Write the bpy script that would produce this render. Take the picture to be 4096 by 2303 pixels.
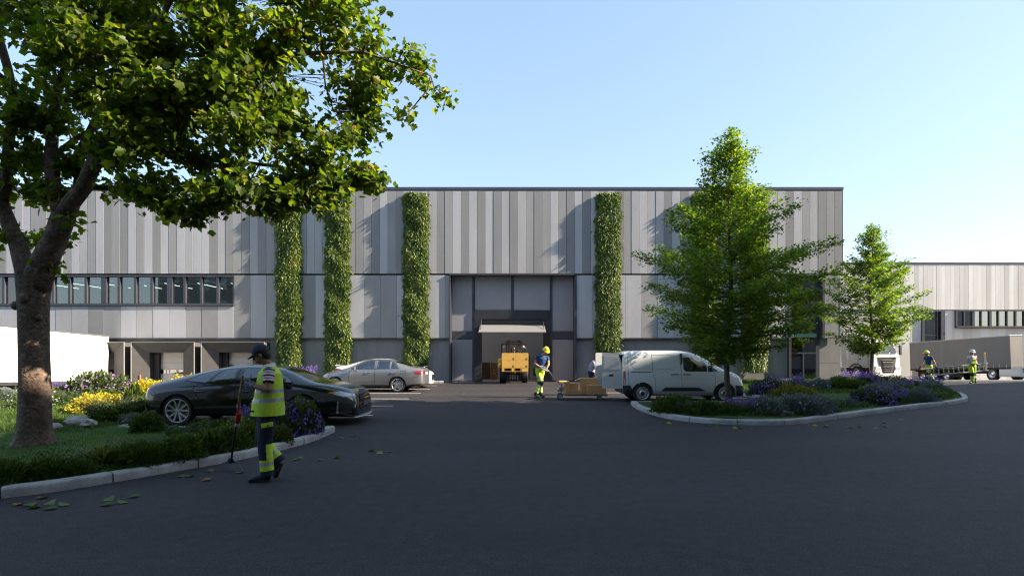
import bpy, bmesh, math, random
import numpy as np
from mathutils import Vector, Matrix, Euler
from mathutils.bvhtree import BVHTree

for _o in list(bpy.data.objects): bpy.data.objects.remove(_o)
S = bpy.context.scene
C = S.collection
R = math.radians
PI = math.pi

# ---------------------------------------------------------------- camera
cam_d = bpy.data.cameras.new('camera'); cam = bpy.data.objects.new('camera', cam_d); C.objects.link(cam)
cam.location = (0, 0, 1.72); cam.rotation_euler = (R(90), 0, 0)
cam_d.sensor_width = 36; cam_d.lens = 19.43; cam_d.shift_y = 0.0617
cam_d.clip_start = 0.1; cam_d.clip_end = 3000
S.camera = cam

# ---------------------------------------------------------------- sky, sun, exposure
SUN_EL, SUN_AZ = R(29.0), R(98.3)          # azimuth clockwise from +Y (the way the camera looks)
W = bpy.data.worlds.new('World'); S.world = W; W.use_nodes = True
nt = W.node_tree; nt.nodes.clear()
sky = nt.nodes.new('ShaderNodeTexSky'); sky.sky_type = 'NISHITA'; sky.sun_disc = False
sky.sun_elevation = SUN_EL; sky.sun_rotation = SUN_AZ
sky.air_density = 1.0; sky.dust_density = 1.0; sky.ozone_density = 3.0; sky.altitude = 50
bg = nt.nodes.new('ShaderNodeBackground'); bg.inputs['Strength'].default_value = 0.14
out = nt.nodes.new('ShaderNodeOutputWorld')
gm_ = nt.nodes.new('ShaderNodeGamma'); gm_.inputs['Gamma'].default_value = 0.50   # same curve over the whole sky: paler, more even
nt.links.new(sky.outputs[0], gm_.inputs[0]); hs_ = nt.nodes.new('ShaderNodeHueSaturation'); hs_.inputs['Saturation'].default_value = 1.25
nt.links.new(gm_.outputs[0], hs_.inputs['Color']); nt.links.new(hs_.outputs[0], bg.inputs['Color']); nt.links.new(bg.outputs[0], out.inputs['Surface'])
sun_d = bpy.data.lights.new('sun', 'SUN'); sun_d.energy = 3.6; sun_d.angle = R(0.53); sun_d.color = (1.0, 0.87, 0.70)
sun = bpy.data.objects.new('sun', sun_d); C.objects.link(sun)
to_sun = Vector((math.sin(SUN_AZ)*math.cos(SUN_EL), math.cos(SUN_AZ)*math.cos(SUN_EL), math.sin(SUN_EL)))
sun.rotation_euler = (-to_sun).to_track_quat('-Z', 'Y').to_euler(); sun.location = (30, 0, 30)
S.view_settings.view_transform = 'Standard'; S.view_settings.look = 'None'
S.view_settings.exposure = 2.1; S.view_settings.gamma = 1.0; S.view_settings.use_curve_mapping = False
try:
    S.cycles.filter_width = 1.15; S.cycles.max_bounces = 8; S.cycles.transparent_max_bounces = 12; S.cycles.caustics_reflective = False
    S.cycles.caustics_refractive = False; S.cycles.sample_clamp_indirect = 6
except Exception: pass

rng = np.random.default_rng(7)
random.seed(7)

# ---------------------------------------------------------------- materials
def _bsdf(m):
    return m.node_tree.nodes['Principled BSDF']
def mat(name, col, rough=0.6, metal=0.0, spec=0.5, noise=None, bump=None, coat=0.0, emit=None, world=True, speck=None, mid=None):
    """noise=(scale, amount[, stretch vector]) multiplies the colour; bump=(scale, strength); speck=(scale, amount)"""
    m = bpy.data.materials.new(name); m.use_nodes = True
    N, L = m.node_tree.nodes, m.node_tree.links
    b = _bsdf(m)
    b.inputs['Base Color'].default_value = (*col, 1); b.inputs['Roughness'].default_value = rough
    b.inputs['Metallic'].default_value = metal; b.inputs['Specular IOR Level'].default_value = spec
    if coat: b.inputs['Coat Weight'].default_value = coat; b.inputs['Coat Roughness'].default_value = 0.04
    if emit: b.inputs['Emission Color'].default_value = (*emit[:3], 1); b.inputs['Emission Strength'].default_value = emit[3]
    src = None
    def coord(stretch=(1, 1, 1)):
        if world:
            g = N.new('ShaderNodeNewGeometry'); o = g.outputs['Position']
        else:
            g = N.new('ShaderNodeTexCoord'); o = g.outputs['Object']
        mp = N.new('ShaderNodeMapping'); mp.inputs['Scale'].default_value = stretch
        L.new(o, mp.inputs['Vector']); return mp.outputs[0]
    def mul(prev, sc, amt, stretch=(1, 1, 1), detail=5):
        t = N.new('ShaderNodeTexNoise'); t.inputs['Scale'].default_value = sc; t.inputs['Detail'].default_value = detail
        L.new(coord(stretch), t.inputs['Vector'])
        mr = N.new('ShaderNodeMapRange'); mr.inputs['From Min'].default_value = 0.3; mr.inputs['From Max'].default_value = 0.7
        mr.inputs['To Min'].default_value = 1 - amt; mr.inputs['To Max'].default_value = 1 + amt
        L.new(t.outputs['Fac'], mr.inputs['Value'])
        mx = N.new('ShaderNodeVectorMath'); mx.operation = 'SCALE'
        if prev is None: mx.inputs[0].default_value = col
        else: L.new(prev, mx.inputs[0])
        L.new(mr.outputs[0], mx.inputs['Scale']); return mx.outputs[0]
    if noise: src = mul(src, noise[0], noise[1], noise[2] if len(noise) > 2 else (1, 1, 1))
    if mid: src = mul(src, mid[0], mid[1], (1, 1, 1), 6)
    if speck: src = mul(src, speck[0], speck[1], (1, 1, 1), 2)
    if src is not None: L.new(src, b.inputs['Base Color'])
    if bump:
        t = N.new('ShaderNodeTexNoise'); t.inputs['Scale'].default_value = bump[0]; t.inputs['Detail'].default_value = 6
        L.new(coord(), t.inputs['Vector'])
        bp = N.new('ShaderNodeBump'); bp.inputs['Strength'].default_value = bump[1]; bp.inputs['Distance'].default_value = 0.02
        L.new(t.outputs['Fac'], bp.inputs['Height']); L.new(bp.outputs[0], b.inputs['Normal'])
    return m

def glass_mat(name, tint, transp, rough=0.02):
    m = bpy.data.materials.new(name); m.use_nodes = True
    N, L = m.node_tree.nodes, m.node_tree.links; N.clear()
    o = N.new('ShaderNodeOutputMaterial'); mx = N.new('ShaderNodeMixShader')
    t = N.new('ShaderNodeBsdfTransparent'); t.inputs[0].default_value = (*tint, 1)
    g = N.new('ShaderNodeBsdfGlossy'); g.inputs['Roughness'].default_value = rough
    lw = N.new('ShaderNodeFresnel'); lw.inputs['IOR'].default_value = 1.5
    mr = N.new('ShaderNodeMapRange'); mr.inputs['To Min'].default_value = 1 - transp; mr.inputs['To Max'].default_value = 1.0
    L.new(lw.outputs[0], mr.inputs['Value']); L.new(mr.outputs[0], mx.inputs[0])
    L.new(t.outputs[0], mx.inputs[1]); L.new(g.outputs[0], mx.inputs[2]); L.new(mx.outputs[0], o.inputs[0])
    return m

def leaf_mat(name, stops, trans=0.35, tcol=(1.5, 1.7, 0.6), rough=0.45, spec=0.35):
    """colour from the per-leaf 'tint' attribute through a ramp; stops = [(pos, (r,g,b))...]"""
    m = bpy.data.materials.new(name); m.use_nodes = True
    N, L = m.node_tree.nodes, m.node_tree.links
    b = _bsdf(m); o = N['Material Output']
    a = N.new('ShaderNodeAttribute'); a.attribute_name = 'tint'
    r = N.new('ShaderNodeValToRGB'); cr = r.color_ramp
    while len(cr.elements) < len(stops): cr.elements.new(0.5)
    for e, (p, c) in zip(cr.elements, stops): e.position = p; e.color = (*c, 1)
    L.new(a.outputs['Fac'], r.inputs[0]); L.new(r.outputs[0], b.inputs['Base Color'])
    b.inputs['Roughness'].default_value = rough; b.inputs['Specular IOR Level'].default_value = spec
    if trans:
        t = N.new('ShaderNodeBsdfTranslucent')
        v = N.new('ShaderNodeVectorMath'); v.operation = 'MULTIPLY'; v.inputs[1].default_value = tcol
        L.new(r.outputs[0], v.inputs[0]); L.new(v.outputs[0], t.inputs[0])
        mx = N.new('ShaderNodeMixShader'); mx.inputs[0].default_value = trans
        L.new(b.outputs[0], mx.inputs[1]); L.new(t.outputs[0], mx.inputs[2]); L.new(mx.outputs[0], o.inputs[0])
    return m

M = {}
M['asphalt'] = mat('asphalt', (0.036, 0.0315, 0.0335), 0.74, spec=0.35, noise=(0.30, 0.26, (.45, 1.4, 1)), mid=(7, 0.24), speck=(60, 0.85), bump=(90, 0.9))
M['yard'] = mat('yard_concrete', (0.16, 0.15, 0.14), 0.85, noise=(0.6, 0.15), speck=(60, 0.2))
M['far_ground'] = mat('far_ground', (0.10, 0.10, 0.09), 0.9, noise=(0.02, 0.3))
M['kerb'] = mat('kerb_concrete', (0.34, 0.335, 0.33), 0.8, noise=(2.5, 0.22), mid=(14, .14), speck=(90, 0.22), bump=(120, 0.25))
M['line'] = mat('line_paint', (0.60, 0.585, 0.55), 0.7, noise=(9, 0.22), speck=(90, 0.25))
M['soil'] = mat('soil', (0.055, 0.04, 0.028), 0.95, noise=(6, 0.4), bump=(30, 0.8))
M['grass_base'] = mat('grass_base', (0.045, 0.085, 0.016), 0.9, noise=(3, 0.35), bump=(60, 0.8))
P_TONES = [(0.46, 0.458, 0.48), (0.41, 0.405, 0.418), (0.325, 0.32, 0.325), (0.27, 0.268, 0.270)]
M['panel'] = [mat('panel_tone', c, 0.75, spec=0.35, noise=(1.1, 0.07, (1, 1, .25)), speck=(42, 0.10), bump=(90, 0.15)) for c in P_TONES]
M['panel_wing'] = [mat('wing_panel_tone', c, 0.8, spec=0.3, noise=(0.9, 0.07, (1, 1, .2)), speck=(25, 0.07)) for c in
                   [(0.72, 0.69, 0.65), (0.66, 0.63, 0.59), (0.58, 0.555, 0.51), (0.76, 0.74, 0.70)]]
M['concrete'] = mat('cast_concrete', (0.25, 0.245, 0.25), 0.85, noise=(1.6, 0.13, (1, 1, .45)), speck=(35, 0.10), bump=(40, 0.2))
M['gate_panel'] = mat('gate_panel', (0.29, 0.29, 0.315), 0.7, noise=(1.2, 0.04), speck=(55, 0.10))
M['dark_frame'] = mat('dark_frame', (0.055, 0.057, 0.075), 0.45, noise=(2, 0.08))
M['black_gap'] = mat('backing_dark', (0.012, 0.012, 0.014), 0.9)
M['coping'] = mat('coping_metal', (0.09, 0.09, 0.115), 0.4, metal=0.3, noise=(1.5, .08))
M['glass_win'] = glass_mat('window_glass', (0.50, 0.60, 0.60), 0.86)
M['glass_pale'] = glass_mat('wing_glass', (0.40, 0.50, 0.47), 0.62)
M['glass_dark'] = glass_mat('dark_window_glass', (0.30, 0.36, 0.36), 0.80)
M['room'] = mat('room_paint', (0.20, 0.23, 0.23), 0.9)
M['curtain'] = mat('curtain_fabric', (0.42, 0.52, 0.50), 0.9)
M['lamp'] = mat('lamp_tube', (0.9, 0.9, 0.85), 0.5, emit=(1.0, 0.96, 0.85, 2.2))
M['dock_pad'] = mat('dock_pad', (0.075, 0.070, 0.068), 0.8, noise=(3, 0.1), speck=(60, .1))
M['dock_trim'] = mat('dock_trim', (0.24, 0.23, 0.21), 0.6)
M['dock_door'] = mat('dock_door', (0.50, 0.48, 0.46), 0.5, noise=(2, .05))
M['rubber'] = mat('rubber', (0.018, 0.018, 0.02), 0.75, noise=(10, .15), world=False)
M['tyre'] = mat('tyre_rubber', (0.018, 0.018, 0.019), 0.7, noise=(8, .2), world=False)
M['orange'] = mat('orange_marker', (0.75, 0.20, 0.07), 0.5)
M['bark'] = mat('bark', (0.135, 0.092, 0.066), 0.9, noise=(3.5, 0.40, (1, 1, .8)), mid=(9, .30), speck=(22, .38), bump=(20, 1.6))
M['bark_young'] = mat('bark_young', (0.10, 0.088, 0.075), 0.9, noise=(12, 0.3, (1, 1, .3)), bump=(50, 0.8))
M['twig'] = mat('twig', (0.07, 0.05, 0.035), 0.9)
M['steel'] = mat('steel', (0.45, 0.45, 0.46), 0.35, metal=0.9, noise=(8, .1), world=False)
M['alu'] = mat('aluminium', (0.62, 0.63, 0.65), 0.32, metal=0.85, noise=(6, .08), world=False)
M['chassis'] = mat('chassis', (0.03, 0.03, 0.032), 0.6, noise=(4, .2), world=False)
M['card'] = mat('cardboard', (0.66, 0.36, 0.14), 0.8, noise=(3, .06), speck=(25, .08))
M['card_dark'] = mat('cardboard_print', (0.16, 0.09, 0.045), 0.8)
M['tape'] = mat('packing_tape', (0.58, 0.38, 0.19), 0.35)
M['yellow_box'] = mat('yellow_carton', (0.80, 0.46, 0.10), 0.65, noise=(3, .05))
M['yellow'] = mat('machine_yellow', (0.80, 0.45, 0.03), 0.35, coat=.3, noise=(3, .06), world=False)
M['wood'] = mat('wood', (0.32, 0.21, 0.12), 0.7, noise=(4, .2, (1, 1, 6)))
M['white_paint'] = mat('white_paint', (0.78, 0.77, 0.75), 0.35, coat=.2, noise=(1.2, .03))
M['rock'] = mat('rock', (0.36, 0.34, 0.31), 0.85, noise=(7, .25), bump=(14, .8))

# ---------------------------------------------------------------- object helpers
def setp(o, label=None, cat=None, group=None, kind=None):
    if label: o['label'] = label
    if cat: o['category'] = cat
    if group: o['group'] = group
    if kind: o['kind'] = kind
    return o
def thing(name, label, cat, loc=(0, 0, 0), rotz=0.0, group=None):
    o = bpy.data.objects.new(name, None); o.empty_display_size = 0.2; C.objects.link(o)
    o.location = loc; o.rotation_euler = (0, 0, rotz)
    return setp(o, label, cat, group)
def part_empty(name, parent, loc=(0, 0, 0), rot=(0, 0, 0)):
    o = bpy.data.objects.new(name, None); C.objects.link(o); o.parent = parent; o.location = loc; o.rotation_euler = rot; return o
def obj_from(name, me, parent=None, loc=None, rot=None, scale=None):
    o = bpy.data.objects.new(name, me); C.objects.link(o)
    if parent is not None: o.parent = parent
    if loc is not None: o.location = loc
    if rot is not None: o.rotation_euler = rot
    if scale is not None: o.scale = scale
    return o
def kids(o): return [c for c in KIDS.get(o.name, [])]
def copy_tree(root, loc=None, rotz=None, label=None, scale=None):
    src = [root]
    def rec(o, parent):
        c = o.copy(); C.objects.link(c); c.parent = parent
        c.matrix_parent_inverse = o.matrix_parent_inverse
        for k in o.children: rec(k, c)
        return c
    r = rec(root, None)
    if loc is not None: r.location = loc
    if rotz is not None: r.rotation_euler = (0, 0, rotz)
    if label: r['label'] = label
    if scale is not None: r.scale = scale
    return r

class MB:
    """collects polygons; build() links them as ONE mesh object"""
    def __init__(s): s.v = []; s.f = []; s.mi = []; s.sm = []; s.m = 0; s.smooth = False
    def add(s, vs, fs, T=None):
        n = len(s.v)
        if T is not None: vs = [T @ Vector(v) for v in vs]
        s.v += [tuple(v) for v in vs]; s.f += [tuple(i + n for i in f) for f in fs]
        s.mi += [s.m]*len(fs); s.sm += [s.smooth]*len(fs)
    def box(s, x0, x1, y0, y1, z0, z1, T=None, b=0.0):
        if b > 0:
            bm = bmesh.new(); bmesh.ops.create_cube(bm, size=1)
            bmesh.ops.scale(bm, vec=(x1-x0, y1-y0, z1-z0), verts=bm.verts)
            bmesh.ops.bevel(bm, geom=bm.edges[:], offset=b, segments=2, profile=.5, affect='EDGES')
            bmesh.ops.translate(bm, vec=((x0+x1)/2, (y0+y1)/2, (z0+z1)/2), verts=bm.verts)
            s.bm(bm, T); return
        vs = [(x0, y0, z0), (x1, y0, z0), (x1, y1, z0), (x0, y1, z0), (x0, y0, z1), (x1, y0, z1), (x1, y1, z1), (x0, y1, z1)]
        s.add(vs, [(0, 3, 2, 1), (4, 5, 6, 7), (0, 1, 5, 4), (1, 2, 6, 5), (2, 3, 7, 6), (3, 0, 4, 7)], T)
    def bm(s, bm, T=None):
        bm.verts.index_update()
        s.add([v.co.copy() for v in bm.verts], [tuple(v.index for v in f.verts) for f in bm.faces], T); bm.free()
    def prism(s, pts, axis, a, b, T=None):
        """polygon pts (2D) extruded along axis ('x','y','z') from a to b"""
        def P(p, t):
            return (t, p[0], p[1]) if axis == 'x' else (p[0], t, p[1]) if axis == 'y' else (p[0], p[1], t)
        n = len(pts); vs = [P(p, a) for p in pts] + [P(p, b) for p in pts]
        fs = [tuple(range(n))[::-1], tuple(range(n, 2*n))] + [(i, (i+1) % n, n+(i+1) % n, n+i) for i in range(n)]
        s.add(vs, fs, T)
    def tube(s, pts, rad, seg=10, cap=True, T=None, ref=None, flat=1.0):
        """tapered tube through pts; rad number or list; flat squashes across the second axis"""
        pts = [Vector(p) for p in pts]; n = len(pts)
        if not hasattr(rad, '__len__'): rad = [rad]*n
        vs = []; fs = []; up = Vector(ref) if ref else None
        for i, p in enumerate(pts):
            d = (pts[min(i+1, n-1)] - pts[max(i-1, 0)])
            if d.length < 1e-9: d = Vector((0, 0, 1))
            d.normalize()
            if up is None: up = Vector((0, 0, 1)) if abs(d.z) < 0.9 else Vector((1, 0, 0))
            a = up - d*up.dot(d)
            if a.length < 1e-6: a = d.orthogonal()
            a.normalize(); bb = d.cross(a)
            r = rad[i]; ra, rb = (r if hasattr(r, '__len__') else (r, r*flat))
            for k in range(seg):
                t = 2*PI*k/seg; vs.append(p + a*math.cos(t)*ra + bb*math.sin(t)*rb)
            up = a
        for i in range(n-1):
            for k in range(seg):
                k2 = (k+1) % seg; fs.append((i*seg+k, i*seg+k2, (i+1)*seg+k2, (i+1)*seg+k))
        if cap: fs.append(tuple(range(seg))[::-1]); fs.append(tuple((n-1)*seg+k for k in range(seg)))
        s.add(vs, fs, T)
    def lathe(s, prof, seg=32, axis='y', T=None, closed=False):
        """prof list of (r, t): radius, position along axis"""
        vs = []; fs = []; n = len(prof)
        for k in range(seg):
            a = 2*PI*k/seg; c, q = math.cos(a), math.sin(a)
            for r, t in prof:
                vs.append((r*c, t, r*q) if axis == 'y' else (r*c, r*q, t) if axis == 'z' else (t, r*c, r*q))
        for k in range(seg):
            k2 = (k+1) % seg
            for i in range(n - (0 if closed else 1)):
                j = (i+1) % n; fs.append((k*n+i, k2*n+i, k2*n+j, k*n+j))
        s.add(vs, fs, T)
    def ball(s, c, r, T=None, seg=12, rings=8):
        r = r if hasattr(r, '__len__') else (r, r, r)
        bm = bmesh.new(); bmesh.ops.create_uvsphere(bm, u_segments=seg, v_segments=rings, radius=1)
        bmesh.ops.scale(bm, vec=r, verts=bm.verts); bmesh.ops.translate(bm, vec=c, verts=bm.verts); s.bm(bm, T)
    def mesh(s, name, mats, sharp=None):
        me = bpy.data.meshes.new(name); me.from_pydata(s.v, [], s.f)
        for m in (mats if isinstance(mats, (list, tuple)) else [mats]): me.materials.append(m)
        me.polygons.foreach_set('material_index', s.mi); me.polygons.foreach_set('use_smooth', s.sm)
        bm = bmesh.new(); bm.from_mesh(me); bmesh.ops.recalc_face_normals(bm, faces=bm.faces); bm.to_mesh(me); bm.free()
        if sharp: me.set_sharp_from_angle(angle=R(sharp))
        me.update(); return me
    def build(s, name, mats, parent=None, sharp=None, **k):
        return obj_from(name, s.mesh(name, mats, sharp), parent, **k)

def box_obj(name, x0, x1, y0, y1, z0, z1, m, parent=None, b=0.0):
    mb = MB(); mb.box(x0, x1, y0, y1, z0, z1, b=b); return mb.build(name, m, parent)

def fast_mesh(name, V, F_loops, F_sizes, mats, attrs=None, smooth=False, mi=None):
    me = bpy.data.meshes.new(name)
    V = np.asarray(V, dtype=np.float32); me.vertices.add(len(V)); me.vertices.foreach_set('co', V.ravel())
    F_loops = np.asarray(F_loops, dtype=np.int32); F_sizes = np.asarray(F_sizes, dtype=np.int32)
    me.loops.add(len(F_loops)); me.loops.foreach_set('vertex_index', F_loops)
    me.polygons.add(len(F_sizes)); st = np.concatenate([[0], np.cumsum(F_sizes)[:-1]]).astype(np.int32)
    me.polygons.foreach_set('loop_start', st); me.polygons.foreach_set('loop_total', F_sizes)
    for m in (mats if isinstance(mats, (list, tuple)) else [mats]): me.materials.append(m)
    if mi is not None: me.polygons.foreach_set('material_index', np.asarray(mi, dtype=np.int32))
    if smooth: me.polygons.foreach_set('use_smooth', np.ones(len(F_sizes), dtype=bool))
    if attrs:
        for k, v in attrs.items():
            a = me.attributes.new(k, 'FLOAT', 'POINT'); a.data.foreach_set('value', np.asarray(v, dtype=np.float32))
    me.update(); me.validate(); return me

# leaf templates: x = width, y = length (stem at origin), z = fold
def _tmpl(half, fold=0.18, curl=0.0):
    """half outline from base to tip (x>=0); two folded halves sharing the midrib"""
    L = half[-1][1]
    right = [(x, y, abs(x)*fold - curl*(y/L)**2) for x, y in half]
    left = [(-x, y, abs(x)*fold - curl*(y/L)**2) for x, y in half[1:-1]]
    V = right + left; n = len(half); m = len(left)
    f1 = list(range(n)); f2 = [0] + [n-1] + [n+m-1-i for i in range(m)]
    return np.array(V, float), [f1, f2]
T_MAPLE = _tmpl([(0, 0), (.14, -.06), (.30, .02), (.27, .17), (.50, .22), (.42, .36), (.52, .52), (.31, .55), (.22, .66), (.22, .80), (.10, .82), (0, 1.0)], .22, .12)
T_OVAL = _tmpl([(0, 0), (.20, .22), (.26, .50), (.15, .80), (0, 1.0)], .25, .1)
T_LANCE = _tmpl([(0, 0), (.09, .3), (.08, .65), (0, 1.0)], .2, .18)
T_SMALL = _tmpl([(0, 0), (.26, .42), (0, 1.0)], .3, .05)
T_BLADE = (np.array([(-.06, 0, 0), (.06, 0, 0), (0, 1, 0)], float), [[0, 1, 2]])
T_FLOWER = (np.array([(math.cos(a)*(.5 if i % 2 else .22), math.sin(a)*(.5 if i % 2 else .22), (.1 if i % 2 else 0)) for i, a in
                      enumerate(np.linspace(0, 2*PI, 11)[:-1])], float), [list(range(10))])
T_STAR3 = (np.array([(0, 0, 0), (.28, .25, .05), (.45, .6, 0), (.15, .55, .06), (0, 1, 0), (-.15, .55, .06), (-.45, .6, 0), (-.28, .25, .05)], float),
           [[0, 1, 2, 3], [0, 3, 4, 5], [0, 5, 6, 7]])

def leaves_mesh(name, P, D, Nn, size, tmpl, m, tint=None):
    """P positions, D leaf length directions, Nn approx normals (N,3)"""
    TV, TF = tmpl; n = len(P); k = len(TV)
    D = D/np.maximum(np.linalg.norm(D, axis=1, keepdims=True), 1e-6)
    X = np.cross(D, Nn); X /= np.maximum(np.linalg.norm(X, axis=1, keepdims=True), 1e-6)
    Z = np.cross(X, D)
    size = np.asarray(size)[:, None, None]
    V = P[:, None, :] + size*(TV[None, :, 0:1]*X[:, None, :] + TV[None, :, 1:2]*D[:, None, :] + TV[None, :, 2:3]*Z[:, None, :])
    loops = []; sizes = []
    base = np.concatenate([np.array(f) for f in TF]); fs = [len(f) for f in TF]
    loops = (base[None, :] + (np.arange(n)*k)[:, None]).ravel(); sizes = np.tile(fs, n)
    if tint is None: tint = rng.random(n)
    return fast_mesh(name, V.reshape(-1, 3), loops, sizes, m, {'tint': np.repeat(tint, k)})

def rand_dirs(n, zlo=-1, zhi=1):
    z = rng.uniform(zlo, zhi, n); a = rng.uniform(0, 2*PI, n); r = np.sqrt(np.maximum(0, 1-z*z))
    return np.stack([r*np.cos(a), r*np.sin(a), z], 1)

def remesh(mb, voxel, smooth=4, name='body', mats=(), colour=None):
    """one continuous surface from overlapping closed shapes; colour(center)->material index"""
    me = mb.mesh('tmp', list(mats)); o = bpy.data.objects.new('tmp', me); C.objects.link(o)
    a = o.modifiers.new('r', 'REMESH'); a.mode = 'VOXEL'; a.voxel_size = voxel
    b = o.modifiers.new('s', 'SMOOTH'); b.factor = 0.5; b.iterations = smooth
    dg = bpy.context.evaluated_depsgraph_get(); dg.update()
    r = bpy.data.meshes.new_from_object(o.evaluated_get(dg)); r.name = name
    bpy.data.objects.remove(o)
    r.materials.clear()
    for m in mats: r.materials.append(m)
    n = len(r.polygons); r.polygons.foreach_set('use_smooth', [True]*n)
    r.polygons.foreach_set('material_index', [0]*n if colour is None else [colour(p.center, p.normal) for p in r.polygons])
    r.update(); return r
# ================================================================ GROUND
def sheet(name, pts, z, m, parent=None, kind='structure'):
    mb = MB(); mb.add([(x, y, z if not callable(z) else z(x, y)) for x, y in pts], [tuple(range(len(pts)))])
    return setp(mb.build(name, m, parent), kind=kind)
sheet('ground', [(-900, -900), (900, -900), (900, 1500), (-900, 1500)], -2.2, M['far_ground'])
# main road level, stopping at the sunken yards
mb = MB()
for a in ([(-120, -120), (120, -120), (120, 20.6), (-120, 20.6)], [(-13, 20.6), (120, 20.6), (120, 31.9), (-13, 31.9)]):
    mb.add([(x, y, 0) for x, y in a], [(0, 1, 2, 3)])
setp(mb.build('road', M['asphalt']), kind='structure')
mb = MB()   # sloping yards
mb.add([(-60, 20.6, -.55), (-13, 20.6, -.55), (-13, 31.4, -1.28), (-60, 31.4, -1.28)], [(0, 1, 2, 3)])
setp(mb.build('loading_yard', M['yard']), kind='structure')
mb = MB()
mb.add([(17, 32.1, -.10), (120, 32.1, -.10), (120, 58, -1.30), (17, 58, -1.30)], [(0, 1, 2, 3)])
setp(mb.build('truck_yard', M['yard']), kind='structure')
mb = MB()
mb.box(18.6, 120, 31.9, 32.1, -1.4, 0.06)
setp(mb.build('yard_edge_kerb', M['kerb']), kind='structure')
mb = MB(); mb.box(-60, -12.9, 20.45, 20.6, -1.6, -.02); mb.box(-13.1, -12.95, 20.6, 31.2, -2, -.02)
setp(mb.build('retaining_wall_edge', M['concrete']), kind='structure')

# parking lines
lines = thing('parking_lines', 'white painted parking bay lines on the road', 'road marking'); lines['kind'] = 'structure'; del lines['category']
for y in (14.85, 17.4, 20.0, 22.6, 25.15, 27.6, 29.6):
    box_obj('painted_line', -8.35, -3.74, y-.05, y+.05, 0.001, 0.005, M['line'], lines)
for y in (20.35, 22.9, 25.4):
    box_obj('painted_line', 3.95, 8.7, y-.05, y+.05, 0.001, 0.005, M['line'], lines)
mb = MB(); mb.add([(13.6, 14.1, .004), (13.9, 14.1, .004), (15.2, 15.5, .004), (14.9, 15.5, .004)], [(0, 1, 2, 3)])
mb.build('painted_line', mat('worn_paint', (.17, .17, .175), .8, noise=(8, .5)), lines)

# ---------------------------------------------------------------- kerbs
def arc_resample(pts, step):
    P = [Vector((*p, 0)) for p in pts]
    # Catmull-Rom smoothing
    Q = []
    for i in range(len(P)-1):
        p0 = P[max(i-1, 0)]; p1 = P[i]; p2 = P[i+1]; p3 = P[min(i+2, len(P)-1)]
        for k in range(8):
            t = k/8; Q.append(.5*((2*p1)+(-p0+p2)*t+(2*p0-5*p1+4*p2-p3)*t*t+(-p0+3*p1-3*p2+p3)*t**3))
    Q.append(P[-1])
    d = [0]
    for a, b in zip(Q, Q[1:]): d.append(d[-1]+(b-a).length)
    n = max(1, round(d[-1]/step)); out = []; j = 0
    for k in range(n+1):
        t = d[-1]*k/n
        while j < len(d)-2 and d[j+1] < t: j += 1
        u = (t-d[j])/max(1e-9, d[j+1]-d[j]); out.append(Q[j].lerp(Q[j+1], u))
    return out
def kerb(name, pts, parent_label, side=1, L=1.1, w=0.17, h=0.125, sub=4):
    """kerbstones laid along pts (outer edge); side=+1: the bed lies left of the walking direction"""
    root = bpy.data.objects.new(name, None); C.objects.link(root); setp(root, parent_label, kind='structure')
    P = arc_resample(pts, L/sub); n = len(P)
    def nrm(i):
        d = P[min(i+1, n-1)]-P[max(i-1, 0)]; d.normalize(); return Vector((-d.y, d.x, 0))*side
    i = 0
    while i < n-1:
        j = min(i+sub, n-1); mb = MB(); rings = []
        prof = [(0, -.05), (0, h-.035), (.012, h-.012), (.04, h), (w-.01, h), (w, h-.01), (w, -.05)]
        jx = random.uniform(-.003, .003); jz = random.uniform(-.003, .003)
        for k in range(i, j+1):
            p = P[k]; q = nrm(k); d = Vector((q.y, -q.x, 0))*side
            e = 0.009*(1 if k == i else -1 if k == j else 0)
            rings.append([p + q*(a+jx) + d*e + Vector((0, 0, z+jz)) for a, z in prof])
        m = len(prof); vs = [v for r in rings for v in r]; fs = []
        for a in range(len(rings)-1):
            for b in range(m-1): fs.append((a*m+b, a*m+b+1, (a+1)*m+b+1, (a+1)*m+b))
        fs += [tuple(range(m)), tuple((len(rings)-1)*m+b for b in range(m))[::-1]]
        mb.smooth = True; mb.add(vs, fs); mb.build('kerbstone', M['kerb'], root, sharp=40)
        i = j
    return root, P, [nrm(k) for k in range(n)]

LK = [(-14, 2.9), (-10, 4.3), (-7.6, 5.45), (-5.97, 6.45), (-5.39, 7.02), (-4.78, 7.98), (-4.46, 8.45), (-4.18, 9.07), (-3.93, 9.85), (-3.80, 10.5), (-3.77, 11.17), (-3.77, 11.66), (-3.80, 11.86)]
kL = kerb('garden_kerb', LK, 'pale concrete kerb curving round the left garden', side=1)
kL2 = kerb('garden_kerb', [(-3.80, 11.86), (-6.0, 11.86), (-8.35, 11.86)], 'straight kerb beside the bay of the black car', side=1)
kL3 = kerb('garden_kerb', [(-8.35, 11.86), (-8.35, 20), (-8.35, 30.1)], 'kerb closing the parking bays on the left', side=1, w=.15)
RK = [(3.81, 17.75), (3.70, 16.2), (3.87, 14.4), (4.39, 13.4), (5.27, 12.9), (6.2, 12.85), (6.94, 13.15), (7.8, 13.7), (9.88, 15.1), (11.4, 16.1), (12.6, 16.85), (14.0, 17.7), (15.4, 18.75), (16.4, 19.9), (17.6, 21.7), (19.0, 24.6), (19.9, 28), (20.2, 30.2)]
kR = kerb('island_kerb', RK, 'pale concrete kerb sweeping round the right planted island', side=1)
kR2 = kerb('island_kerb', [(8.85, 17.75), (6, 17.75), (3.81, 17.75)], 'straight kerb beside the bay of the van', side=1, w=.15)
kR3 = kerb('island_kerb', [(8.85, 30.6), (8.85, 24), (8.85, 17.75)], 'kerb closing the parking bays on the right', side=1, w=.15)
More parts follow.
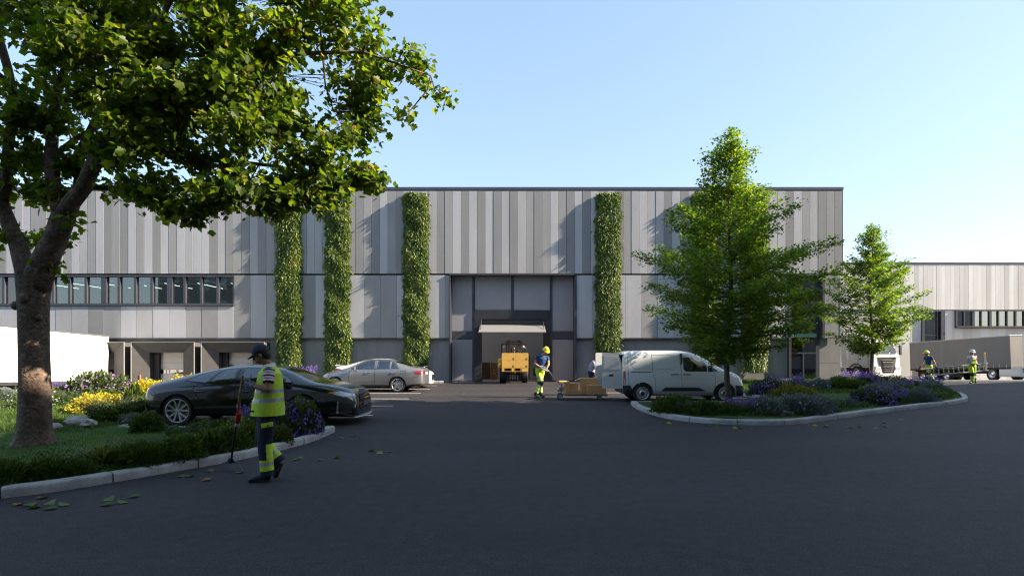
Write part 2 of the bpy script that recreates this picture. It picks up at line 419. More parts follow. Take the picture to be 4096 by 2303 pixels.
kG = kerb('wall_bed_kerb', [(-8.3, 30.2), (-6, 30.2), (-3.75, 30.2)], 'low kerb of the strip along the wall', side=1, w=.12, h=.1)

def bed(name, pts, z, m):
    """planted ground: polygon triangulated in a grid with gentle mounds"""
    bm = bmesh.new(); vs = [bm.verts.new((x, y, 0)) for x, y in pts]; f = bm.faces.new(vs)
    x0, x1 = min(p[0] for p in pts), max(p[0] for p in pts); y0, y1 = min(p[1] for p in pts), max(p[1] for p in pts)
    for ax, lo, hi in (((1, 0, 0), x0, x1), ((0, 1, 0), y0, y1)):
        k = lo + .4
        while k < hi:
            co = (k, 0, 0) if ax[0] else (0, k, 0)
            bmesh.ops.bisect_plane(bm, geom=bm.verts[:]+bm.edges[:]+bm.faces[:], plane_co=co, plane_no=ax); k += .4
    for v in bm.verts:
        edge = v.is_boundary; v.co.z = z(v.co.x, v.co.y) - (.03 if edge else 0)
    bmesh.ops.triangulate(bm, faces=bm.faces); bmesh.ops.recalc_face_normals(bm, faces=bm.faces)
    me = bpy.data.meshes.new(name); bm.to_mesh(me); bm.free(); me.materials.append(m)
    for p in me.polygons:
        p.use_smooth = True
    if len(me.polygons) and sum(p.normal.z for p in me.polygons) < 0: me.flip_normals()
    return setp(obj_from(name, me), kind='structure')
def zl(x, y):
    return .11 + .035*math.sin(x*1.3+1)*math.sin(y*1.1)
def zr(x, y):
    return .12 + .05*math.sin(x*.9)*math.sin(y*.8+.5)
offL = [(p + n*.16) for p, n in zip(kL[1], kL[2])]
LBED = [(p.x, p.y) for p in offL[::3]] + [(-3.96, 12.0), (-8.49, 12.02), (-8.49, 30.1), (-12.95, 30.1), (-12.95, 20.5), (-34, 20.5), (-34, 3.0)]
bed('garden_ground', LBED, zl, M['grass_base'])
offR = [(p + n*.16) for p, n in zip(kR[1], kR[2])]
RBED = [(p.x, p.y) for p in offR[::3]] + [(20.0, 30.6), (9.0, 30.6), (9.0, 17.6), (4.0, 17.6)]
bed('island_ground', RBED, zr, M['grass_base'])
bed('wall_bed_ground', [(-8.3, 30.3), (-3.75, 30.3), (-3.75, 31), (-8.3, 31)], lambda x, y: .07, M['grass_base'])

# ================================================================ MAIN BUILDING
Y0 = 31.0
bld = thing('warehouse', 'long grey warehouse of upright concrete panels with a tall dark gate', 'warehouse', (0, 0, 0))
X_L, X_R = -46.0, 18.5
mb = MB()  # structure shell behind the cladding (openings left free)
def wallseg(x0, x1, z0, z1, y0=Y0+.10, y1=Y0+.40): mb.box(x0, x1, y0, y1, z0, z1)
GX0, GX1 = -3.49, 3.56       # gate
DX0, DX1 = -1.72, 1.77       # door opening
WX1 = -15.56                 # right end of the window strip
TX0, TX1 = 15.55, 17.15      # tall glazing
wallseg(X_L, X_R, 6.02, 10.75)
wallseg(X_L, WX1, 2.42, 4.25); wallseg(WX1, GX0, 2.42, 6.02); wallseg(X_L, GX0, -2.2, 2.42, Y0+.22, Y0+.5)
wallseg(GX1, TX0, 2.42, 6.02); wallseg(GX1, TX0, -2.2, 2.42, Y0+.22, Y0+.5)
wallseg(TX1, X_R, -2.2, 6.02, Y0+.22, Y0+.5)
mb.box(X_L, X_L+.3, Y0+.5, 60, -2.2, 10.75); mb.box(X_R-.3, X_R, Y0+.5, 54.8, -2.2, 10.75)
mb.box(X_L, -7.5, Y0+.4, 60, 10.45, 10.6); mb.box(7.5, X_R-.01, Y0+.4, 60, 10.45, 10.6); mb.box(-7.5, 7.5, 37.2, 60, 10.45, 10.6); mb.box(-7.5, 7.5, Y0+.4, 33.2, 10.45, 10.6)  # unseen roof gap over the gate bay, added to let daylight inside
mb.build('wall', M['black_gap'], bld)
# interior behind the gate and windows
mb = MB(); mb.box(-8, 8, 37.6, 37.75, 0, 10.4); mb.box(-8.1, -8, Y0+.4, 37.6, 0, 10.4); mb.box(8, 8.1, Y0+.4, 37.6, 0, 10.4)
mb.build('interior_wall', mat('interior_paint', (.60, .58, .57), .9, speck=(20, .06)), bld)
mb = MB(); mb.box(-8, 8, Y0+.12, 37.6, -.1, 0.004); mb.build('interior_floor', mat('interior_floor_concrete', (.22, .22, .22), .4, noise=(2, .1)), bld)
mb = MB(); mb.box(X_L+.3, WX1+1.5, 36.0, 36.1, 3.6, 6.1); mb.box(X_L+.3, WX1+1.5, Y0+.4, 36, 5.86, 5.95); mb.box(WX1+1.5, WX1+1.6, Y0+.4, 36, 3.6, 6)
mb.box(X_L+.3, WX1+1.5, Y0+.4, 36, 3.6, 3.7); mb.build('office_room', M['room'], bld)
x = -16.1
while x > -44:
    box_obj('ceiling_lamp', x-.012, x+.012, Y0+.65, Y0+3.4, 5.60, 5.62, M['lamp'], bld); x -= 1.72 if x < -20 else 1.9
# parapet cap
mb = MB(); mb.box(X_L, X_R+.06, Y0-.07, Y0+.5, 10.74, 10.90); mb.box(X_L, X_R+.04, Y0-.035, Y0-.0, 10.66, 10.74); mb.build('coping', M['coping'], bld)
mb = MB(); mb.box(X_R-.02, X_R+.05, Y0-.03, Y0+.06, 6.05, 10.66); mb.build('corner_trim', M['coping'], bld)

def panel_mesh(w, h, m, t=.06, g=.014):
    mb = MB(); mb.box(g/2, w-g/2, -t, 0, 0, h, b=.006); return mb.mesh('panel', m)
def lay(x0, x1, z0, z1, pitch, mats, seq_seed, parent, y=Y0, anchor=None, t=.06, clip=None, name='cladding_panel'):
    rr = random.Random(seq_seed); cache = {}; x = x0; last = -1; i = 0
    while x < x1 - .05:
        w = min(pitch, x1-x); k = rr.choices(range(len(mats)), [3.4, 2.2, 2.2, 1.9])[0]
        if k == last and rr.random() < .55: k = (k+rr.choice((1, 2)))%len(mats)
        last = k; key = (round(w, 3), k)
        if key not in cache: cache[key] = panel_mesh(w, z1-z0, mats[k], t)
        obj_from(name, cache[key], parent, loc=(x, y+rr.uniform(-.006, .006), z0)); x += w; i += 1
PW = .4545
n_l = 141
lay(X_R-PW*141, X_R-.02, 6.06, 10.67, PW, M['panel'], 11, bld)
lay(WX1-.909*33, WX1, 2.46, 4.235, .909, M['panel'], 5, bld)
# taller lower panels between window strip and gate, then gate and glazing
lay(WX1, GX0-.03, 2.46, 5.97, .909, M['panel'], 23, bld)
lay(GX1+.05, TX0-.05, 2.46, 5.97, .909, M['panel'], 31, bld)
lay(TX1+.28, X_R-.02, 2.46, 5.97, .909, M['panel'], 2, bld)
# drip flashing under panels
mb = MB(); mb.box(X_L, GX0-.03, Y0-.075, Y0+.21, 2.405, 2.445); mb.box(GX1+.04, TX0-.06, Y0-.075, Y0+.21, 2.405, 2.445); mb.build('flashing', M['dark_frame'], bld)
# cast concrete base in slabs
cache = {}
def base_slabs(x0, x1, z0, z1, pitch=.909):
    x = x0
    while x < x1-.02:
        w = min(pitch, x1-x); key = (round(w, 3), z0, z1)
        if key not in cache:
            m_ = MB(); m_.box(.002, w-.002, 0, .12, 0, z1-z0); cache[key] = m_.mesh('concrete_slab', M['concrete'])
        obj_from('concrete_slab', cache[key], bld, loc=(x, Y0+.10, z0)); x += w
DOCKS = [(-26.9, 1), (-23.05, 1), (-19.2, 1), (-15.35, 1)]
xs = [X_L] + [v for c, _ in DOCKS for v in (c-.93, c+.93)] + [GX0-.03]
for a, b in zip(xs[::2], xs[1::2]): base_slabs(a, b, -1.6, 2.40)
for c, _ in DOCKS: base_slabs(c-.93, c+.93, 1.66, 2.40)
base_slabs(GX1+.04, TX0-.06, -.3, 2.40)
for z0, z1 in ((-.3, 1.05), (1.06, 2.44)): base_slabs(TX1+.05, X_R, z0, z1, 1.3)
# ---- window strip
def window_group(x0, x1, z0, z1, n, parent, y=Y0, glass=M['glass_win'], fm=M['dark_frame'], mull=.13, sill=.0, post=.0):
    f = MB(); f.box(x0, x1, y-.09, y+.12, z1-.10, z1); f.box(x0, x1, y-.12-sill, y+.12, z0, z0+.14)
    w = (x1-x0)/n
    for i in range(n+1):
        xx = x0+i*w; a = max(x0, xx-mull/2); b = min(x1, xx+mull/2)
        if i == 0: b = x0+mull*.55+post
        f.box(a, b, y-.07, y+.12, z0+.14, z1-.10)
    fo = f.build('window_frame', fm, parent)
    for i in range(n):
        a = x0+i*w+mull*.3; b = x0+(i+1)*w-mull*.3
        box_obj('pane', a, b, y+.05, y+.06, z0+.12, z1-.08, glass, fo)
    return fo
gx = WX1; gi = 0
while gx > X_L+1:
    window_group(gx-3.69, gx, 4.25, 5.98, 4, bld, post=.17); gx -= 3.69; gi += 1
def curtain(x0, x1, z0, z1, y, parent):
    mb = MB(); n = max(6, int((x1-x0)/.035)); mb.smooth = True
    vs = []; 
    for i in range(n+1):
        x = x0+(x1-x0)*i/n; yy = y+.035*math.sin(i*1.25); vs += [(x, yy, z0), (x, yy, z1)]
    mb.add(vs, [(2*i, 2*i+2, 2*i+3, 2*i+1) for i in range(n)]); mb.build('curtain', M['curtain'], parent)
for a, b in ((-22.6, -21.85), (-21.7, -20.95), (-20.8, -20.3), (-18.9, -18.45), (-28.9, -28.3)): curtain(a, b, 4.3, 5.85, Y0+.45, bld)

# ---- gate
g = MB()
gy = Y0-.02
g.box(GX0-.03, GX0+.06, Y0-.14, Y0+.55, 0, 6.06); g.box(GX1-.05, GX1+.04, Y0-.14, Y0+.55, 0, 6.06); g.box(GX0-.03, GX1+.04, Y0-.16, Y0+.55, 5.97, 6.06)
yg = Y0+.42    # panels sit deep in the frame
g.box(GX0+.06, GX1-.05, yg+.05, yg+.14, 3.98, 5.97)      # carrier sheet above the portal
for a, b in ((-2.23, -2.13), (-.02, .07), (2.17, 2.27)): g.box(a, b, yg-.06, yg+.05, 4.03, 5.97)
for a, b in ((-2.23, -2.13), (2.17, 2.27)): g.box(a, b, yg-.06, yg+.14, 0, 4.03)
for a, b in ((GX0+.06, -2.23), (2.27, GX1-.05)):
    g.box(a, b, yg-.03, yg+.05, 2.40, 2.84); g.box(a, b, yg+.05, yg+.14, 0, 3.98)
g.build('gate_frame', M['dark_frame'], bld)
for (a, b, c, d) in ((GX0+.08, -2.25, 2.86, 5.95), (GX0+.08, -2.25, .05, 2.38), (2.29, GX1-.07, 2.86, 5.95), (2.29, GX1-.07, .05, 2.38), (-2.11, -.04, 4.05, 5.95), (.09, 2.15, 4.05, 5.95)):
    box_obj('gate_panel', a, b, yg-.01, yg+.04, c, d, M['gate_panel'], bld, b=.006)
pf = MB(); pf.box(-2.13, DX0, yg-.10, yg+.30, 0, 4.03); pf.box(DX1, 2.17, yg-.10, yg+.30, 0, 4.03); pf.box(DX0, DX1, yg-.10, yg+.30, 3.54, 4.03)
pf.box(DX0, DX1, yg+.05, yg+.1, 3.22, 3.54)
pf.build('portal', mat('portal_metal', (.026, .027, .034), .5, noise=(2, .1)), bld)
lv = MB()
for i in range(5): lv.box(DX0+.02, DX1-.02, yg+.02, yg+.05, 3.24+i*.058, 3.27+i*.058)
lv.build('louvre', mat('louvre_metal', (.09, .09, .095), .5), bld)
flap = MB(); T = Matrix.Translation((0, yg-.10, 3.18)) @ Matrix.Rotation(R(15), 4, 'X')
flap.box(-1.80, 1.83, -1.75, 0, -.03, .03, T=T, b=.01); fo = flap.build('flap_door', mat('flap_paint', (.23, .22, .215), .5, noise=(2, .04)), bld)
arm = MB()
for sx in (-1.72, 1.75): arm.tube([(sx, yg-.1, 3.5), (sx, yg-1.2, 2.94)], .02, 6)
arm.build('flap_stay', M['dark_frame'], fo)

# ---- tall glazing on the right
f = MB(); ty = Y0-.04
f.box(TX0-.06, TX0+.08, ty-.05, Y0+.3, 0, 6.05); f.box(TX0+.08, TX1+.25, ty-.22, Y0+.3, 5.93, 6.05); f.box(TX1+.13, TX1+.25, ty-.22, Y0+.3, 2.42, 5.93)
f.box(TX1-.08, TX1+.13, ty+.1, Y0+.3, 0, 5.93); f.box(TX0+.08, TX1-.08, ty, Y0+.25, 5.83, 5.93)
f.box(TX0+.08, TX1-.08, ty+.02, Y0+.2, 1.58, 1.66); f.box(TX0+.75, TX0+.83, ty+.02, Y0+.2, 0, 1.58); f.box(TX0+.08, TX1-.08, ty+.02, Y0+.2, 0, .12)
f.box(TX0+.08, TX1-.08, ty+.02, Y0+.2, 4.1, 4.16)
tf = f.build('glazing_frame', M['dark_frame'], bld)
box_obj('transom_band', TX0+.08, TX1-.08, ty+.0, Y0+.1, 2.50, 2.72, mat('teal_glass', (.20, .36, .36), .15), tf)
for a, b, c, d in ((TX0+.07, TX1-.07, 2.72, 4.1), (TX0+.07, TX1-.07, 4.15, 5.84), (TX0+.07, TX1-.07, 1.65, 2.5), (TX0+.07, TX0+.76, .1, 1.59), (TX0+.82, TX1-.07, .1, 1.59)):
    box_obj('pane', a, b, Y0+.08, Y0+.09, c, d, M['glass_dark'], tf)
mb = MB(); mb.box(13.5, 18.1, 36, 36.1, 0, 6); mb.box(13.4, 13.5, Y0+.5, 36, 0, 6); mb.box(18.1, 18.2, Y0+.5, 36, 0, 6); mb.box(13.5, 18.1, Y0+.5, 36, 5.9, 6)
mb.build('lobby_room', mat('lobby_paint', (.10, .11, .11), .9), bld)
st = MB()
for i in range(9): st.box(15.1+i*.28, 15.5+i*.28, 33, 34.2, 1.5-i*.17, 1.55-i*.17)
st.build('stair', M['steel'], bld)

# ---- loading docks (each a shelter with its sectional door)
sec = MB()
for i in range(9): sec.box(-.93, .93, 0, .05, i*.313+.004, (i+1)*.313-.004, b=.006)
sec_me = sec.mesh('door_section', M['dock_door'])
for c, _ in DOCKS:
    d = part_empty('loading_dock', bld, (c, 0, 0))
    s = MB(); yo = Y0-.62; yi = Y0-.02; W2, T2 = 1.72, 2.20; w2, t2 = .94, 1.65
    o = [(-W2, -1.15), (-W2, T2), (W2, T2), (W2, -1.15)]; i_ = [(-w2, -1.15), (-w2, t2), (w2, t2), (w2, -1.15)]
    # mitred padded faces falling inward
    for k in range(3):
        a, b2, c2, d2 = o[k], o[k+1], i_[k+1], i_[k]
        s.add([(a[0], yo, a[1]), (b2[0], yo, b2[1]), (c2[0], yi-.28, c2[1]), (d2[0], yi-.28, d2[1])], [(0, 1, 2, 3)])
        s.add([(d2[0], yi-.28, d2[1]), (c2[0], yi-.28, c2[1]), (c2[0], yi+.1, c2[1]), (d2[0], yi+.1, d2[1])], [(0, 1, 2, 3)])
        s.add([(a[0], yo, a[1]), (b2[0], yo, b2[1]), (b2[0], Y0+.11, b2[1]), (a[0], Y0+.11, a[1])], [(0, 3, 2, 1)])
    s.build('dock_pad', M['dock_pad'], d)
    t = MB()
    t.box(-W2-.03, W2+.03, yo-.03, yo+.02, T2, T2+.035); t.box(-W2-.03, -W2+.01, yo-.03, yo+.02, -1.15, T2); t.box(W2-.01, W2+.03, yo-.03, yo+.02, -1.15, T2)
    t.build('dock_trim', M['dock_trim'], d)
    bu = MB(); bu.box(-w2+.01, -w2+.36, Y0-.02, Y0+.12, -1.15, t2-.01); bu.build('shade_strip', M['rubber'], d)  # dark strip standing in for the shaded band beside the left jamb
    do = part_empty('sectional_door', d, (0, Y0+.16, -1.15))
    for i in range(9):
        if i == 5:
            w = MB(); w.box(-.93, .93, 0, .05, i*.313+.004, i*.313+.04); w.box(-.93, .93, 0, .05, (i+1)*.313-.045, (i+1)*.313-.004)
            for a in (-.93, -.33, .27, .87): w.box(a, a+.06, 0, .05, i*.313+.04, (i+1)*.313-.045)
            w.build('window_section', M['dock_door'], do)
            for a in (-.87, -.27, .33): box_obj('door_window', a, a+.54, .02, .03, i*.313+.04, (i+1)*.313-.045, M['glass_dark'], do)
        else:
            m_ = MB(); m_.box(-.93, .93, 0, .05, i*.313+.004, (i+1)*.313-.004, b=.006); m_.build('door_section', M['dock_door'], do)
    box_obj('marker', -1.34, -1.30, yo+.10, yo+.16, -.15, .42, M['orange'], d)
    box_obj('marker', 1.30, 1.34, yo+.10, yo+.16, -.15, .42, M['orange'], d)

# ================================================================ WING
YW = 55.6
wing = thing('warehouse_wing', 'lower cream panelled warehouse wing with dark framed windows behind the trucks', 'warehouse wing')
mb = MB(); mb.box(17, 80, YW+.25, YW+.6, 6.0, 10.45); mb.box(17, 41.2, YW+.25, YW+.6, -2, 6); mb.box(43.5, 44.5, YW+.25, YW+.6, -2, 6); mb.box(44.5, 80, YW+.25, YW+.6, -2, 4.1)
mb.box(17, 80, YW+.6, YW+20, 10.2, 10.4); mb.box(17, 80, YW+5, YW+5.1, -2, 10.2)
mb.build('wall', M['black_gap'], wing)
mb = MB(); mb.box(17, 80, YW-.10, YW+.6, 10.46, 10.64); mb.build('coping', M['coping'], wing)
lay(18.6, 66, 5.88, 10.44, .4545, M['panel_wing'], 77, wing, y=YW)
lay(18.6, 41.2, -1.5, 5.82, .86, M['panel_wing'], 78, wing, y=YW+.10)
lay(43.5, 44.56, -1.5, 5.82, .86, M['panel_wing'], 3, wing, y=YW+.10)
lay(44.56, 66, -1.5, 4.05, .86, M['panel_wing'], 79, wing, y=YW+.10)
window_group(44.56, 48.0, 4.1, 5.84, 4, wing, y=YW-.05, glass=M['glass_pale'], sill=.12, mull=.12, post=.1)
window_group(48.0, 53.2, 4.1, 5.84, 6, wing, y=YW-.05, glass=M['glass_pale'], sill=.12, mull=.12, post=.1)
window_group(53.2, 58.4, 4.1, 5.84, 6, wing, y=YW-.05, glass=M['glass_pale'], sill=.12, mull=.12, post=.1)
f = MB(); f.box(41.2, 41.45, YW-.1, YW+.3, -1.3, 5.84); f.box(43.1, 43.5, YW-.1, YW+.3, -1.3, 5.84); f.box(41.45, 43.1, YW-.1, YW+.3, 5.7, 5.84); f.box(42.75, 42.83, YW, YW+.2, -1.3, 5.7)
f.box(41.45, 42.75, YW, YW+.2, 3.3, 3.36)
wf = f.build('window_frame', M['dark_frame'], wing)
box_obj('pane', 41.45, 42.75, YW+.1, YW+.11, -1.2, 3.3, M['glass_pale'], wf); box_obj('pane', 41.45, 42.75, YW+.1, YW+.11, 3.36, 5.7, M['glass_pale'], wf)
box_obj('pane', 42.83, 43.1, YW+.1, YW+.11, -1.2, 5.7, M['glass_dark'], wf)

# ================================================================ BLOCK BEHIND THE CAMERA (unseen, added so its shadow covers the forecourt; mirrored in the glass)
blk = thing('shadow_block', 'tall plain block added behind the camera, outside the picture, shading the forecourt', 'shadow caster')
mb = MB(); T = Matrix.Translation((0, -4.25, 0)) @ Matrix.Rotation(math.atan(.455), 4, 'Z')
L = math.sqrt(1+.455**2)
mb.box(-60*L, 26.0*L, -16, 0, 0, 17.4, T=T); mb.box(26.0*L, 70*L, -16, 0, 0, 20.9, T=T)  # roof stepped lower at left so sun reaches the maple crown
mb.build('wall', mat('block_render', (.30, .28, .26), .8, noise=(.3, .1)), blk)
wmb = MB()
for k in range(-14, 18):
    for z in (1.2, 4.6, 8.0, 11.4, 14.2):
        wmb.box(k*4.0+.5, k*4.0+2.9, -.05, .02, z, z+1.7, T=T)
o = wmb.build('window', M['glass_dark'], blk); o['kind'] = 'stuff'
# ================================================================ VEGETATION
G_DARK = [(0, (.024, .048, .010)), (.5, (.045, .080, .015)), (.85, (.075, .115, .020)), (1, (.13, .16, .03))]
M['maple'] = leaf_mat('maple_leaf', [(0, (.030, .058, .010)), (.45, (.065, .105, .015)), (.8, (.13, .165, .020)), (.95, (.19, .19, .025)), (.985, (.30, .16, .02)), (1, (.34, .12, .02))], .50, (2.6, 2.7, .6))
M['maple_young'] = leaf_mat('young_maple_leaf', [(0, (.035, .080, .013)), (.5, (.095, .16, .026)), (.9, (.20, .24, .036)), (.99, (.13, .15, .02)), (1, (.30, .15, .02))], .48, (2.3, 2.4, .6))
M['vine'] = leaf_mat('vine_leaf', [(0, (.035, .070, .014)), (.4, (.085, .135, .024)), (.8, (.20, .24, .045)), (.97, (.38, .36, .10)), (1, (.34, .22, .06))], .25, (1.7, 1.8, .7))
M['herb'] = leaf_mat('herb_leaf', G_DARK, .25)
M['herb_mid'] = leaf_mat('mid_green_leaf', [(0, (.028, .055, .012)), (.6, (.055, .095, .018)), (1, (.11, .14, .025))], .3)
M['grey_leaf'] = leaf_mat('grey_leaf', [(0, (.075, .105, .085)), (.6, (.14, .18, .155)), (1, (.24, .28, .25))], .15, (1.2, 1.2, 1))
M['yellow_leaf'] = leaf_mat('yellow_leaf', [(0, (.18, .17, .02)), (.5, (.38, .34, .03)), (1, (.60, .50, .05))], .35, (1.4, 1.3, .5))
M['olive_leaf'] = leaf_mat('olive_leaf', [(0, (.06, .07, .012)), (.6, (.13, .13, .018)), (1, (.26, .22, .03))], .25)
M['blade'] = leaf_mat('grass_blade', [(0, (.034, .085, .008)), (.6, (.065, .140, .012)), (1, (.11, .17, .03))], .35, rough=.7, spec=.12)
M['straw'] = leaf_mat('straw_blade', [(0, (.06, .08, .02)), (1, (.22, .20, .07))], .3)
M['fl_purple'] = leaf_mat('purple_petal', [(0, (.12, .045, .34)), (.6, (.20, .105, .46)), (1, (.34, .22, .62))], .3, (1.3, 1.1, 1.5))
M['fl_lilac'] = leaf_mat('lilac_petal', [(0, (.22, .10, .30)), (.6, (.36, .20, .46)), (1, (.55, .38, .62))], .3, (1.2, 1.1, 1.2))
M['fl_white'] = leaf_mat('white_petal', [(0, (.55, .55, .52)), (1, (.85, .85, .80))], .3, (1, 1, 1))
M['fl_yellow'] = leaf_mat('yellow_petal', [(0, (.55, .30, .01)), (1, (.80, .55, .02))], .25, (1.1, 1, .5))
M['fl_blue'] = leaf_mat('pale_blue_petal', [(0, (.30, .34, .55)), (1, (.55, .58, .80))], .3, (1, 1, 1))

def tubes_mesh(name, lines, m, seg=6):
    mb = MB(); mb.smooth = True
    for pts, rad in lines: mb.tube(pts, rad, seg, cap=False)
    return mb.mesh(name, m)

def wob(a, b, n, amt, rr):
    a, b = Vector(a), Vector(b); out = []
    for i in range(n+1):
        t = i/n; o = Vector((rr.uniform(-1, 1), rr.uniform(-1, 1), rr.uniform(-.6, .6)))*amt*math.sin(PI*t)
        out.append(a.lerp(b, t)+o)
    return out

# ---------------------------------------------------------------- the big maple on the left
rr = random.Random(4)
tree = thing('maple_tree', 'large spreading maple with a leaning forked trunk on the left lawn', 'tree', (0, 0, 0))
BX, BY = -8.30, 9.60
mb = MB(); mb.smooth = True
# trunk with root flare, bark ribs
seg = 40; rings = []
tz = [(0.05, .36), (.12, .31), (.22, .27), (.40, .245), (.70, .232), (1.2, .222), (1.8, .215), (2.4, .218), (2.8, .235), (3.02, .25)]
for z, r in tz:
    ring = []
    for k in range(seg):
        a = 2*PI*k/seg; fl = max(0, (.45-z))/.45
        q = r*(1 + .10*fl*math.cos(7*a+1)+.05*fl*math.cos(13*a)+ .018*math.cos(5*a+z*2)+.012*math.sin(11*a+z*5))
        ring.append((BX+.01*math.sin(z*2)+q*math.cos(a), BY+q*math.sin(a), z))
    rings.append(ring)
vs = [v for r_ in rings for v in r_]
mb.add(vs, [(i*seg+k, i*seg+(k+1) % seg, (i+1)*seg+(k+1) % seg, (i+1)*seg+k) for i in range(len(rings)-1) for k in range(seg)])
mb.tube([(BX, BY, 2.75), (BX+.12, BY, 3.15), (BX+.42, BY-.02, 3.75), (BX+.56, BY-.05, 4.08)], [.225, .205, .175, .175], 20)
mb.tube([(BX, BY, 2.7), (BX-.12, BY, 3.1), (BX-.38, BY+.1, 3.6), (BX-.75, BY+.2, 4.3), (BX-1.1, BY+.3, 5.4), (BX-1.3, BY+.3, 7.0)], [.20, .17, .125, .115, .09, .05], 16)
mb.ball((BX+.0, BY-.21, 2.62), (.09, .05, .10)); mb.ball((BX-.2, BY-.14, 2.5), (.07, .05, .08)); mb.ball((BX+.19, BY-.12, 2.3), (.05, .05, .06))
mb.build('trunk', M['bark'], tree)
LIMBS = [
 ([(BX+.52, BY-.04, 4.0), (BX+.95, BY-.1, 4.55), (BX+1.45, BY-.3, 5.12), (BX+2.3, BY-.5, 5.7), (BX+3.3, BY-.6, 6.25), (BX+4.5, BY-.5, 6.6), (BX+5.8, BY-.3, 6.75), (BX+6.9, BY-.1, 6.45)], [.145, .125, .11, .08, .06, .04, .022, .010]),
 ([(BX+.50, BY, 3.95), (BX+.30, BY+.05, 4.5), (BX+.2, BY+.1, 5.1), (BX+.15, BY+.2, 5.8), (BX+.3, BY+.3, 6.8), (BX+.4, BY+.4, 8.2)], [.15, .12, .10, .085, .06, .03]),
 ([(BX+.48, BY+.05, 3.95), (BX+.55, BY+.25, 4.5), (BX+.52, BY+.35, 5.3), (BX+.9, BY+.6, 6.6), (BX+1.6, BY+.7, 8.0)], [.12, .085, .075, .05, .025]),
 ([(BX+1.45, BY-.3, 5.12), (BX+1.9, BY+.2, 5.25), (BX+2.9, BY+.3, 5.15), (BX+4.1, BY+.2, 5.0), (BX+5.3, BY+.1, 4.75)], [.07, .055, .04, .028, .01]),
 ([(BX+1.45, BY-.3, 5.12), (BX+2.0, BY-.6, 6.1), (BX+2.9, BY-.9, 7.2), (BX+3.8, BY-.8, 8.4)], [.08, .06, .04, .02]),
 ([(BX+2.3, BY-.5, 5.7), (BX+3.0, BY-.9, 5.6), (BX+3.9, BY-1.0, 5.3), (BX+4.6, BY-.9, 4.9)], [.05, .035, .025, .01]),
 ([(BX-.75, BY+.2, 4.3), (BX-.55, BY+.1, 5.2), (BX-.45, BY+.1, 6.2), (BX-.7, BY+.1, 7.2), (BX-.75, BY, 8.2)], [.09, .08, .07, .065, .05]),
 ([(BX-.5, BY+.1, 6.4), (BX-.9, BY, 6.8), (BX-1.6, BY, 7.1)], [.045, .035, .02]),
 ([(BX+.2, BY+.1, 5.1), (BX+.9, BY+.5, 5.9), (BX+1.7, BY+.8, 6.6), (BX+2.6, BY+1.1, 7.4)], [.05, .04, .03, .015]),
 ([(BX+.95, BY-.1, 4.55), (BX+1.5, BY+.5, 4.7), (BX+2.4, BY+.7, 4.75), (BX+3.3, BY+.7, 4.55)], [.05, .04, .03, .012]),
]
for pts, rad in LIMBS:
    q = []; qr = []
    for i in range(len(pts)-1):
        for t in (0, .5):
            p = Vector(pts[i]).lerp(Vector(pts[i+1]), t)
            if t: p += Vector((rr.uniform(-1, 1), rr.uniform(-1, 1), rr.uniform(-1, 1)))*.035
            q.append(p); qr.append(rad[i]*(1-t)+rad[i+1]*t)
    q.append(Vector(pts[-1])); qr.append(rad[-1])
    m_ = MB(); m_.smooth = True; m_.tube(q, qr, 12, cap=True); m_.build('limb', M['bark'], tree)
limb_nodes = np.array([p for pts, _ in LIMBS for a, b in zip(pts, pts[1:]) for p in (a, tuple((np.array(a)+np.array(b))/2), b)])
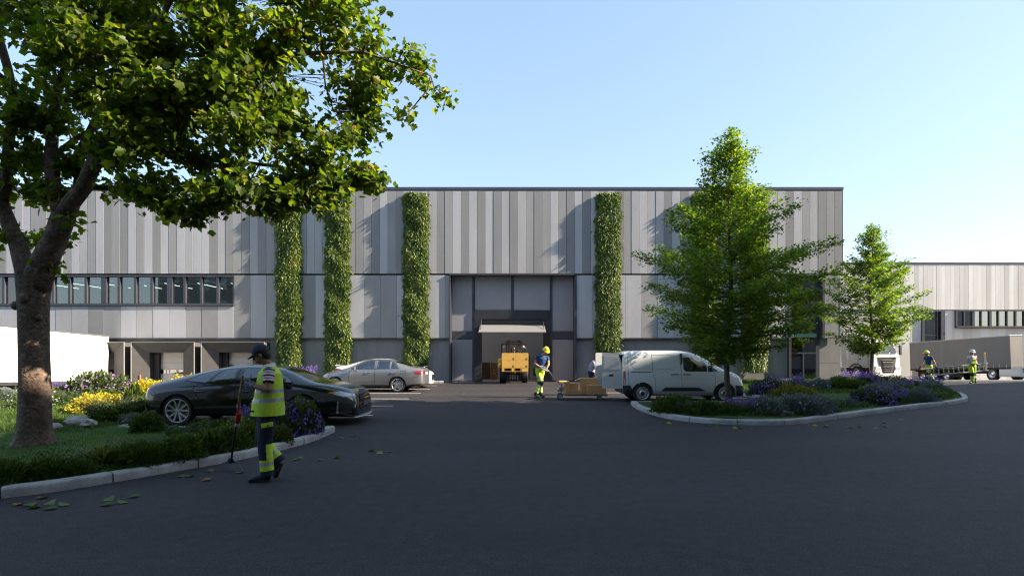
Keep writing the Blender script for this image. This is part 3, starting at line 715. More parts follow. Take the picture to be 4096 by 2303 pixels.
# foliage masses: (x, y, z, radius, leaf clusters)
CR = [(-7.2, 9.4, 7.5, 1.25, 170), (-5.8, 9.1, 7.5, 1.35, 220), (-4.4, 9.2, 7.5, 1.3, 210), (-3.1, 9.3, 7.4, 1.05, 130), (-7.4, 9.7, 6.1, 1.0, 120), (-6.2, 8.9, 6.4, 1.1, 170),
      (-5.0, 9.0, 6.2, 1.15, 180), (-3.9, 9.2, 6.3, 1.05, 140), (-2.6, 9.4, 6.75, .75, 62), (-1.95, 9.5, 6.7, .50, 26), (-1.6, 9.5, 6.85, .28, 8), (-2.1, 9.4, 6.2, .5, 28),
      (-1.25, 9.5, 6.3, .26, 7), (-1.75, 9.5, 5.85, .22, 5), (-3.0, 9.3, 5.75, .75, 70), (-4.1, 9.1, 5.3, .85, 100), (-5.2, 8.8, 5.35, .85, 100), (-6.1, 8.7, 5.2, .6, 50),
      (-3.4, 9.3, 4.75, .70, 80), (-2.75, 9.4, 4.9, .50, 38), (-2.35, 9.4, 4.55, .32, 14), (-4.3, 9.1, 4.55, .62, 62), (-5.2, 9.1, 4.60, .55, 44), (-5.9, 9.0, 4.50, .42, 22), (-6.6, 9.4, 4.75, .30, 9),
      (-3.4, 9.2, 4.12, .26, 9), (-4.6, 9.0, 4.05, .22, 6), (-3.0, 9.3, 4.1, .2, 5), (-6.7, 9.3, 5.7, .55, 36), (-8.5, 9.7, 5.9, .62, 60), (-8.9, 9.8, 5.1, .75, 70), (-8.8, 9.9, 4.5, .55, 40), (-8.7, 9.9, 3.75, .45, 26), (-9.4, 9.9, 4.0, .6, 30),
      (-7.6, 10.1, 5.0, .50, 26), (-7.05, 9.7, 4.55, .22, 5), (-7.9, 9.6, 3.15, .13, 3), (-7.55, 9.5, 3.95, .18, 4), (-9.6, 9.6, 6.0, 1.1, 90), (-9.9, 9.4, 7.4, 1.1, 80), (-8.5, 9.6, 7.75, .55, 36), (-8.0, 9.7, 6.75, .5, 40),
      (-6.6, 10.2, 7.2, 1.1, 90), (-5.2, 10.2, 6.6, 1.1, 90), (-6.5, 9.3, 8.8, 1.5, 160), (-4.7, 9.3, 8.8, 1.3, 110), (-8.3, 9.5, 8.9, 1.3, 100), (-3.2, 9.4, 8.5, .9, 50), (-5.7, 8.0, 7.6, .9, 70), (-6.9, 8.2, 6.9, .8, 60)]
def crown_from(masses, nodes, leaf, per, spread, mname, m, tmpl, seed, parent, twig_r=.007, droop=.5, twig_m=None, name='crown', flat=.8):
    g = np.random.default_rng(seed); cl = []; lines = []
    for (x, y, z, r, n) in masses:
        c = np.array([x, y, z]); d = g.normal(size=(n, 3)); d /= np.linalg.norm(d, axis=1, keepdims=True)
        ns = max(1, int(n/9)); sc = rand_dirs(ns)*(r*(.35+.65*g.random(ns)**.5))[:, None]*np.array([1, 1, flat])
        pts = c + sc[g.integers(0, ns, n)] + d*(r*.28+.05)*(g.random(n)**.5)[:, None]*np.array([1, 1, .6]); cl.append(pts)
        if nodes is not None:
            j = np.argmin(((nodes-c)**2).sum(1)); a = nodes[j]; mid = (a+c)/2 + g.normal(size=3)*.08
            lines.append(([tuple(a), tuple(mid), tuple(c)], [twig_r*2.6*min(1.4, r+.4), twig_r*2, twig_r*1.3]))
            for p in pts[::2]: 
                q = c + (p-c)*g.uniform(.1, .5); lines.append(([tuple(q), tuple((q+p)/2+g.normal(size=3)*.03), tuple(p)], [twig_r, twig_r*.8, twig_r*.4]))
    cl = np.concatenate(cl); N_ = len(cl)
    P = np.repeat(cl, per, 0) + g.normal(size=(N_*per, 3))*spread*np.array([1, 1, .75])
    D = g.normal(size=(N_*per, 3)); D[:, 2] = D[:, 2]*.5 - droop
    Nn = g.normal(size=(N_*per, 3))*.75 + np.array([.25, 0, 1.0])
    tint = np.clip(g.random(N_*per)*.75 + np.repeat(g.random(N_), per)*.25 + .02*g.normal(size=N_*per), 0, 1)
    size = leaf*g.uniform(.55, 1.25, N_*per)
    o = obj_from(name, leaves_mesh(name, P, D, Nn, size, tmpl, m, tint), parent)
    if lines: 
        obj_from('twigs', tubes_mesh('twigs', lines, twig_m or M['twig'], 4), parent)
    return o
CR = [(x, y, z, r, int(n*(1.15 if z < 5.6 else .80))) for x, y, z, r, n in CR]
CR += [(-4.9, 9.0, 4.2, .42, 34), (-5.5, 9.1, 4.25, .35, 22), (-3.9, 9.1, 4.15, .38, 26), (-6.3, 9.2, 4.45, .3, 14), (-7.9, 9.9, 4.4, .35, 16), (-4.0, 9.0, 5.9, .8, 60), (-6.9, 9.0, 5.2, .5, 30)]
crown_from(CR, limb_nodes, .122, 11, .125, 'crown', M['maple'], T_MAPLE, 5, tree)

# ---------------------------------------------------------------- young maples
def young_tree(name, label, loc, H, prof, seed, trunk_r, lean=0.0, nb=70, leaf=.085, dens=1.0):
    """prof: list of (z, crown radius)"""
    t = thing(name, label, 'tree', loc, 0, 'young maples planted in the island')
    r_ = random.Random(seed); m_ = MB(); m_.smooth = True
    n = 14; pts = []; rad = []
    for i in range(n+1):
        z = H*i/n; pts.append((lean*z/H+.05*math.sin(z*1.3+seed), .04*math.sin(z*1.7), z)); rad.append(max(.006, trunk_r*(1-i/n)**.85 + (.03 if i == 0 else 0)))
    m_.tube(pts, rad, 12); m_.build('trunk', M['bark_young'], t)
    def at(z):
        i = min(n-1, int(z/H*n)); u = z/H*n-i; return Vector(pts[i]).lerp(Vector(pts[i+1]), u)
    def rp(z):
        for (a, ra), (b, rb) in zip(prof, prof[1:]):
            if a <= z <= b: return ra+(rb-ra)*(z-a)/(b-a)
        return 0
    lines = []; P = []; cl_t = []
    z0 = prof[0][0]; az = 0
    for i in range(nb):
        z = z0 + (H*.985-z0)*((i+r_.random()*.6)/nb)**1.08; az += 2.4+r_.uniform(-.5, .5)
        L_ = rp(z)*r_.choice((.5, .7, .85, .95, 1.05, 1.14))
        if L_ < .05: continue
        a = at(z); rise = .12 + .9*(z/H)**2; dirv = Vector((math.cos(az), math.sin(az), rise)); dirv.normalize()
        b = a + dirv*L_*1.05; mid = a.lerp(b, .5)+Vector((0, 0, -.05*L_)); b.z -= .06*L_*(1.2-z/H)
        br = max(.004, trunk_r*.28*(1-z/H)+.004); lines.append(([a, mid, b], [br, br*.7, br*.3]))
        k = max(3, int(L_*17*dens*r_.choice((.7, 1, 1.2))))
        for j in range(k):
            u = .22+.78*((j+r_.random())/k); p = (a.lerp(mid, u*2) if u < .5 else mid.lerp(b, u*2-1))
            side = Vector((-dirv.y, dirv.x, 0))*r_.uniform(-1, 1)*.42*L_*(1.15-u)*.9
            q = p+side+Vector((r_.uniform(-.08, .08), r_.uniform(-.08, .08), r_.uniform(-.10, .14)))
            P.append(tuple(q))
            if j % 2 == 0: lines.append(([p, p.lerp(q, .6), q], [.004, .003, .002]))
    P = np.array(P); g = np.random.default_rng(seed); per = 9; N_ = len(P)*per
    Q = np.repeat(P, per, 0)+g.normal(size=(N_, 3))*np.array([.085, .085, .055])
    D = g.normal(size=(N_, 3)); D[:, 2] = D[:, 2]*.4-.25
    Nn = g.normal(size=(N_, 3))*.55+np.array([.1, 0, 1])
    tint = np.clip(g.random(N_)*.7+np.repeat(g.random(len(P)), per)*.3, 0, 1)
    obj_from('crown', leaves_mesh('crown', Q, D, Nn, leaf*g.uniform(.6, 1.25, N_), T_STAR3, M['maple_young'], tint), t)
    obj_from('twigs', tubes_mesh('twigs', lines, M['twig'], 4), t)
    return t
young_tree('young_maple_tree', 'tall young maple with a pyramid crown in front of the white van', (6.27, 16.0, .1), 8.1,
           [(1.25, .6), (1.7, 1.5), (2.4, 2.3), (3.2, 2.42), (4.0, 2.3), (4.9, 1.75), (5.7, 1.25), (6.1, .85), (6.5, .75), (7.0, .85), (7.5, .30), (8.1, .04)], 3, .085, .05, nb=135, leaf=.092, dens=1.7)
young_tree('young_maple_tree', 'slimmer young maple with a light crown in front of the white truck', (17.45, 26.8, .1), 7.75,
           [(1.5, .7), (2.1, 1.7), (2.8, 2.35), (3.6, 2.2), (4.6, 1.9), (5.4, 1.35), (6.0, .8), (6.6, .75), (7.0, .6), (7.75, .05)], 12, .095, -.05, nb=110, leaf=.11, dens=1.3)

# ---------------------------------------------------------------- vine columns on the facade
def vine_mesh(seed, H=9.95, Wd=1.34, dp=.30):
    g = np.random.default_rng(seed); n = 15500
    z = g.random(n)*H; x = (g.random(n)-.5)*Wd; u = (1-(2*x/Wd)**4)
    bulge = .85+.15*np.sin(z*2.1+x*3+seed)+.10*np.sin(z*5.3+x*5)
    y = -dp*u*bulge*(.80+.25*g.random(n)**.5)
    x = x*(1+.06*np.sin(z*2.1+seed+(x>0)*2)+.05*np.sin(z*6.7+(x>0)*1.3)+.03*np.sin(z*15)) + g.normal(size=n)*.03*(1+2.2*(g.random(n) < .07))
    y += g.normal(size=n)*.03; keep = g.random(n) < (.55+.45*(np.sin(z*4.1+x*6+seed)*np.sin(z*1.3-x*5) > -.35)); z, x, y = z[keep], x[keep], y[keep]; n = len(z)
    P = np.stack([x, y, z], 1)
    D = np.stack([g.normal(size=n)*.35+x*.7, -.35-.4*g.random(n), -1+g.normal(size=n)*.35], 1)
    Nn = np.stack([g.normal(size=n)*.5, -1+g.normal(size=n)*.3, .55+g.normal(size=n)*.35], 1)
    tint = np.clip(g.random(n)*.65+.35*(.5+.5*np.sin(z*1.7+x*4+seed*2)*np.sin(z*.6+seed)), 0, 1)
    return leaves_mesh('foliage', P, D, Nn, g.uniform(.09, .20, n), T_LANCE2, M['vine'], tint)
T_LANCE2 = _tmpl([(0, 0), (.17, .3), (.13, .65), (0, 1.0)], .2, .18)
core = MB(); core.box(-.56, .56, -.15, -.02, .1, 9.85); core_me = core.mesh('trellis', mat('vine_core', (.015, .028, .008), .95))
vm = [vine_mesh(1), vine_mesh(2)]
VX = [(-12.47, 'green climber column nearest the loading docks, its top behind the maple crown'), (-9.75, 'second green climber column from the loading docks, behind the silver sedan bonnet'),
      (-5.37, 'green climber column just left of the gate, above the silver sedan boot'), (5.36, 'green climber column just right of the gate, above the open van doors'),
      (10.75, 'green climber column behind the left half of the tall young maple'), (13.55, 'green climber column behind the right half of the tall young maple, nearest the tall glazing')]
for i, (x, lab) in enumerate(VX):
    words_ = lab.split()
    if len(words_) > 16: lab = ' '.join(words_[:16])
    v = thing('climbing_plant', lab, 'climber', (x, Y0-.06, .62), 0, 'climbing plants in columns on the warehouse facade')
    obj_from('foliage', vm[i % 2], v, scale=(1 if i % 3 else -1, 1, 1)); obj_from('trellis', core_me, v)

# ---------------------------------------------------------------- shrub prototypes (unit size about 1 m wide)
PR = {}
def stem_lines(g, n, r, h, lean=.35):
    out = []
    for _ in range(n):
        a = g.uniform(0, 2*PI); q = r*math.sqrt(g.random())*.5; b = (q*math.cos(a), q*math.sin(a), 0)
        t = (b[0]+r*lean*math.cos(a)+g.normal()*.04, b[1]+r*lean*math.sin(a)+g.normal()*.04, h*g.uniform(.7, 1))
        out.append((b, t))
    return out
def mound(key, seed, n, leaf, tmpl, m, h=.6, flowers=None, lump=.12, hollow=.5, up=.6):
    g = np.random.default_rng(seed)
    d = rand_dirs(n, -.05, 1); lum = 1+lump*np.sin(d[:, 0]*9+seed)*np.sin(d[:, 1]*8+1)+lump*.6*np.sin(d[:, 2]*14+d[:, 0]*6)
    rad = .5*lum*(hollow+(1-hollow)*g.random(n)**.4)
    P = d*rad[:, None]*np.array([1, 1, h*2]); P[:, 2] = np.maximum(P[:, 2], .0)
    D = d+g.normal(size=(n, 3))*.5; D[:, 2] += up
    Nn = g.normal(size=(n, 3))*.6+np.array([0, 0, 1.])
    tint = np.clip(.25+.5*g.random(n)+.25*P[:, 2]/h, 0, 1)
    parts = [('foliage', leaves_mesh('foliage', P, D, Nn, leaf*g.uniform(.6, 1.3, n), tmpl, m, tint))]
    if flowers:
        fm, fn, fs, zlo = flowers; d = rand_dirs(fn, zlo, 1)
        P = d*(.5*g.uniform(.95, 1.12, fn))[:, None]*np.array([1, 1, h*2]); P[:, 2] = np.maximum(P[:, 2], .04)
        parts.append(('flowers', leaves_mesh('flowers', P, g.normal(size=(fn, 3)), d+g.normal(size=(fn, 3))*.4+np.array([0, -.3, .3]), fs*g.uniform(.6, 1.3, fn), T_FLOWER, fm)))
    PR[key] = parts
def spikes(key, seed, n, h, m, fm, fsize, per=14, leafn=2200, top=.45, leaf=.09, lean=.7, leafh=.62):
    g = np.random.default_rng(seed); st = stem_lines(g, n, .5, h, lean); lines = []; P = []
    for b, t in st:
        b, t = Vector(b), Vector(t); mid = b.lerp(t, .5)+Vector((0, 0, .04)); lines.append(([b, mid, t], [.004, .003, .002]))
        for k in range(per):
            u = 1-top*g.random(); P.append(tuple(b.lerp(t, u)+Vector(g.normal(size=3))*.014))
    P = np.array(P); fn = len(P)
    fl = leaves_mesh('flowers', P, g.normal(size=(fn, 3))+np.array([0, 0, .5]), g.normal(size=(fn, 3))+np.array([0, -.6, .4]), fsize*g.uniform(.6, 1.3, fn), T_FLOWER, fm)
    idx = g.integers(0, n, leafn); u = g.random(leafn)*leafh; B = np.array([s[0] for s in st]); T_ = np.array([s[1] for s in st])
    L_ = B[idx]+(T_[idx]-B[idx])*u[:, None]+g.normal(size=(leafn, 3))*.03; L_[:, 2] = np.abs(L_[:, 2])
    lf = leaves_mesh('foliage', L_, g.normal(size=(leafn, 3))+np.array([0, 0, .7]), g.normal(size=(leafn, 3)), leaf*g.uniform(.6, 1.3, leafn), T_LANCE, m)
    PR[key] = [('foliage', lf), ('flowers', fl), ('stems', tubes_mesh('stems', lines, M['herb_stem'], 3))]
M['herb_stem'] = mat('herb_stem', (.05, .075, .025), .9)
def tuft(key, seed, n, L_, m, spread=.7, width=.05, segs=4):
    g = np.random.default_rng(seed); V = []; F = []; t = []
    for i in range(n):
        a = g.uniform(0, 2*PI); b = .10*math.sqrt(g.random()); l = L_*g.uniform(.5, 1.1); s = g.uniform(.15, 1)*spread
        dx, dy = math.cos(a), math.sin(a); w = width*.1*g.uniform(.7, 1.3); px, py = -dy*w, dx*w; base = len(V)
        for k in range(segs+1):
            u = k/segs; r = b+l*s*u**1.4; z = l*(u-.55*s*u*u*1.3); ww = (1-u**2)
            V += [(dx*r+px*ww, dy*r+py*ww, z), (dx*r-px*ww, dy*r-py*ww, z)]
        F += [(base+2*k, base+2*k+1, base+2*k+3, base+2*k+2) for k in range(segs)]; t += [g.random()]*(2*segs+2)
    me = fast_mesh('blades', V, np.array(F).ravel(), [4]*len(F), m, {'tint': t}); PR[key] = [('blades', me)]
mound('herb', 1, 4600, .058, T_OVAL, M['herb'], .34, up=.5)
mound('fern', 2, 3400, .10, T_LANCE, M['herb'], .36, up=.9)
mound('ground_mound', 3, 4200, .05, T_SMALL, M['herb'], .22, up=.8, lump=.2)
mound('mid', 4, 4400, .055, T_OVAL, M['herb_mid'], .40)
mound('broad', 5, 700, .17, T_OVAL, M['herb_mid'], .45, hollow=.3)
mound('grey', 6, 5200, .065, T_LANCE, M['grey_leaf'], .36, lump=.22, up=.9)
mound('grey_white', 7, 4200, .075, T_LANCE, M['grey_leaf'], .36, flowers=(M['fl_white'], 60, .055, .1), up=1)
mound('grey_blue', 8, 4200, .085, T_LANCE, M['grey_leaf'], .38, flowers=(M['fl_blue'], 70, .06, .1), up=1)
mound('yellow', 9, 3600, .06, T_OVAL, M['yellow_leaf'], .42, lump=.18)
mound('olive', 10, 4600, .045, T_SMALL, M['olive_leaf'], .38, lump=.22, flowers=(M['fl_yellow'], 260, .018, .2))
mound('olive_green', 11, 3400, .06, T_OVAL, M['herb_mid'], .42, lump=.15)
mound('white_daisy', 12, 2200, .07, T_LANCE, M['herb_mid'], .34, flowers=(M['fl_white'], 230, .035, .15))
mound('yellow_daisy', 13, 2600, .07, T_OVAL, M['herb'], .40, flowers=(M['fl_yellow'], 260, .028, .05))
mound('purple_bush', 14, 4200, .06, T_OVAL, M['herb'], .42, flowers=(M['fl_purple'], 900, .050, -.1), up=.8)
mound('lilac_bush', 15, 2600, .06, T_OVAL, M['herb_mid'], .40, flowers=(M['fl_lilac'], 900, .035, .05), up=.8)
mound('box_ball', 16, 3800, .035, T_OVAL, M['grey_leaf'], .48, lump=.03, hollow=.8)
spikes('lavender', 17, 90, .62, M['herb_mid'], M['fl_purple'], .035, 12)
spikes('lavender_low', 18, 70, .5, M['grey_leaf'], M['fl_purple'], .032, 9, leafn=2600)
spikes('catmint', 19, 60, .45, M['herb'], M['fl_blue'], .03, 6)
spikes('dry_herb', 20, 60, .55, M['herb'], M['fl_lilac'], .014, 4, leafn=1800)
tuft('grass_tuft', 21, 260, .55, M['straw'], .8, .07)
tuft('green_tuft', 22, 340, .45, M['blade'], .7, .06)
def shrub(kind, name, label, x, y, w, h=1.0, z=None, rot=None, d=None, cat='shrub', group=None):
    zz = (zl if x < 0 else zr)(x, y) if z is None else z
    t = thing(name, label, cat, (x, y, zz-.02), random.uniform(0, 6.28) if rot is None else rot, group)
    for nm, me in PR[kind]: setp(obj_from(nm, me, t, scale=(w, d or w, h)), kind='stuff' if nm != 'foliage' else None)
    return t
LG = 'low plants along the left garden kerb'
# --- left garden, front strip (x, y, width, height scale)
left = [
 ('fern', 'fern', 'dark fern clump at the left edge of the picture behind the kerb', -6.35, 6.75, .7, .8),
 ('herb', 'leafy_herb', 'dark leafy plant second from the left along the kerb', -5.95, 7.1, .6, .75),
 ('herb', 'leafy_herb', 'low dark rosette plant close to the kerb left of the arching grass', -5.75, 7.25, .5, .6),
 ('green_tuft', 'grass_tuft', 'green grass tuft between the fern and the lawn', -7.1, 7.5, .8, .8),
 ('grass_tuft', 'grass_tuft', 'arching straw coloured grass tuft near the kerb below the maple trunk', -5.75, 7.75, 1.0, .9),
 ('fern', 'fern', 'dark fern clump right of the arching straw grass', -5.25, 7.85, .6, .8),
 ('herb', 'leafy_herb', 'dark leafy mound behind the arching straw grass', -5.75, 7.9, .7, .7),
 ('mid', 'leafy_herb', 'mid green leafy mound in the middle of the kerb planting', -5.0, 8.3, .75, .85),
 ('broad', 'broadleaf_plant', 'broad leaved green plant in the kerb planting', -4.75, 8.75, .5, .7),
 ('herb', 'leafy_herb', 'dark leafy mound left of the yellow daisies', -5.2, 8.75, .7, .75),
 ('green_tuft', 'grass_tuft', 'thin green grass tuft beside the kerb left of the rake', -4.95, 8.35, .7, .75),
 ('dry_herb', 'wild_herb', 'wispy wild herb with tiny lilac heads behind the kerb planting', -5.8, 8.6, .8, .55),
 ('mid', 'leafy_herb', 'taller green leafy bush just left of the man with the rake', -4.7, 9.1, .75, .95),
 ('yellow_daisy', 'yellow_daisy_bush', 'bush of small yellow flowers left of the man, behind the rake handle', -4.65, 9.75, .8, .95),
 ('yellow_daisy', 'yellow_daisy_bush', 'wider bush of small yellow flowers under the black car sill', -5.15, 10.4, .85, .85),
 ('yellow_daisy', 'yellow_daisy_bush', 'round bush of yellow flowers right of the man near the kerb', -4.15, 9.9, .45, .75),
 ('purple_bush', 'purple_flower_bush', 'dense violet flowering bush in front of the black car front wheel', -4.25, 10.95, .95, 1.5),
 ('lavender', 'purple_flower_bush', 'violet flower spikes seen left of the man below the car door', -5.15, 11.35, .9, 1.0),
 ('herb', 'leafy_herb', 'low dark herb between the yellow flowers and the bay kerb', -6.0, 10.9, .8, .7),
 ('dry_herb', 'wild_herb', 'thin wild herb with pale heads in front of the car rear wheel', -5.8, 9.9, .8, .8),
 ('mid', 'leafy_herb', 'small round dark bush on the lawn below the car rear bumper', -7.25, 11.0, .62, .95),
 ('herb', 'leafy_herb', 'dark plant among the pale rocks right of the maple trunk', -9.1, 12.75, 1.0, .8),
 ('grey', 'leafy_herb', 'grey green herb right of the pale rocks', -8.5, 12.5, .7, .5),
 ('dry_herb', 'wild_herb', 'tall wispy herbs behind the pale rocks', -9.4, 13.0, 1.3, 1.0),
 ('herb', 'leafy_herb', 'dark hedge like mass beside the car rear bumper', -9.3, 14.2, 1.3, 1.2),
 ('herb', 'leafy_herb', 'dark leafy mass between the lower yellow shrub and the black car', -9.0, 15.3, 1.2, 1.2),
 ('dry_herb', 'wild_herb', 'brownish wild herbs left of the dark hedge mass', -9.9, 13.9, 1.1, 1.0),
 ('yellow', 'yellow_shrub', 'low golden shrub lit by the sun on the lawn edge', -11.1, 14.9, 1.35, 1.0),
 ('broad', 'broadleaf_plant', 'dark broad leaved plant at the right end of the low golden shrub', -10.2, 14.9, .5, 1.3),
 ('lilac_bush', 'lilac_bush', 'large pale lilac flowering bush in front of the white trailer', -14.1, 18.9, 2.1, 2.0),
 ('yellow', 'yellow_shrub', 'tall golden shrub right of the lilac bush', -12.9, 19.6, 1.6, 1.25),
 ('yellow', 'yellow_shrub', 'tall golden shrub touching the rear of the black car in the picture', -11.8, 20.3, 1.9, 1.5),
 ('lavender', 'purple_flower_bush', 'violet flower spikes at the left foot of the lilac bush', -15.2, 18.8, .8, 1.1),
 ('white_daisy', 'white_daisy_bush', 'white daisy bush left of the lilac bush', -14.9, 17.5, 1.5, 1.2),
 ('white_daisy', 'white_daisy_bush', 'white daisy bush right of the maple trunk', -14.0, 16.3, 1.4, 1.0),
 ('white_daisy', 'white_daisy_bush', 'white daisy bush left of the maple trunk', -15.9, 16.0, 1.4, 1.1),
 ('white_daisy', 'white_daisy_bush', 'farther white daisy bush below the trailer wheels', -16.3, 18.4, 1.6, 1.1),
 ('box_ball', 'clipped_box', 'round clipped grey green ball at the left edge of the picture', -16.2, 17.6, .9, 1.0),
 ('mid', 'leafy_herb', 'green bush right of the clipped ball', -15.5, 19.3, 1.1, 1.1),
 ('olive', 'leafy_herb', 'small yellow green mound between white daisies and lilac', -15.0, 18.3, .6, 1.0),
 ('dry_herb', 'wild_herb', 'brown seed heads among the white daisies', -13.6, 16.9, .8, .9),
 ('mid', 'leafy_herb', 'green bush hiding the foot of the lilac', -13.2, 17.9, 1.0, .9),
 ('herb', 'leafy_herb', 'dark low plant under the golden shrubs', -12.3, 18.2, 1.2, .8),
 ('lavender', 'purple_flower_bush', 'faint lilac spikes behind the silver sedan bonnet', -10.4, 27.6, 1.2, 1.6),
 ('white_daisy', 'white_daisy_bush', 'white flowers in front of the silver sedan nose', -9.6, 26.0, 1.2, 1.5),
 ('mid', 'leafy_herb', 'green bush behind the black car roof', -10.6, 24.0, 1.5, 1.3),
]
for k, nm, lab, x, y, w, h in left: shrub(k, nm, lab, x, y, w, h, group='plants of the left garden')
right = [
 ('ground_mound', 'ground_cover_mound', 'dark feathery mound at the left tip of the island', 4.30, 14.3, 1.15, 1.7),
 ('ground_mound', 'ground_cover_mound', 'dark feathery mound left of the young maple trunk', 4.85, 13.7, 1.1, 1.3),
 ('ground_mound', 'ground_cover_mound', 'low dark mound below the foot of the young maple', 5.35, 13.45, .9, 1.0),
 ('catmint', 'blue_flower_herb', 'few pale blue flowers on the left feathery mound', 4.45, 13.95, .35, .8),
 ('broad', 'broadleaf_plant', 'small bright leaved plant between the feathery mounds', 4.75, 13.35, .25, .7),
 ('lavender', 'purple_flower_bush', 'loose violet flower spikes right of the young maple trunk', 5.75, 13.5, .75, .72),
 ('grey_white', 'silver_herb', 'grey mound with white flowers at the island front kerb', 6.4, 13.55, 1.0, 1.15),
 ('grey_blue', 'silver_herb', 'widest blue grey mound on the island front', 7.55, 14.15, 1.4, 1.15),
 ('grey', 'silver_herb', 'grey mound at the right end of the front row before the lawn', 8.3, 14.7, 1.0, 1.0),
 ('green_tuft', 'grass_tuft', 'green tuft in the gap right of the grey mounds', 9.0, 15.0, .7, .6),
 ('grey', 'silver_herb', 'small grey green tuft at the island kerb near the lawn', 9.6, 15.5, .5, .6),
 ('catmint', 'blue_flower_herb', 'few white flowers at the front edge of the island lawn', 9.4, 16.3, .6, .5),
 ('olive', 'olive_shrub', 'rounded olive yellow shrub behind the grey mounds', 9.35, 18.3, 1.45, 1.15),
 ('purple_bush', 'purple_flower_bush', 'violet bush in front of the climber by the van nose', 9.5, 20.6, 1.3, 1.35),
 ('lavender', 'purple_flower_bush', 'violet spikes right of the van nose', 10.3, 20.9, 1.2, 1.35),
 ('grey_white', 'silver_herb', 'white flowering grey mound below the tall glazing', 11.9, 23.2, 1.6, 1.25),
 ('grey_blue', 'silver_herb', 'pale flowering mound left of the green round bush', 12.8, 23.2, 1.3, 1.1),
 ('olive_green', 'green_shrub', 'rounded green bush beneath the slimmer young maple', 13.75, 23.1, 1.35, 1.2),
 ('olive_green', 'green_shrub', 'second rounded green bush right of the first, by the violet mass', 14.4, 22.8, 1.0, .9),
 ('lavender', 'purple_flower_bush', 'violet mass at the foot of the slimmer young maple', 15.6, 24.8, 1.5, 1.2),
 ('lavender_low', 'purple_flower_bush', 'violet and white meadow plants below the white truck', 15.3, 22.3, 1.3, 1.15),
 ('white_daisy', 'white_daisy_bush', 'white flowers in front of the white truck bumper', 16.7, 24.2, 1.5, 1.4),
 ('lavender', 'purple_flower_bush', 'violet bush at the far right of the island below the ladder', 17.9, 24.1, 1.3, .95),
 ('purple_bush', 'purple_flower_bush', 'largest violet bush on the right half of the island', 11.0, 16.9, 1.25, 1.15),
 ('lavender', 'purple_flower_bush', 'violet spikes mixed into the largest violet bush', 11.75, 17.3, 1.1, .95),
 ('grey', 'silver_herb', 'pale silver mound near the right tip of the island', 13.1, 17.9, 1.1, 1.15),
 ('grey', 'silver_herb', 'pale silver mound farthest right before the kerb turns', 17.2, 22.6, 1.0, .9),
 ('yellow_daisy', 'yellow_daisy_bush', 'small yellow flowers behind the pale silver mound', 14.6, 20.2, 1.2, .9),
 ('green_tuft', 'grass_tuft', 'green grass tuft at the right tip of the island', 14.3, 18.7, 1.2, .8),
 ('green_tuft', 'grass_tuft', 'green grass tuft behind the right tip of the island', 15.6, 20.4, 1.3, .9),
 ('grey_white', 'silver_herb', 'white speckled mound in the middle back of the island', 13.6, 20.6, 1.2, .9),
]
for k, nm, lab, x, y, w, h in right:
    if y < 15.8: y += .33
    shrub(k, nm, lab, x, y, w, h, group='plants of the right island')

# ---------------------------------------------------------------- ground cover and grass (uncountable)
def in_poly(P, poly):
    x, y = P[:, 0], P[:, 1]; c = np.zeros(len(P), bool); n = len(poly)
    for i in range(n):
        x1, y1 = poly[i]; x2, y2 = poly[(i+1) % n]
        m_ = ((y1 > y) != (y2 > y)) & (x < (x2-x1)*(y-y1)/(y2-y1+1e-12)+x1); c ^= m_
    return c
def grass(name, poly, n, zf, h, seed, box, m=M['blade'], wide=.28, tmpl=T_BLADE):
    g = np.random.default_rng(seed); P = np.stack([g.uniform(box[0], box[1], n), g.uniform(box[2], box[3], n)], 1); P = P[in_poly(P, poly)]
    n = len(P); z = np.array([zf(a, b) for a, b in P]) - .005; P3 = np.stack([P[:, 0], P[:, 1], z], 1)
    D = g.normal(size=(n, 3))*.45+np.array([0, 0, 1.]); V, F = tmpl; V = V*np.array([wide*4, 1, 1])
    me = leaves_mesh(name, P3, D, g.normal(size=(n, 3)), h*g.uniform(.5, 1.3, n), (V, F), m, np.clip(g.random(n)*.6+.4*(.5+.5*np.sin(P[:, 0]*1.9)*np.sin(P[:, 1]*2.3)), 0, 1))
    return setp(obj_from(name, me), 'short green lawn grass', None, None, 'stuff')
setp(grass('lawn_grass', LBED, 150000, zl, .045, 1, (-13, -3.8, 6, 15)), 'short green lawn grass on the left garden')
setp(grass('far_lawn_grass', LBED, 50000, zl, .06, 2, (-20, -8.4, 15, 20.5), wide=.35), 'sunlit grass on the far part of the left garden')
setp(grass('island_grass', RBED, 110000, zr, .05, 3, (3.8, 20, 12.8, 24), wide=.3), 'short grass on the right island')
# creeping cover along the kerbs: a strip of small leaves
def strip_cover(name, P, Q, lo, hi, n, seed, zf, m, leaf, i0=0, i1=None, hgt=.10):
    g = np.random.default_rng(seed); i1 = i1 or len(P)-1
    k = g.integers(i0, i1, n); u = g.random(n); off = g.uniform(lo, hi, n)
    A = np.array([tuple(p) for p in P]); B = np.array([tuple(q) for q in Q])
    X = A[k]*(1-u)[:, None]+A[np.minimum(k+1, len(A)-1)]*u[:, None]+B[k]*off[:, None]
    f = np.clip((off-lo)/.25, 0, 1)*np.clip((hi-off)/.25, 0, 1)
    lump = .5+.5*np.sin(X[:, 0]*5.1+seed)*np.sin(X[:, 1]*4.3)
    X[:, 2] = [zf(a, b) for a, b in X[:, :2]]; X[:, 2] += g.random(n)**.6*hgt*(.35+lump)*f
    D = g.normal(size=(n, 3))+np.array([0, 0, .6])
    me = leaves_mesh(name, X, D, g.normal(size=(n, 3))*.6+np.array([0, 0, 1]), leaf*g.uniform(.5, 1.3, n), T_OVAL, m)
    return setp(obj_from(name, me), kind='stuff')
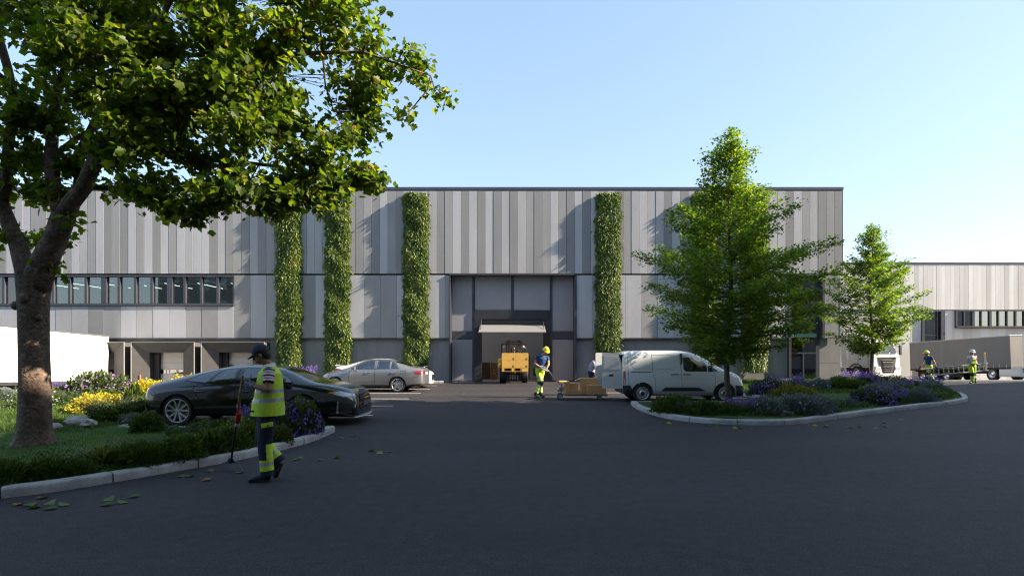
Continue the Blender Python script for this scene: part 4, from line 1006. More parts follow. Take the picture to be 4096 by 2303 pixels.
setp(strip_cover('ground_cover', kL[1], kL[2], .38, 1.45, 24000, 31, zl, M['herb'], .045, 12, None, .17), 'dense dark creeping leaves behind the left kerb')
setp(strip_cover('ground_cover', kL[1], kL[2], .30, 1.7, 15000, 47, zl, M['herb_mid'], .04, 12, None, .20), 'lighter green creeping leaves mixed in behind the left kerb')
setp(strip_cover('island_ground_cover', kR[1], kR[2], .40, 1.3, 22000, 33, zr, M['herb'], .05, 4, None, .16), 'creeping leaves along the island kerb')
setp(grass('garden_undergrowth', LBED, 26000, zl, .10, 5, (-17, -8.6, 11, 20.4), m=M['herb_mid'], wide=.5), 'mixed low undergrowth of the left garden')
setp(grass('island_undergrowth', RBED, 30000, zr, .12, 6, (9, 20, 20.5, 30.5), m=M['herb_mid'], wide=.5), 'mixed low undergrowth at the back of the island')

# ---------------------------------------------------------------- rocks
def rock_mesh(seed, r=.12):
    g = np.random.default_rng(seed); bm = bmesh.new(); bmesh.ops.create_icosphere(bm, subdivisions=2, radius=r)
    for v in bm.verts:
        n = v.co.normalized(); k = 1+.25*math.sin(n.x*4+seed)*math.cos(n.y*5+seed*2)+.12*math.sin(n.z*7+seed)+g.uniform(-.04, .04)
        v.co = Vector((v.co.x*k*1.3, v.co.y*k, v.co.z*k*.75))
    me = bpy.data.meshes.new('rock'); bm.to_mesh(me); bm.free(); me.materials.append(M['rock']); return me
rk = [rock_mesh(i) for i in range(4)]
spots = [(-9.35, 11.95, 1.2, 'largest pale rock among the herbs right of the maple trunk'), (-9.75, 12.3, .9, 'pale rock left of the largest rock'), (-9.0, 11.75, .9, 'pale rock right of the largest rock'),
         (-9.45, 11.4, .8, 'pale rock in front of the largest rock'), (-9.85, 11.7, .7, 'small pale rock nearest the maple trunk'), (-8.55, 12.3, .6, 'small rock at the right end of the rock bed'),
         (-15.2, 14.6, 1.2, 'sunlit rock left of the maple trunk'), (-15.7, 14.9, .9, 'second sunlit rock at the left edge'), (-14.9, 14.3, .8, 'small sunlit rock beside the maple trunk'), (-9.2, 10.6, .4, 'small white stone on the lawn edge')]
for i, (x, y, s, lab) in enumerate(spots):
    o = obj_from('rock', rk[i % 4], None, loc=(x, y, zl(x, y)+.05*s), rot=(0, 0, i*1.3), scale=(s*1.3, s*1.3, s*1.3)); setp(o, lab, 'rock', 'pale garden rocks')

# ---------------------------------------------------------------- fallen leaves on the road
M['fallen'] = leaf_mat('fallen_leaf', [(0, (.06, .11, .02)), (.5, (.12, .16, .025)), (.8, (.32, .28, .03)), (1, (.28, .13, .04))], .2)
def fallen_mesh(k):
    V, F = T_MAPLE; a = k*1.1; me = leaves_mesh('fallen_leaf', np.array([[0, -.08, .012]]), np.array([[0, 1., .0]]), np.array([[.35*math.sin(a), .3*math.cos(a), 1.]]), np.array([.125]), T_MAPLE, M['fallen'], np.array([[.1, .35, .75, 1.][k]]))
    return me
fm_ = [fallen_mesh(k) for k in range(4)]
fl = [(-5.35, 6.15, 0, 'near the front kerb'), (-5.27, 6.05, 1, 'near the front kerb'), (-5.18, 6.22, 1, 'near the front kerb'), (-5.05, 6.0, 0, 'near the front kerb'), (-5.5, 6.5, 0, 'near the front kerb'), (-5.0, 6.2, 1, 'near the front kerb'), (-5.52, 6.22, 3, 'near the front kerb'),
      (-4.55, 6.15, 0, 'near the front kerb'), (-4.63, 6.38, 1, 'near the front kerb'), (-4.42, 6.3, 1, 'near the front kerb'), (-4.48, 6.5, 0, 'near the front kerb'),
      (-4.5, 7.55, 0, 'left of the rake'), (-4.42, 7.62, 0, 'left of the rake'), (-4.3, 7.9, 0, 'left of the rake'), (-4.1, 7.35, 3, 'left of the rake'), (-3.85, 7.85, 3, 'left of the rake'),
      (-3.45, 8.7, 0, 'right of the man'), (-3.38, 8.85, 0, 'right of the man'), (-3.0, 8.75, 1, 'right of the man'), (-2.85, 8.9, 1, 'right of the man'), (-2.45, 9.5, 1, 'right of the man'), (-2.2, 9.3, 2, 'right of the man'), (-2.1, 9.45, 3, 'right of the man'),
      (-3.35, 10.9, 0, 'by the kerb corner'), (-3.2, 11.2, 0, 'by the kerb corner'),
      (3.6, 13.3, 1, 'by the island kerb'), (3.75, 13.1, 2, 'by the island kerb'), (4.5, 12.75, 0, 'by the island kerb'), (4.7, 12.6, 1, 'by the island kerb'), (5.0, 12.3, 2, 'by the island kerb'), (5.1, 12.35, 1, 'by the island kerb'), (5.3, 12.2, 0, 'by the island kerb'),
      (7.0, 12.7, 2, 'by the island kerb'), (7.15, 12.6, 1, 'by the island kerb'), (7.3, 12.8, 2, 'by the island kerb'), (7.6, 12.4, 0, 'by the island kerb'), (7.85, 12.5, 2, 'by the island kerb'), (8.1, 12.3, 0, 'by the island kerb'), (8.5, 12.6, 0, 'by the island kerb'), (9.7, 13.8, 0, 'by the island kerb'), (8.9, 13.2, 3, 'by the island kerb')]
from collections import Counter
ORD = ['leftmost', 'second from the left', 'third from the left', 'fourth from the left', 'fifth from the left', 'sixth from the left', 'seventh from the left']
fl.sort(key=lambda q: q[0]/q[1]); cnt = Counter((k, w) for _, _, k, w in fl); seen = Counter()
for i, (x, y, k, w) in enumerate(fl):
    nm = ['green', 'yellow green', 'yellow', 'brown'][k]; o_ = ORD[seen[(k, w)]]; seen[(k, w)] += 1
    lab = f'{nm} fallen leaf {w}' + (f', {o_} of its colour there' if cnt[(k, w)] > 1 else '')
    setp(obj_from('fallen_leaf', fm_[k], None, loc=(x, y, .002), rot=(0, 0, i*2.1)), lab, 'leaf', 'fallen maple leaves on the asphalt')
# ================================================================ VEHICLES
M['black_paint'] = mat('dark_green_black_paint', (.008, .010, .010), .16, spec=.6, coat=1.0)
M['silver_paint'] = mat('silver_paint', (.25, .25, .258), .32, metal=.55, coat=1.0)
M['white_car'] = mat('white_car_paint', (.72, .72, .70), .25, coat=1.0)
M['van_paint'] = mat('van_paint', (.68, .69, .685), .30, spec=.5, coat=.7)
M['cab_shade_tint'] = mat('truck_white_shade_tint', (.62, .58, .50), .35, coat=.6)  # white cab paint with the beige of shade and warm sun mixed in
M['truck_white'] = mat('truck_white_paint', (.74, .73, .71), .35, coat=.6)
M['plastic'] = mat('dark_plastic', (.035, .036, .038), .6, noise=(20, .1), world=False)
M['gloss_black'] = mat('gloss_black', (.008, .008, .009), .15, coat=.5)
M['seam'] = mat('panel_seam', (.006, .006, .006), .8)
M['car_glass'] = glass_mat('car_glass', (.42, .46, .46), .80)
M['car_inside'] = mat('car_interior', (.045, .044, .045), .8)
M['alloy'] = mat('alloy_rim', (.68, .68, .69), .3, metal=.85)
M['alloy_dark'] = mat('dark_rim_well', (.05, .05, .052), .5, metal=.4)
M['caliper'] = mat('red_caliper', (.45, .03, .025), .4)
M['head_glass'] = mat('headlight_lens', (.55, .60, .66), .08, spec=.8, coat=1.0)
M['amber'] = mat('amber_lens', (.70, .22, .03), .2)
M['tail_red'] = mat('tail_lens', (.22, .015, .02), .12, coat=1.0)
M['chrome'] = mat('chrome', (.75, .75, .76), .12, metal=1.0)
M['tarp'] = mat('grey_curtain_tarp', (.235, .22, .205), .65, noise=(1.2, .06, (1, 1, .3)))
M['tarp_white'] = mat('white_curtain_tarp', (.80, .79, .77), .6, noise=(1.0, .03))

def eval_mesh(o):
    dg = bpy.context.evaluated_depsgraph_get(); dg.update(); return bpy.data.meshes.new_from_object(o.evaluated_get(dg))
def boolean(me, cutters, op='DIFFERENCE'):
    o = bpy.data.objects.new('tmp_body', me); C.objects.link(o); cs = []
    for cm in cutters:
        c = bpy.data.objects.new('tmp_cut', cm); C.objects.link(c); cs.append(c)
        b = o.modifiers.new('b', 'BOOLEAN'); b.operation = op; b.object = c; b.solver = 'EXACT'
        b.material_mode = 'TRANSFER' if hasattr(b, 'material_mode') else b.material_mode
    r = eval_mesh(o)
    for c in cs+[o]: bpy.data.objects.remove(c)
    return r
def car_loft(st, levels=2):
    """st: rows (x, ztop, wcan, zcan, wsh, zsh, wmid, zmid, wlow, zlow, wbot, zbot), rear to front"""
    mb = MB(); rings = []
    for (x, zt, wc, zc, ws, zs, wm, zm, wl, zl_, wb, zb) in st:
        half = [(0, zt), (wc*.62, zt-.25*(zt-zc)-.004), (wc, zc), (ws, zs), (wm, zm), (wl, zl_), (wb, zb), (wb*.55, zb-.01)]
        full = half + [(0, zb-.01)] + [(-y, z) for y, z in half[:0:-1]]
        rings.append([(x, y, z) for y, z in full])
    n = len(rings[0]); vs = [v for r in rings for v in r]; fs = []
    for i in range(len(rings)-1):
        for k in range(n): fs.append((i*n+k, i*n+(k+1) % n, (i+1)*n+(k+1) % n, (i+1)*n+k))
    h = n//2
    for base, rev in ((0, False), ((len(rings)-1)*n, True)):
        for k in range(h):
            a, b = k, k+1; c, d = (n-k-1) % n, (n-k) % n
            f = [base+a, base+b, base+c, base+d]
            if k == 0: f = [base+0, base+1, base+n-1]
            if k == h-1: f = [base+h-1, base+h, base+h+1]
            fs.append(tuple(f if rev else f[::-1]))
    mb.smooth = True; mb.add(vs, fs); me = mb.mesh('loft', [M['seam']])
    o = bpy.data.objects.new('t', me); C.objects.link(o); s = o.modifiers.new('s', 'SUBSURF'); s.levels = levels; s.render_levels = levels
    r = eval_mesh(o); bpy.data.objects.remove(o); return r
def bvh_of(me):
    return BVHTree.FromPolygons([v.co.copy() for v in me.vertices], [tuple(p.vertices) for p in me.polygons])
def drape(bvh, poly, view, off=.004, cell=.04, thick=0.0):
    """poly in 2D; view 'L' side (-y), 'R' side (+y), 'T' top, 'F' front (+x), 'B' rear (-x); returns verts, faces on the surface"""
    bm = bmesh.new(); vs = [bm.verts.new((a, b, 0)) for a, b in poly]; bm.faces.new(vs)
    for ax in (0, 1):
        lo = min(p[ax] for p in poly); hi = max(p[ax] for p in poly); k = math.floor(lo/cell)*cell+cell
        while k < hi-1e-4:
            co = [0, 0, 0]; no = [0, 0, 0]; co[ax] = k; no[ax] = 1
            bmesh.ops.bisect_plane(bm, geom=bm.verts[:]+bm.edges[:]+bm.faces[:], plane_co=co, plane_no=no); k += cell
    out = []
    dirs = {'L': Vector((0, 1, 0)), 'R': Vector((0, -1, 0)), 'T': Vector((0, 0, -1)), 'F': Vector((-1, 0, 0)), 'B': Vector((1, 0, 0))}
    d = dirs[view]
    for v in bm.verts:
        a, b = v.co.x, v.co.y
        o = {'L': (a, -5, b), 'R': (a, 5, b), 'T': (a, b, 5), 'F': (8, a, b), 'B': (-3, a, b)}[view]
        h = bvh.ray_cast(Vector(o), d)
        if h[0] is None:
            q = {'L': (a, -.8, b), 'R': (a, .8, b), 'T': (a, b, 1.2), 'F': (5, a, b), 'B': (0, a, b)}[view]
            h = bvh.find_nearest(Vector(q))
        n = h[1]
        if n.dot(d) > 0: n = -n
        out.append(h[0]+n*off)
    bm.verts.index_update(); F = [tuple(v.index for v in f.verts) for f in bm.faces]; bm.free()
    return out, F
def patch(bvh, poly, view, name, m, parent, off=.004, both=True, cell=.05, smooth=True, mb=None):
    for vw in ((view, 'R') if (view == 'L' and both) else (view,)):
        mm = mb or MB(); mm.smooth = smooth
        v, f = drape(bvh, poly, vw, off, cell); mm.add(v, f)
        if mb is None: mm.build(name, m, parent)
def seam(bvh, pts, view, mb, w=.006, off=.003):
    q = []
    for (a, b), (c, d) in zip(pts, pts[1:]):
        L_ = math.hypot(c-a, d-b); n = max(1, int(L_/.06)); nx, ny = -(d-b)/L_*w, (c-a)/L_*w
        q.append([(a+nx, b+ny), (a-nx, b-ny), (c-nx, d-ny), (c+nx, d+ny)])
    for poly in q:
        for vw in ('L', 'R') if view == 'L' else (view,):
            v, f = drape(bvh, poly, vw, off, .08); mb.add(v, f)

def cyl_cut(x, z, r, y0, y1, m, seg=40):
    mb = MB(); mb.prism([(x+r*math.cos(2*PI*k/seg), z+r*math.sin(2*PI*k/seg)) for k in range(seg)], 'y', y0, y1); return mb.mesh('cut', m)
def wheel(parent, x, y, r, w, style, side, rim_r=None):
    """side -1: outer face towards -y"""
    e = part_empty('wheel', parent, (x, y, r)); s = side; rr_ = rim_r or r*.74
    t = MB(); t.smooth = True
    t.lathe([(rr_-.005, -w/2+.01), (r*.93, -w/2), (r-.012, -w/2+.018), (r, -w/2+.045), (r, w/2-.045), (r-.012, w/2-.018), (r*.93, w/2), (rr_-.005, w/2-.01)], 40, 'y')
    for k in range(3):
        yy = -w/4+k*w/4; t.lathe([(r+.001, yy-.004), (r-.006, yy), (r+.001, yy+.004)], 40, 'y')
    t.build('tyre', M['tyre'], e, sharp=35)
    b = MB(); b.smooth = True; yo = s*w/2
    b.lathe([(rr_+.002, yo*.93), (rr_-.012, yo*.98), (rr_-.022, yo*.86), (rr_-.035, yo*.3)], 40, 'y'); b.m = 1
    b.lathe([(0.0, yo*.35), (rr_-.03, yo*.32), (rr_-.03, -yo*.6)], 40, 'y'); b.m = 0; b.smooth = False
    if style == 'steel':
        b.smooth = True; b.lathe([(rr_-.03, yo*.62), (rr_*.78, yo*.80), (rr_*.62, yo*.60), (rr_*.45, yo*.62), (rr_*.38, yo*.92), (rr_*.30, yo*.95)], 40, 'y'); b.m = 1
        b.lathe([(rr_*.30, yo*.95), (0, yo*.97)], 24, 'y')
        for k in range(14):
            a = 2*PI*k/14; b.tube([(rr_*.72*math.cos(a), yo*.74, rr_*.72*math.sin(a)), (rr_*.72*math.cos(a), yo*.80, rr_*.72*math.sin(a))], .014, 8)
    elif style == 'truck':
        b.smooth = True; b.lathe([(rr_-.03, yo*.9), (rr_*.80, yo*.45), (rr_*.55, yo*.40), (rr_*.48, yo*.75), (rr_*.30, yo*.80), (0, yo*.82)], 32, 'y')
        for k in range(10):
            a = 2*PI*k/10; b.tube([(rr_*.66*math.cos(a), yo*.42, rr_*.66*math.sin(a)), (rr_*.66*math.cos(a), yo*.55, rr_*.66*math.sin(a))], .016, 6)
    else:
        n = 5; sp = (.16, .16) if style == 'v10' else (.11, .11)
        for k in range(n):
            for q in (-1, 1):
                a0 = 2*PI*k/n+PI/2; a1 = a0+q*(.30 if style == 'v10' else .17); a00 = a0+q*(.10 if style == 'v10' else .16)
                p0 = (.05*math.cos(a00), .05*math.sin(a00)); p1 = ((rr_-.015)*math.cos(a1), (rr_-.015)*math.sin(a1))
                dx, dz = p1[0]-p0[0], p1[1]-p0[1]; L_ = math.hypot(dx, dz); nx, nz = -dz/L_, dx/L_; w0, w1 = .014, (.022 if style == 'v10' else .014)
                vs = [(p0[0]+nx*w0, yo*.80, p0[1]+nz*w0), (p0[0]-nx*w0, yo*.80, p0[1]-nz*w0), (p1[0]-nx*w1, yo*.92, p1[1]-nz*w1), (p1[0]+nx*w1, yo*.92, p1[1]+nz*w1)]
                v2 = [(a, yo*.6, c) for a, _, c in vs]
                b.add(vs+v2, [(0, 1, 2, 3), (0, 4, 5, 1), (1, 5, 6, 2), (2, 6, 7, 3), (3, 7, 4, 0)])
        b.lathe([(.055, yo*.70), (.05, yo*.84), (0, yo*.86)], 20, 'y')
    b.build('rim', [M['alloy'] if style != 'truck' else M['chrome'], M['alloy_dark']], e)
    if style in ('v10', 'star'):
        d = MB(); d.smooth = True; d.lathe([(0, yo*.40), (rr_*.72, yo*.40), (rr_*.72, yo*.2)], 28, 'y'); d.build('brake_disc', M['steel'], e)
        if style == 'v10':
            c = MB(); c.box(rr_*.42, rr_*.76, yo*.38 if s > 0 else yo*.55, yo*.55 if s > 0 else yo*.38, -.06, .07, b=.008); c.build('brake_caliper', M['caliper'], e)
    return e
def mirror_prism(poly, y0, y1, m):
    mb = MB(); mb.prism(poly, 'y', y0, y1); return mb.mesh('cut', m)
def inner_cabin(st, inset, zfloor, x0, x1):
    mb = MB(); rings = []
    for (x, zt, wc, zc, ws, zs, *_) in st:
        if not (x0 <= x <= x1): continue
        ring = [(-(ws-inset), zfloor), (-(ws-inset-.03), zs-.04), (-(wc-inset-.07), zc-inset-.05), (-(wc*.5), zt-inset-.05), (wc*.5, zt-inset-.05), (wc-inset-.07, zc-inset-.05), (ws-inset-.03, zs-.04), (ws-inset, zfloor)]
        rings.append([(x, y, z) for y, z in ring])
    n = 8; vs = [v for r in rings for v in r]
    fs = [(i*n+k, i*n+(k+1) % n, (i+1)*n+(k+1) % n, (i+1)*n+k) for i in range(len(rings)-1) for k in range(n)] + [tuple(range(n))[::-1], tuple((len(rings)-1)*n+k for k in range(n))]
    mb.add(vs, fs); return mb.mesh('cabin', M['car_inside'])
def finish_body(me, paint, parent, name='body'):
    """paint replaces slot 0"""
    me.materials[0] = paint
    for p in me.polygons: p.use_smooth = True
    me.set_sharp_from_angle(angle=R(32)); return obj_from(name, me, parent)
def seat(parent, x, y, z, m=None):
    b = MB(); b.box(x-.25, x+.25, y-.24, y+.24, z, z+.16, b=.04)
    T = Matrix.Translation((x-.24, y, z+.12)) @ Matrix.Rotation(R(-14), 4, 'Y')
    b.box(-.07, .06, -.22, .22, 0, .44, T=T, b=.04); b.box(-.05, .03, -.10, .10, .46, .60, T=T, b=.03)
    return b.build('seat', m or M['car_inside'], parent)

def car(name, label, st, paint, loc, rotz, wb, r, tw, style, side_w, roof_glass, rear_glass, cabin, zfl, extra, cat='car', group='cars parked in the left bays'):
    t = thing(name, label, cat, loc, rotz, group)
    full = car_loft(st); bvh = bvh_of(full)
    cuts = []
    for x in wb:
        for s in (-1, 1): cuts.append(cyl_cut(x, r-.005, r+.045, s*(side_w-.30), s*(side_w+.3), M['seam']))
    cuts.append(inner_cabin(st, .05, zfl, *cabin))
    wins = extra['windows']
    for poly in wins: cuts.append(mirror_prism(poly, -1.2, 1.2, M['seam']))
    m_ = MB(); m_.prism(roof_glass, 'z', extra.get('wz', .9), 1.8); cuts.append(m_.mesh('cut', M['seam']))
    m_ = MB(); m_.prism(rear_glass, 'z', extra.get('rz', .9), 1.8); cuts.append(m_.mesh('cut', M['seam']))
    body = boolean(full, cuts); b = finish_body(body, paint, t)
    for poly in wins: patch(bvh, poly, 'L', 'side_window', M['car_glass'], b, off=-.004)
    patch(bvh, roof_glass, 'T', 'windshield', M['car_glass'], b, off=-.004, cell=.1); patch(bvh, rear_glass, 'T', 'rear_window', M['car_glass'], b, off=-.004, cell=.1)
    for x in wb:
        for s in (-1, 1): wheel(t, x, s*(side_w-tw/2-.015), r, tw, style, s, rim_r=r*.78)
    for x, y in extra['seats']: seat(t, x, y, zfl+.02)
    sm = MB()
    for line in extra['seams']: seam(bvh, line, 'L', sm)
    setp(sm.build('door_seam', M['seam'], b), kind='stuff')
    return t, b, bvh

# ------------------------------------------------ black fastback, nose to the right
# rows: x, ztop, wcan, zcan, wsh, zsh, wmid, zmid, wlow, zlow, wbot, zbot
bs = [(0.00, .80, .52, .79, .70, .74, .76, .62, .74, .42, .66, .32), (.03, .95, .60, .93, .80, .84, .86, .62, .84, .38, .74, .27), (.14, 1.00, .64, .98, .84, .90, .90, .64, .89, .34, .80, .24),
      (.45, 1.06, .66, 1.04, .88, .94, .935, .66, .93, .33, .84, .22), (.85, 1.17, .65, 1.14, .895, .955, .955, .66, .95, .33, .86, .21), (1.25, 1.28, .62, 1.235, .89, .965, .945, .66, .93, .33, .86, .21),
      (1.75, 1.375, .60, 1.32, .885, .97, .935, .64, .90, .34, .86, .21), (2.25, 1.41, .60, 1.355, .88, .97, .935, .63, .90, .34, .86, .21), (2.75, 1.395, .595, 1.34, .88, .97, .935, .63, .90, .34, .86, .21),
      (3.10, 1.335, .58, 1.285, .88, .97, .935, .64, .91, .34, .86, .21), (3.45, 1.20, .62, 1.16, .885, .965, .94, .65, .93, .34, .86, .21), (3.82, 1.03, .72, .99, .885, .94, .95, .66, .95, .33, .86, .21),
      (4.25, .97, .64, .95, .86, .89, .945, .66, .94, .33, .84, .20), (4.60, .90, .60, .88, .80, .82, .90, .62, .90, .34, .80, .18), (4.80, .80, .54, .78, .70, .72, .82, .56, .83, .32, .74, .16), (4.88, .66, .46, .64, .60, .60, .72, .48, .74, .30, .68, .17), (4.91, .58, .40, .56, .5, .52, .60, .44, .62, .30, .58, .19)]
blk_win = [[(.95, 1.045), (1.40, 1.00), (1.44, 1.00), (1.66, 1.27), (1.60, 1.285), (1.25, 1.19)], [(1.50, 1.00), (2.06, .995), (2.06, 1.325), (1.74, 1.29)], [(2.22, .995), (3.42, 1.005), (3.36, 1.06), (3.02, 1.255), (2.70, 1.315), (2.25, 1.325)]]
ex = dict(windows=blk_win, seats=[(2.75, -.38), (2.75, .38), (1.75, -.38), (1.75, .38)],
          seams=[[(2.13, 1.32), (2.14, .96), (2.16, .32)], [(3.28, .96), (3.34, .7), (3.30, .30)], [(1.18, .93), (1.20, .8), (1.34, .62), (1.40, .45), (1.42, .32)], [(1.42, .32), (3.30, .30)], [(4.62, .80), (4.2, .90), (3.45, .95)], [(.10, .92), (.22, .72), (.42, .66)]])
blackcar, bb, bv = car('parked_car', 'black fastback car with big alloy wheels parked beside the violet flower bush', bs, M['black_paint'], (-8.52, 13.62, 0), 0.0, (.82, 3.70), .352, .27, 'v10', .94,
    [(3.14, -.50), (3.72, -.66), (3.80, -.30), (3.82, 0), (3.80, .30), (3.72, .66), (3.14, .50), (3.10, 0)], [(.35, -.50), (1.25, -.48), (1.25, .48), (.35, .50)], (1.2, 3.5), .45, ex)
# lights, grille, trims
patch(bv, [(4.26, .765), (4.62, .665), (4.83, .665), (4.81, .715), (4.55, .79)], 'L', 'headlight', M['head_glass'], bb, off=.006, cell=.06)
patch(bv, [(4.26, .765), (4.40, .725), (4.43, .755), (4.34, .78)], 'L', 'side_marker', M['amber'], bb, off=.011)
mm = MB(); patch(bv, [(4.48, .70), (4.64, .680), (4.82, .68), (4.82, .690), (4.66, .692), (4.5, .713)], 'L', '', None, bb, off=.013, mb=mm); mm.build('daylight_strip', M['white_paint'], bb)
patch(bv, [(-.50, .40), (-.46, .62), (-.30, .70), (.30, .70), (.46, .62), (.50, .40), (.30, .30), (-.30, .30)], 'F', 'grille', M['gloss_black'], bb, off=.010, cell=.08)
gm = MB()
for z in (.36, .43, .50, .57, .64): seam(bv, [(-.44, z), (-.2, z), (.2, z), (.44, z)], 'F', gm, w=.007, off=.02)
gm.build('grille_bar', M['plastic'], bb)
patch(bv, [(-.26, .42), (.26, .42), (.26, .53), (-.26, .53)], 'F', 'number_plate', mat('blank_plate', (.12, .12, .125), .4), bb, off=.026, cell=.2)
patch(bv, [(4.50, .30), (4.56, .56), (4.78, .48), (4.80, .30)], 'L', 'air_intake', M['plastic'], bb, off=.008)
patch(bv, [(4.47, .30), (4.50, .56), (4.53, .57), (4.52, .30)], 'L', 'intake_blade', M['alloy'], bb, off=.014)
lip = MB(); lip.tube([(4.30, -.90, .20), (4.62, -.86, .19), (4.86, -.66, .18), (4.94, -.3, .18), (4.94, .3, .18), (4.86, .66, .18), (4.62, .86, .19), (4.30, .90, .20)], [(.012, .04)]*8, 8); lip.build('front_lip', M['alloy'], bb)
patch(bv, [(.03, .80), (.05, .87), (.26, .80), (.30, .74), (.16, .76)], 'L', 'taillight', M['tail_red'], bb, off=.008)
patch(bv, [(-.7, .76), (.7, .76), (.7, .82), (-.7, .82)], 'B', 'taillight_bar', M['tail_red'], bb, off=.008)
patch(bv, [(.02, .40), (.02, .52), (.12, .36), (.22, .27), (.14, .27)], 'L', 'rear_blade', M['alloy'], bb, off=.012)
patch(bv, [(1.30, .20), (1.42, .27), (3.30, .26), (3.34, .21)], 'L', 'sill_trim', M['plastic'], bb, off=.008)
for a in (1.20, 2.20+.05):
    hd = MB()
    for s in (-1, 1):
        h = bv.ray_cast(Vector((a+.14, s*5, .80)), Vector((0, -s, 0)))[0]
        hd.tube([(a, h.y+s*.005, .815), (a+.06, h.y+s*.03, .80), (a+.19, h.y+s*.03, .795), (a+.25, h.y+s*.005, .805)], .014, 8)
    hd.build('door_handle', M['black_paint'], bb)
wt = MB()
for pl in blk_win[:0]: pass
seam(bv, [(.93, 1.04), (1.40, .99), (2.14, .985), (3.45, .995)], 'L', wt, w=.007, off=.007); wt.build('window_trim', M['gloss_black'], bb)
def mirror(parent, x, y, z, m, fx=1):
    q = MB(); q.box(x-.06*fx-.05, x+.06, min(y*1.0, y*1.2), max(y*1.0, y*1.2), z, z+.13, b=.03); q.tube([(x, y*.93, z+.02), (x, y*1.06, z+.05)], .02, 6)
    q.build('side_mirror', m, parent)
for s in (-1, 1): mirror(bb, 3.28, s*.93, .98, M['black_paint'])
an = MB(); an.prism([(1.55, 1.365), (1.70, 1.375), (1.52, 1.415)], 'y', -.012, .012); an.build('antenna_fin', M['black_paint'], bb)
sw = MB(); T = Matrix.Translation((3.10, -.38, .93)) @ Matrix.Rotation(R(-65), 4, 'Y')
sw.lathe([(.17, -.012), (.185, 0), (.17, .012), (.16, 0)], 24, 'z', T=T, closed=True); sw.build('steering_wheel', M['car_inside'], bb)

# ------------------------------------------------ silver sedan, nose to the left
ss = [(0.00, .88, .50, .87, .66, .82, .72, .66, .72, .46, .66, .38), (.03, 1.00, .58, .99, .76, .88, .80, .66, .80, .40, .72, .30), (.18, 1.035, .62, 1.02, .80, .93, .85, .66, .86, .34, .78, .24),
      (.48, 1.06, .64, 1.045, .83, .96, .885, .66, .89, .32, .80, .22), (.75, 1.14, .62, 1.11, .84, .97, .895, .66, .895, .32, .81, .21), (1.20, 1.29, .58, 1.245, .84, .97, .89, .66, .875, .33, .82, .20),
      (1.65, 1.375, .56, 1.325, .84, .965, .885, .64, .86, .33, .82, .20), (2.10, 1.39, .56, 1.34, .835, .955, .885, .62, .86, .33, .82, .20), (2.50, 1.355, .56, 1.31, .83, .945, .885, .62, .87, .33, .82, .20),
      (2.80, 1.26, .57, 1.22, .83, .935, .885, .63, .88, .33, .82, .20), (3.10, 1.12, .62, 1.09, .83, .925, .89, .64, .895, .32, .81, .20), (3.35, .99, .68, .965, .82, .90, .89, .64, .90, .32, .81, .20),
      (3.75, .925, .62, .905, .79, .85, .87, .62, .88, .33, .79, .19), (4.15, .84, .56, .82, .72, .77, .80, .58, .82, .33, .74, .17), (4.36, .74, .50, .72, .60, .67, .68, .52, .72, .31, .66, .17), (4.42, .62, .42, .60, .50, .56, .56, .46, .60, .30, .56, .19)]
sil_win = [[(1.06, 1.00), (1.36, .995), (1.36, 1.25), (1.22, 1.20)], [(1.42, .995), (1.98, .985), (1.95, 1.315), (1.65, 1.305), (1.45, 1.27)], [(2.06, .985), (3.02, .975), (2.96, 1.02), (2.62, 1.215), (2.35, 1.30), (2.09, 1.315)]]
ex = dict(windows=sil_win, seats=[(2.5, -.34), (2.5, .34), (1.6, -.34), (1.6, .34)],
          seams=[[(2.02, 1.31), (2.03, .95), (2.05, .3)], [(3.10, .92), (3.14, .6), (3.06, .28)], [(1.02, .96), (1.18, .78), (1.36, .55), (1.40, .30)], [(1.40, .30), (3.06, .28)], [(.72, .78), (.95, .78), (.95, .89), (.72, .89), (.72, .78)], [(4.1, .78), (3.6, .86), (3.2, .91)], [(.10, .80), (.25, .64), (.48, .60)]])
silver, sb, sv = car('parked_car', 'silver sedan with five double spoke wheels parked in the sunlit bay', ss, M['silver_paint'], (-3.72, 24.05, 0), PI, (1.07, 3.74), .318, .23, 'star', .89,
    [(2.60, -.46), (3.20, -.60), (3.28, 0), (3.20, .60), (2.60, .46), (2.55, 0)], [(.55, -.46), (1.25, -.44), (1.25, .44), (.55, .46)], (1.0, 3.0), .45, ex, )
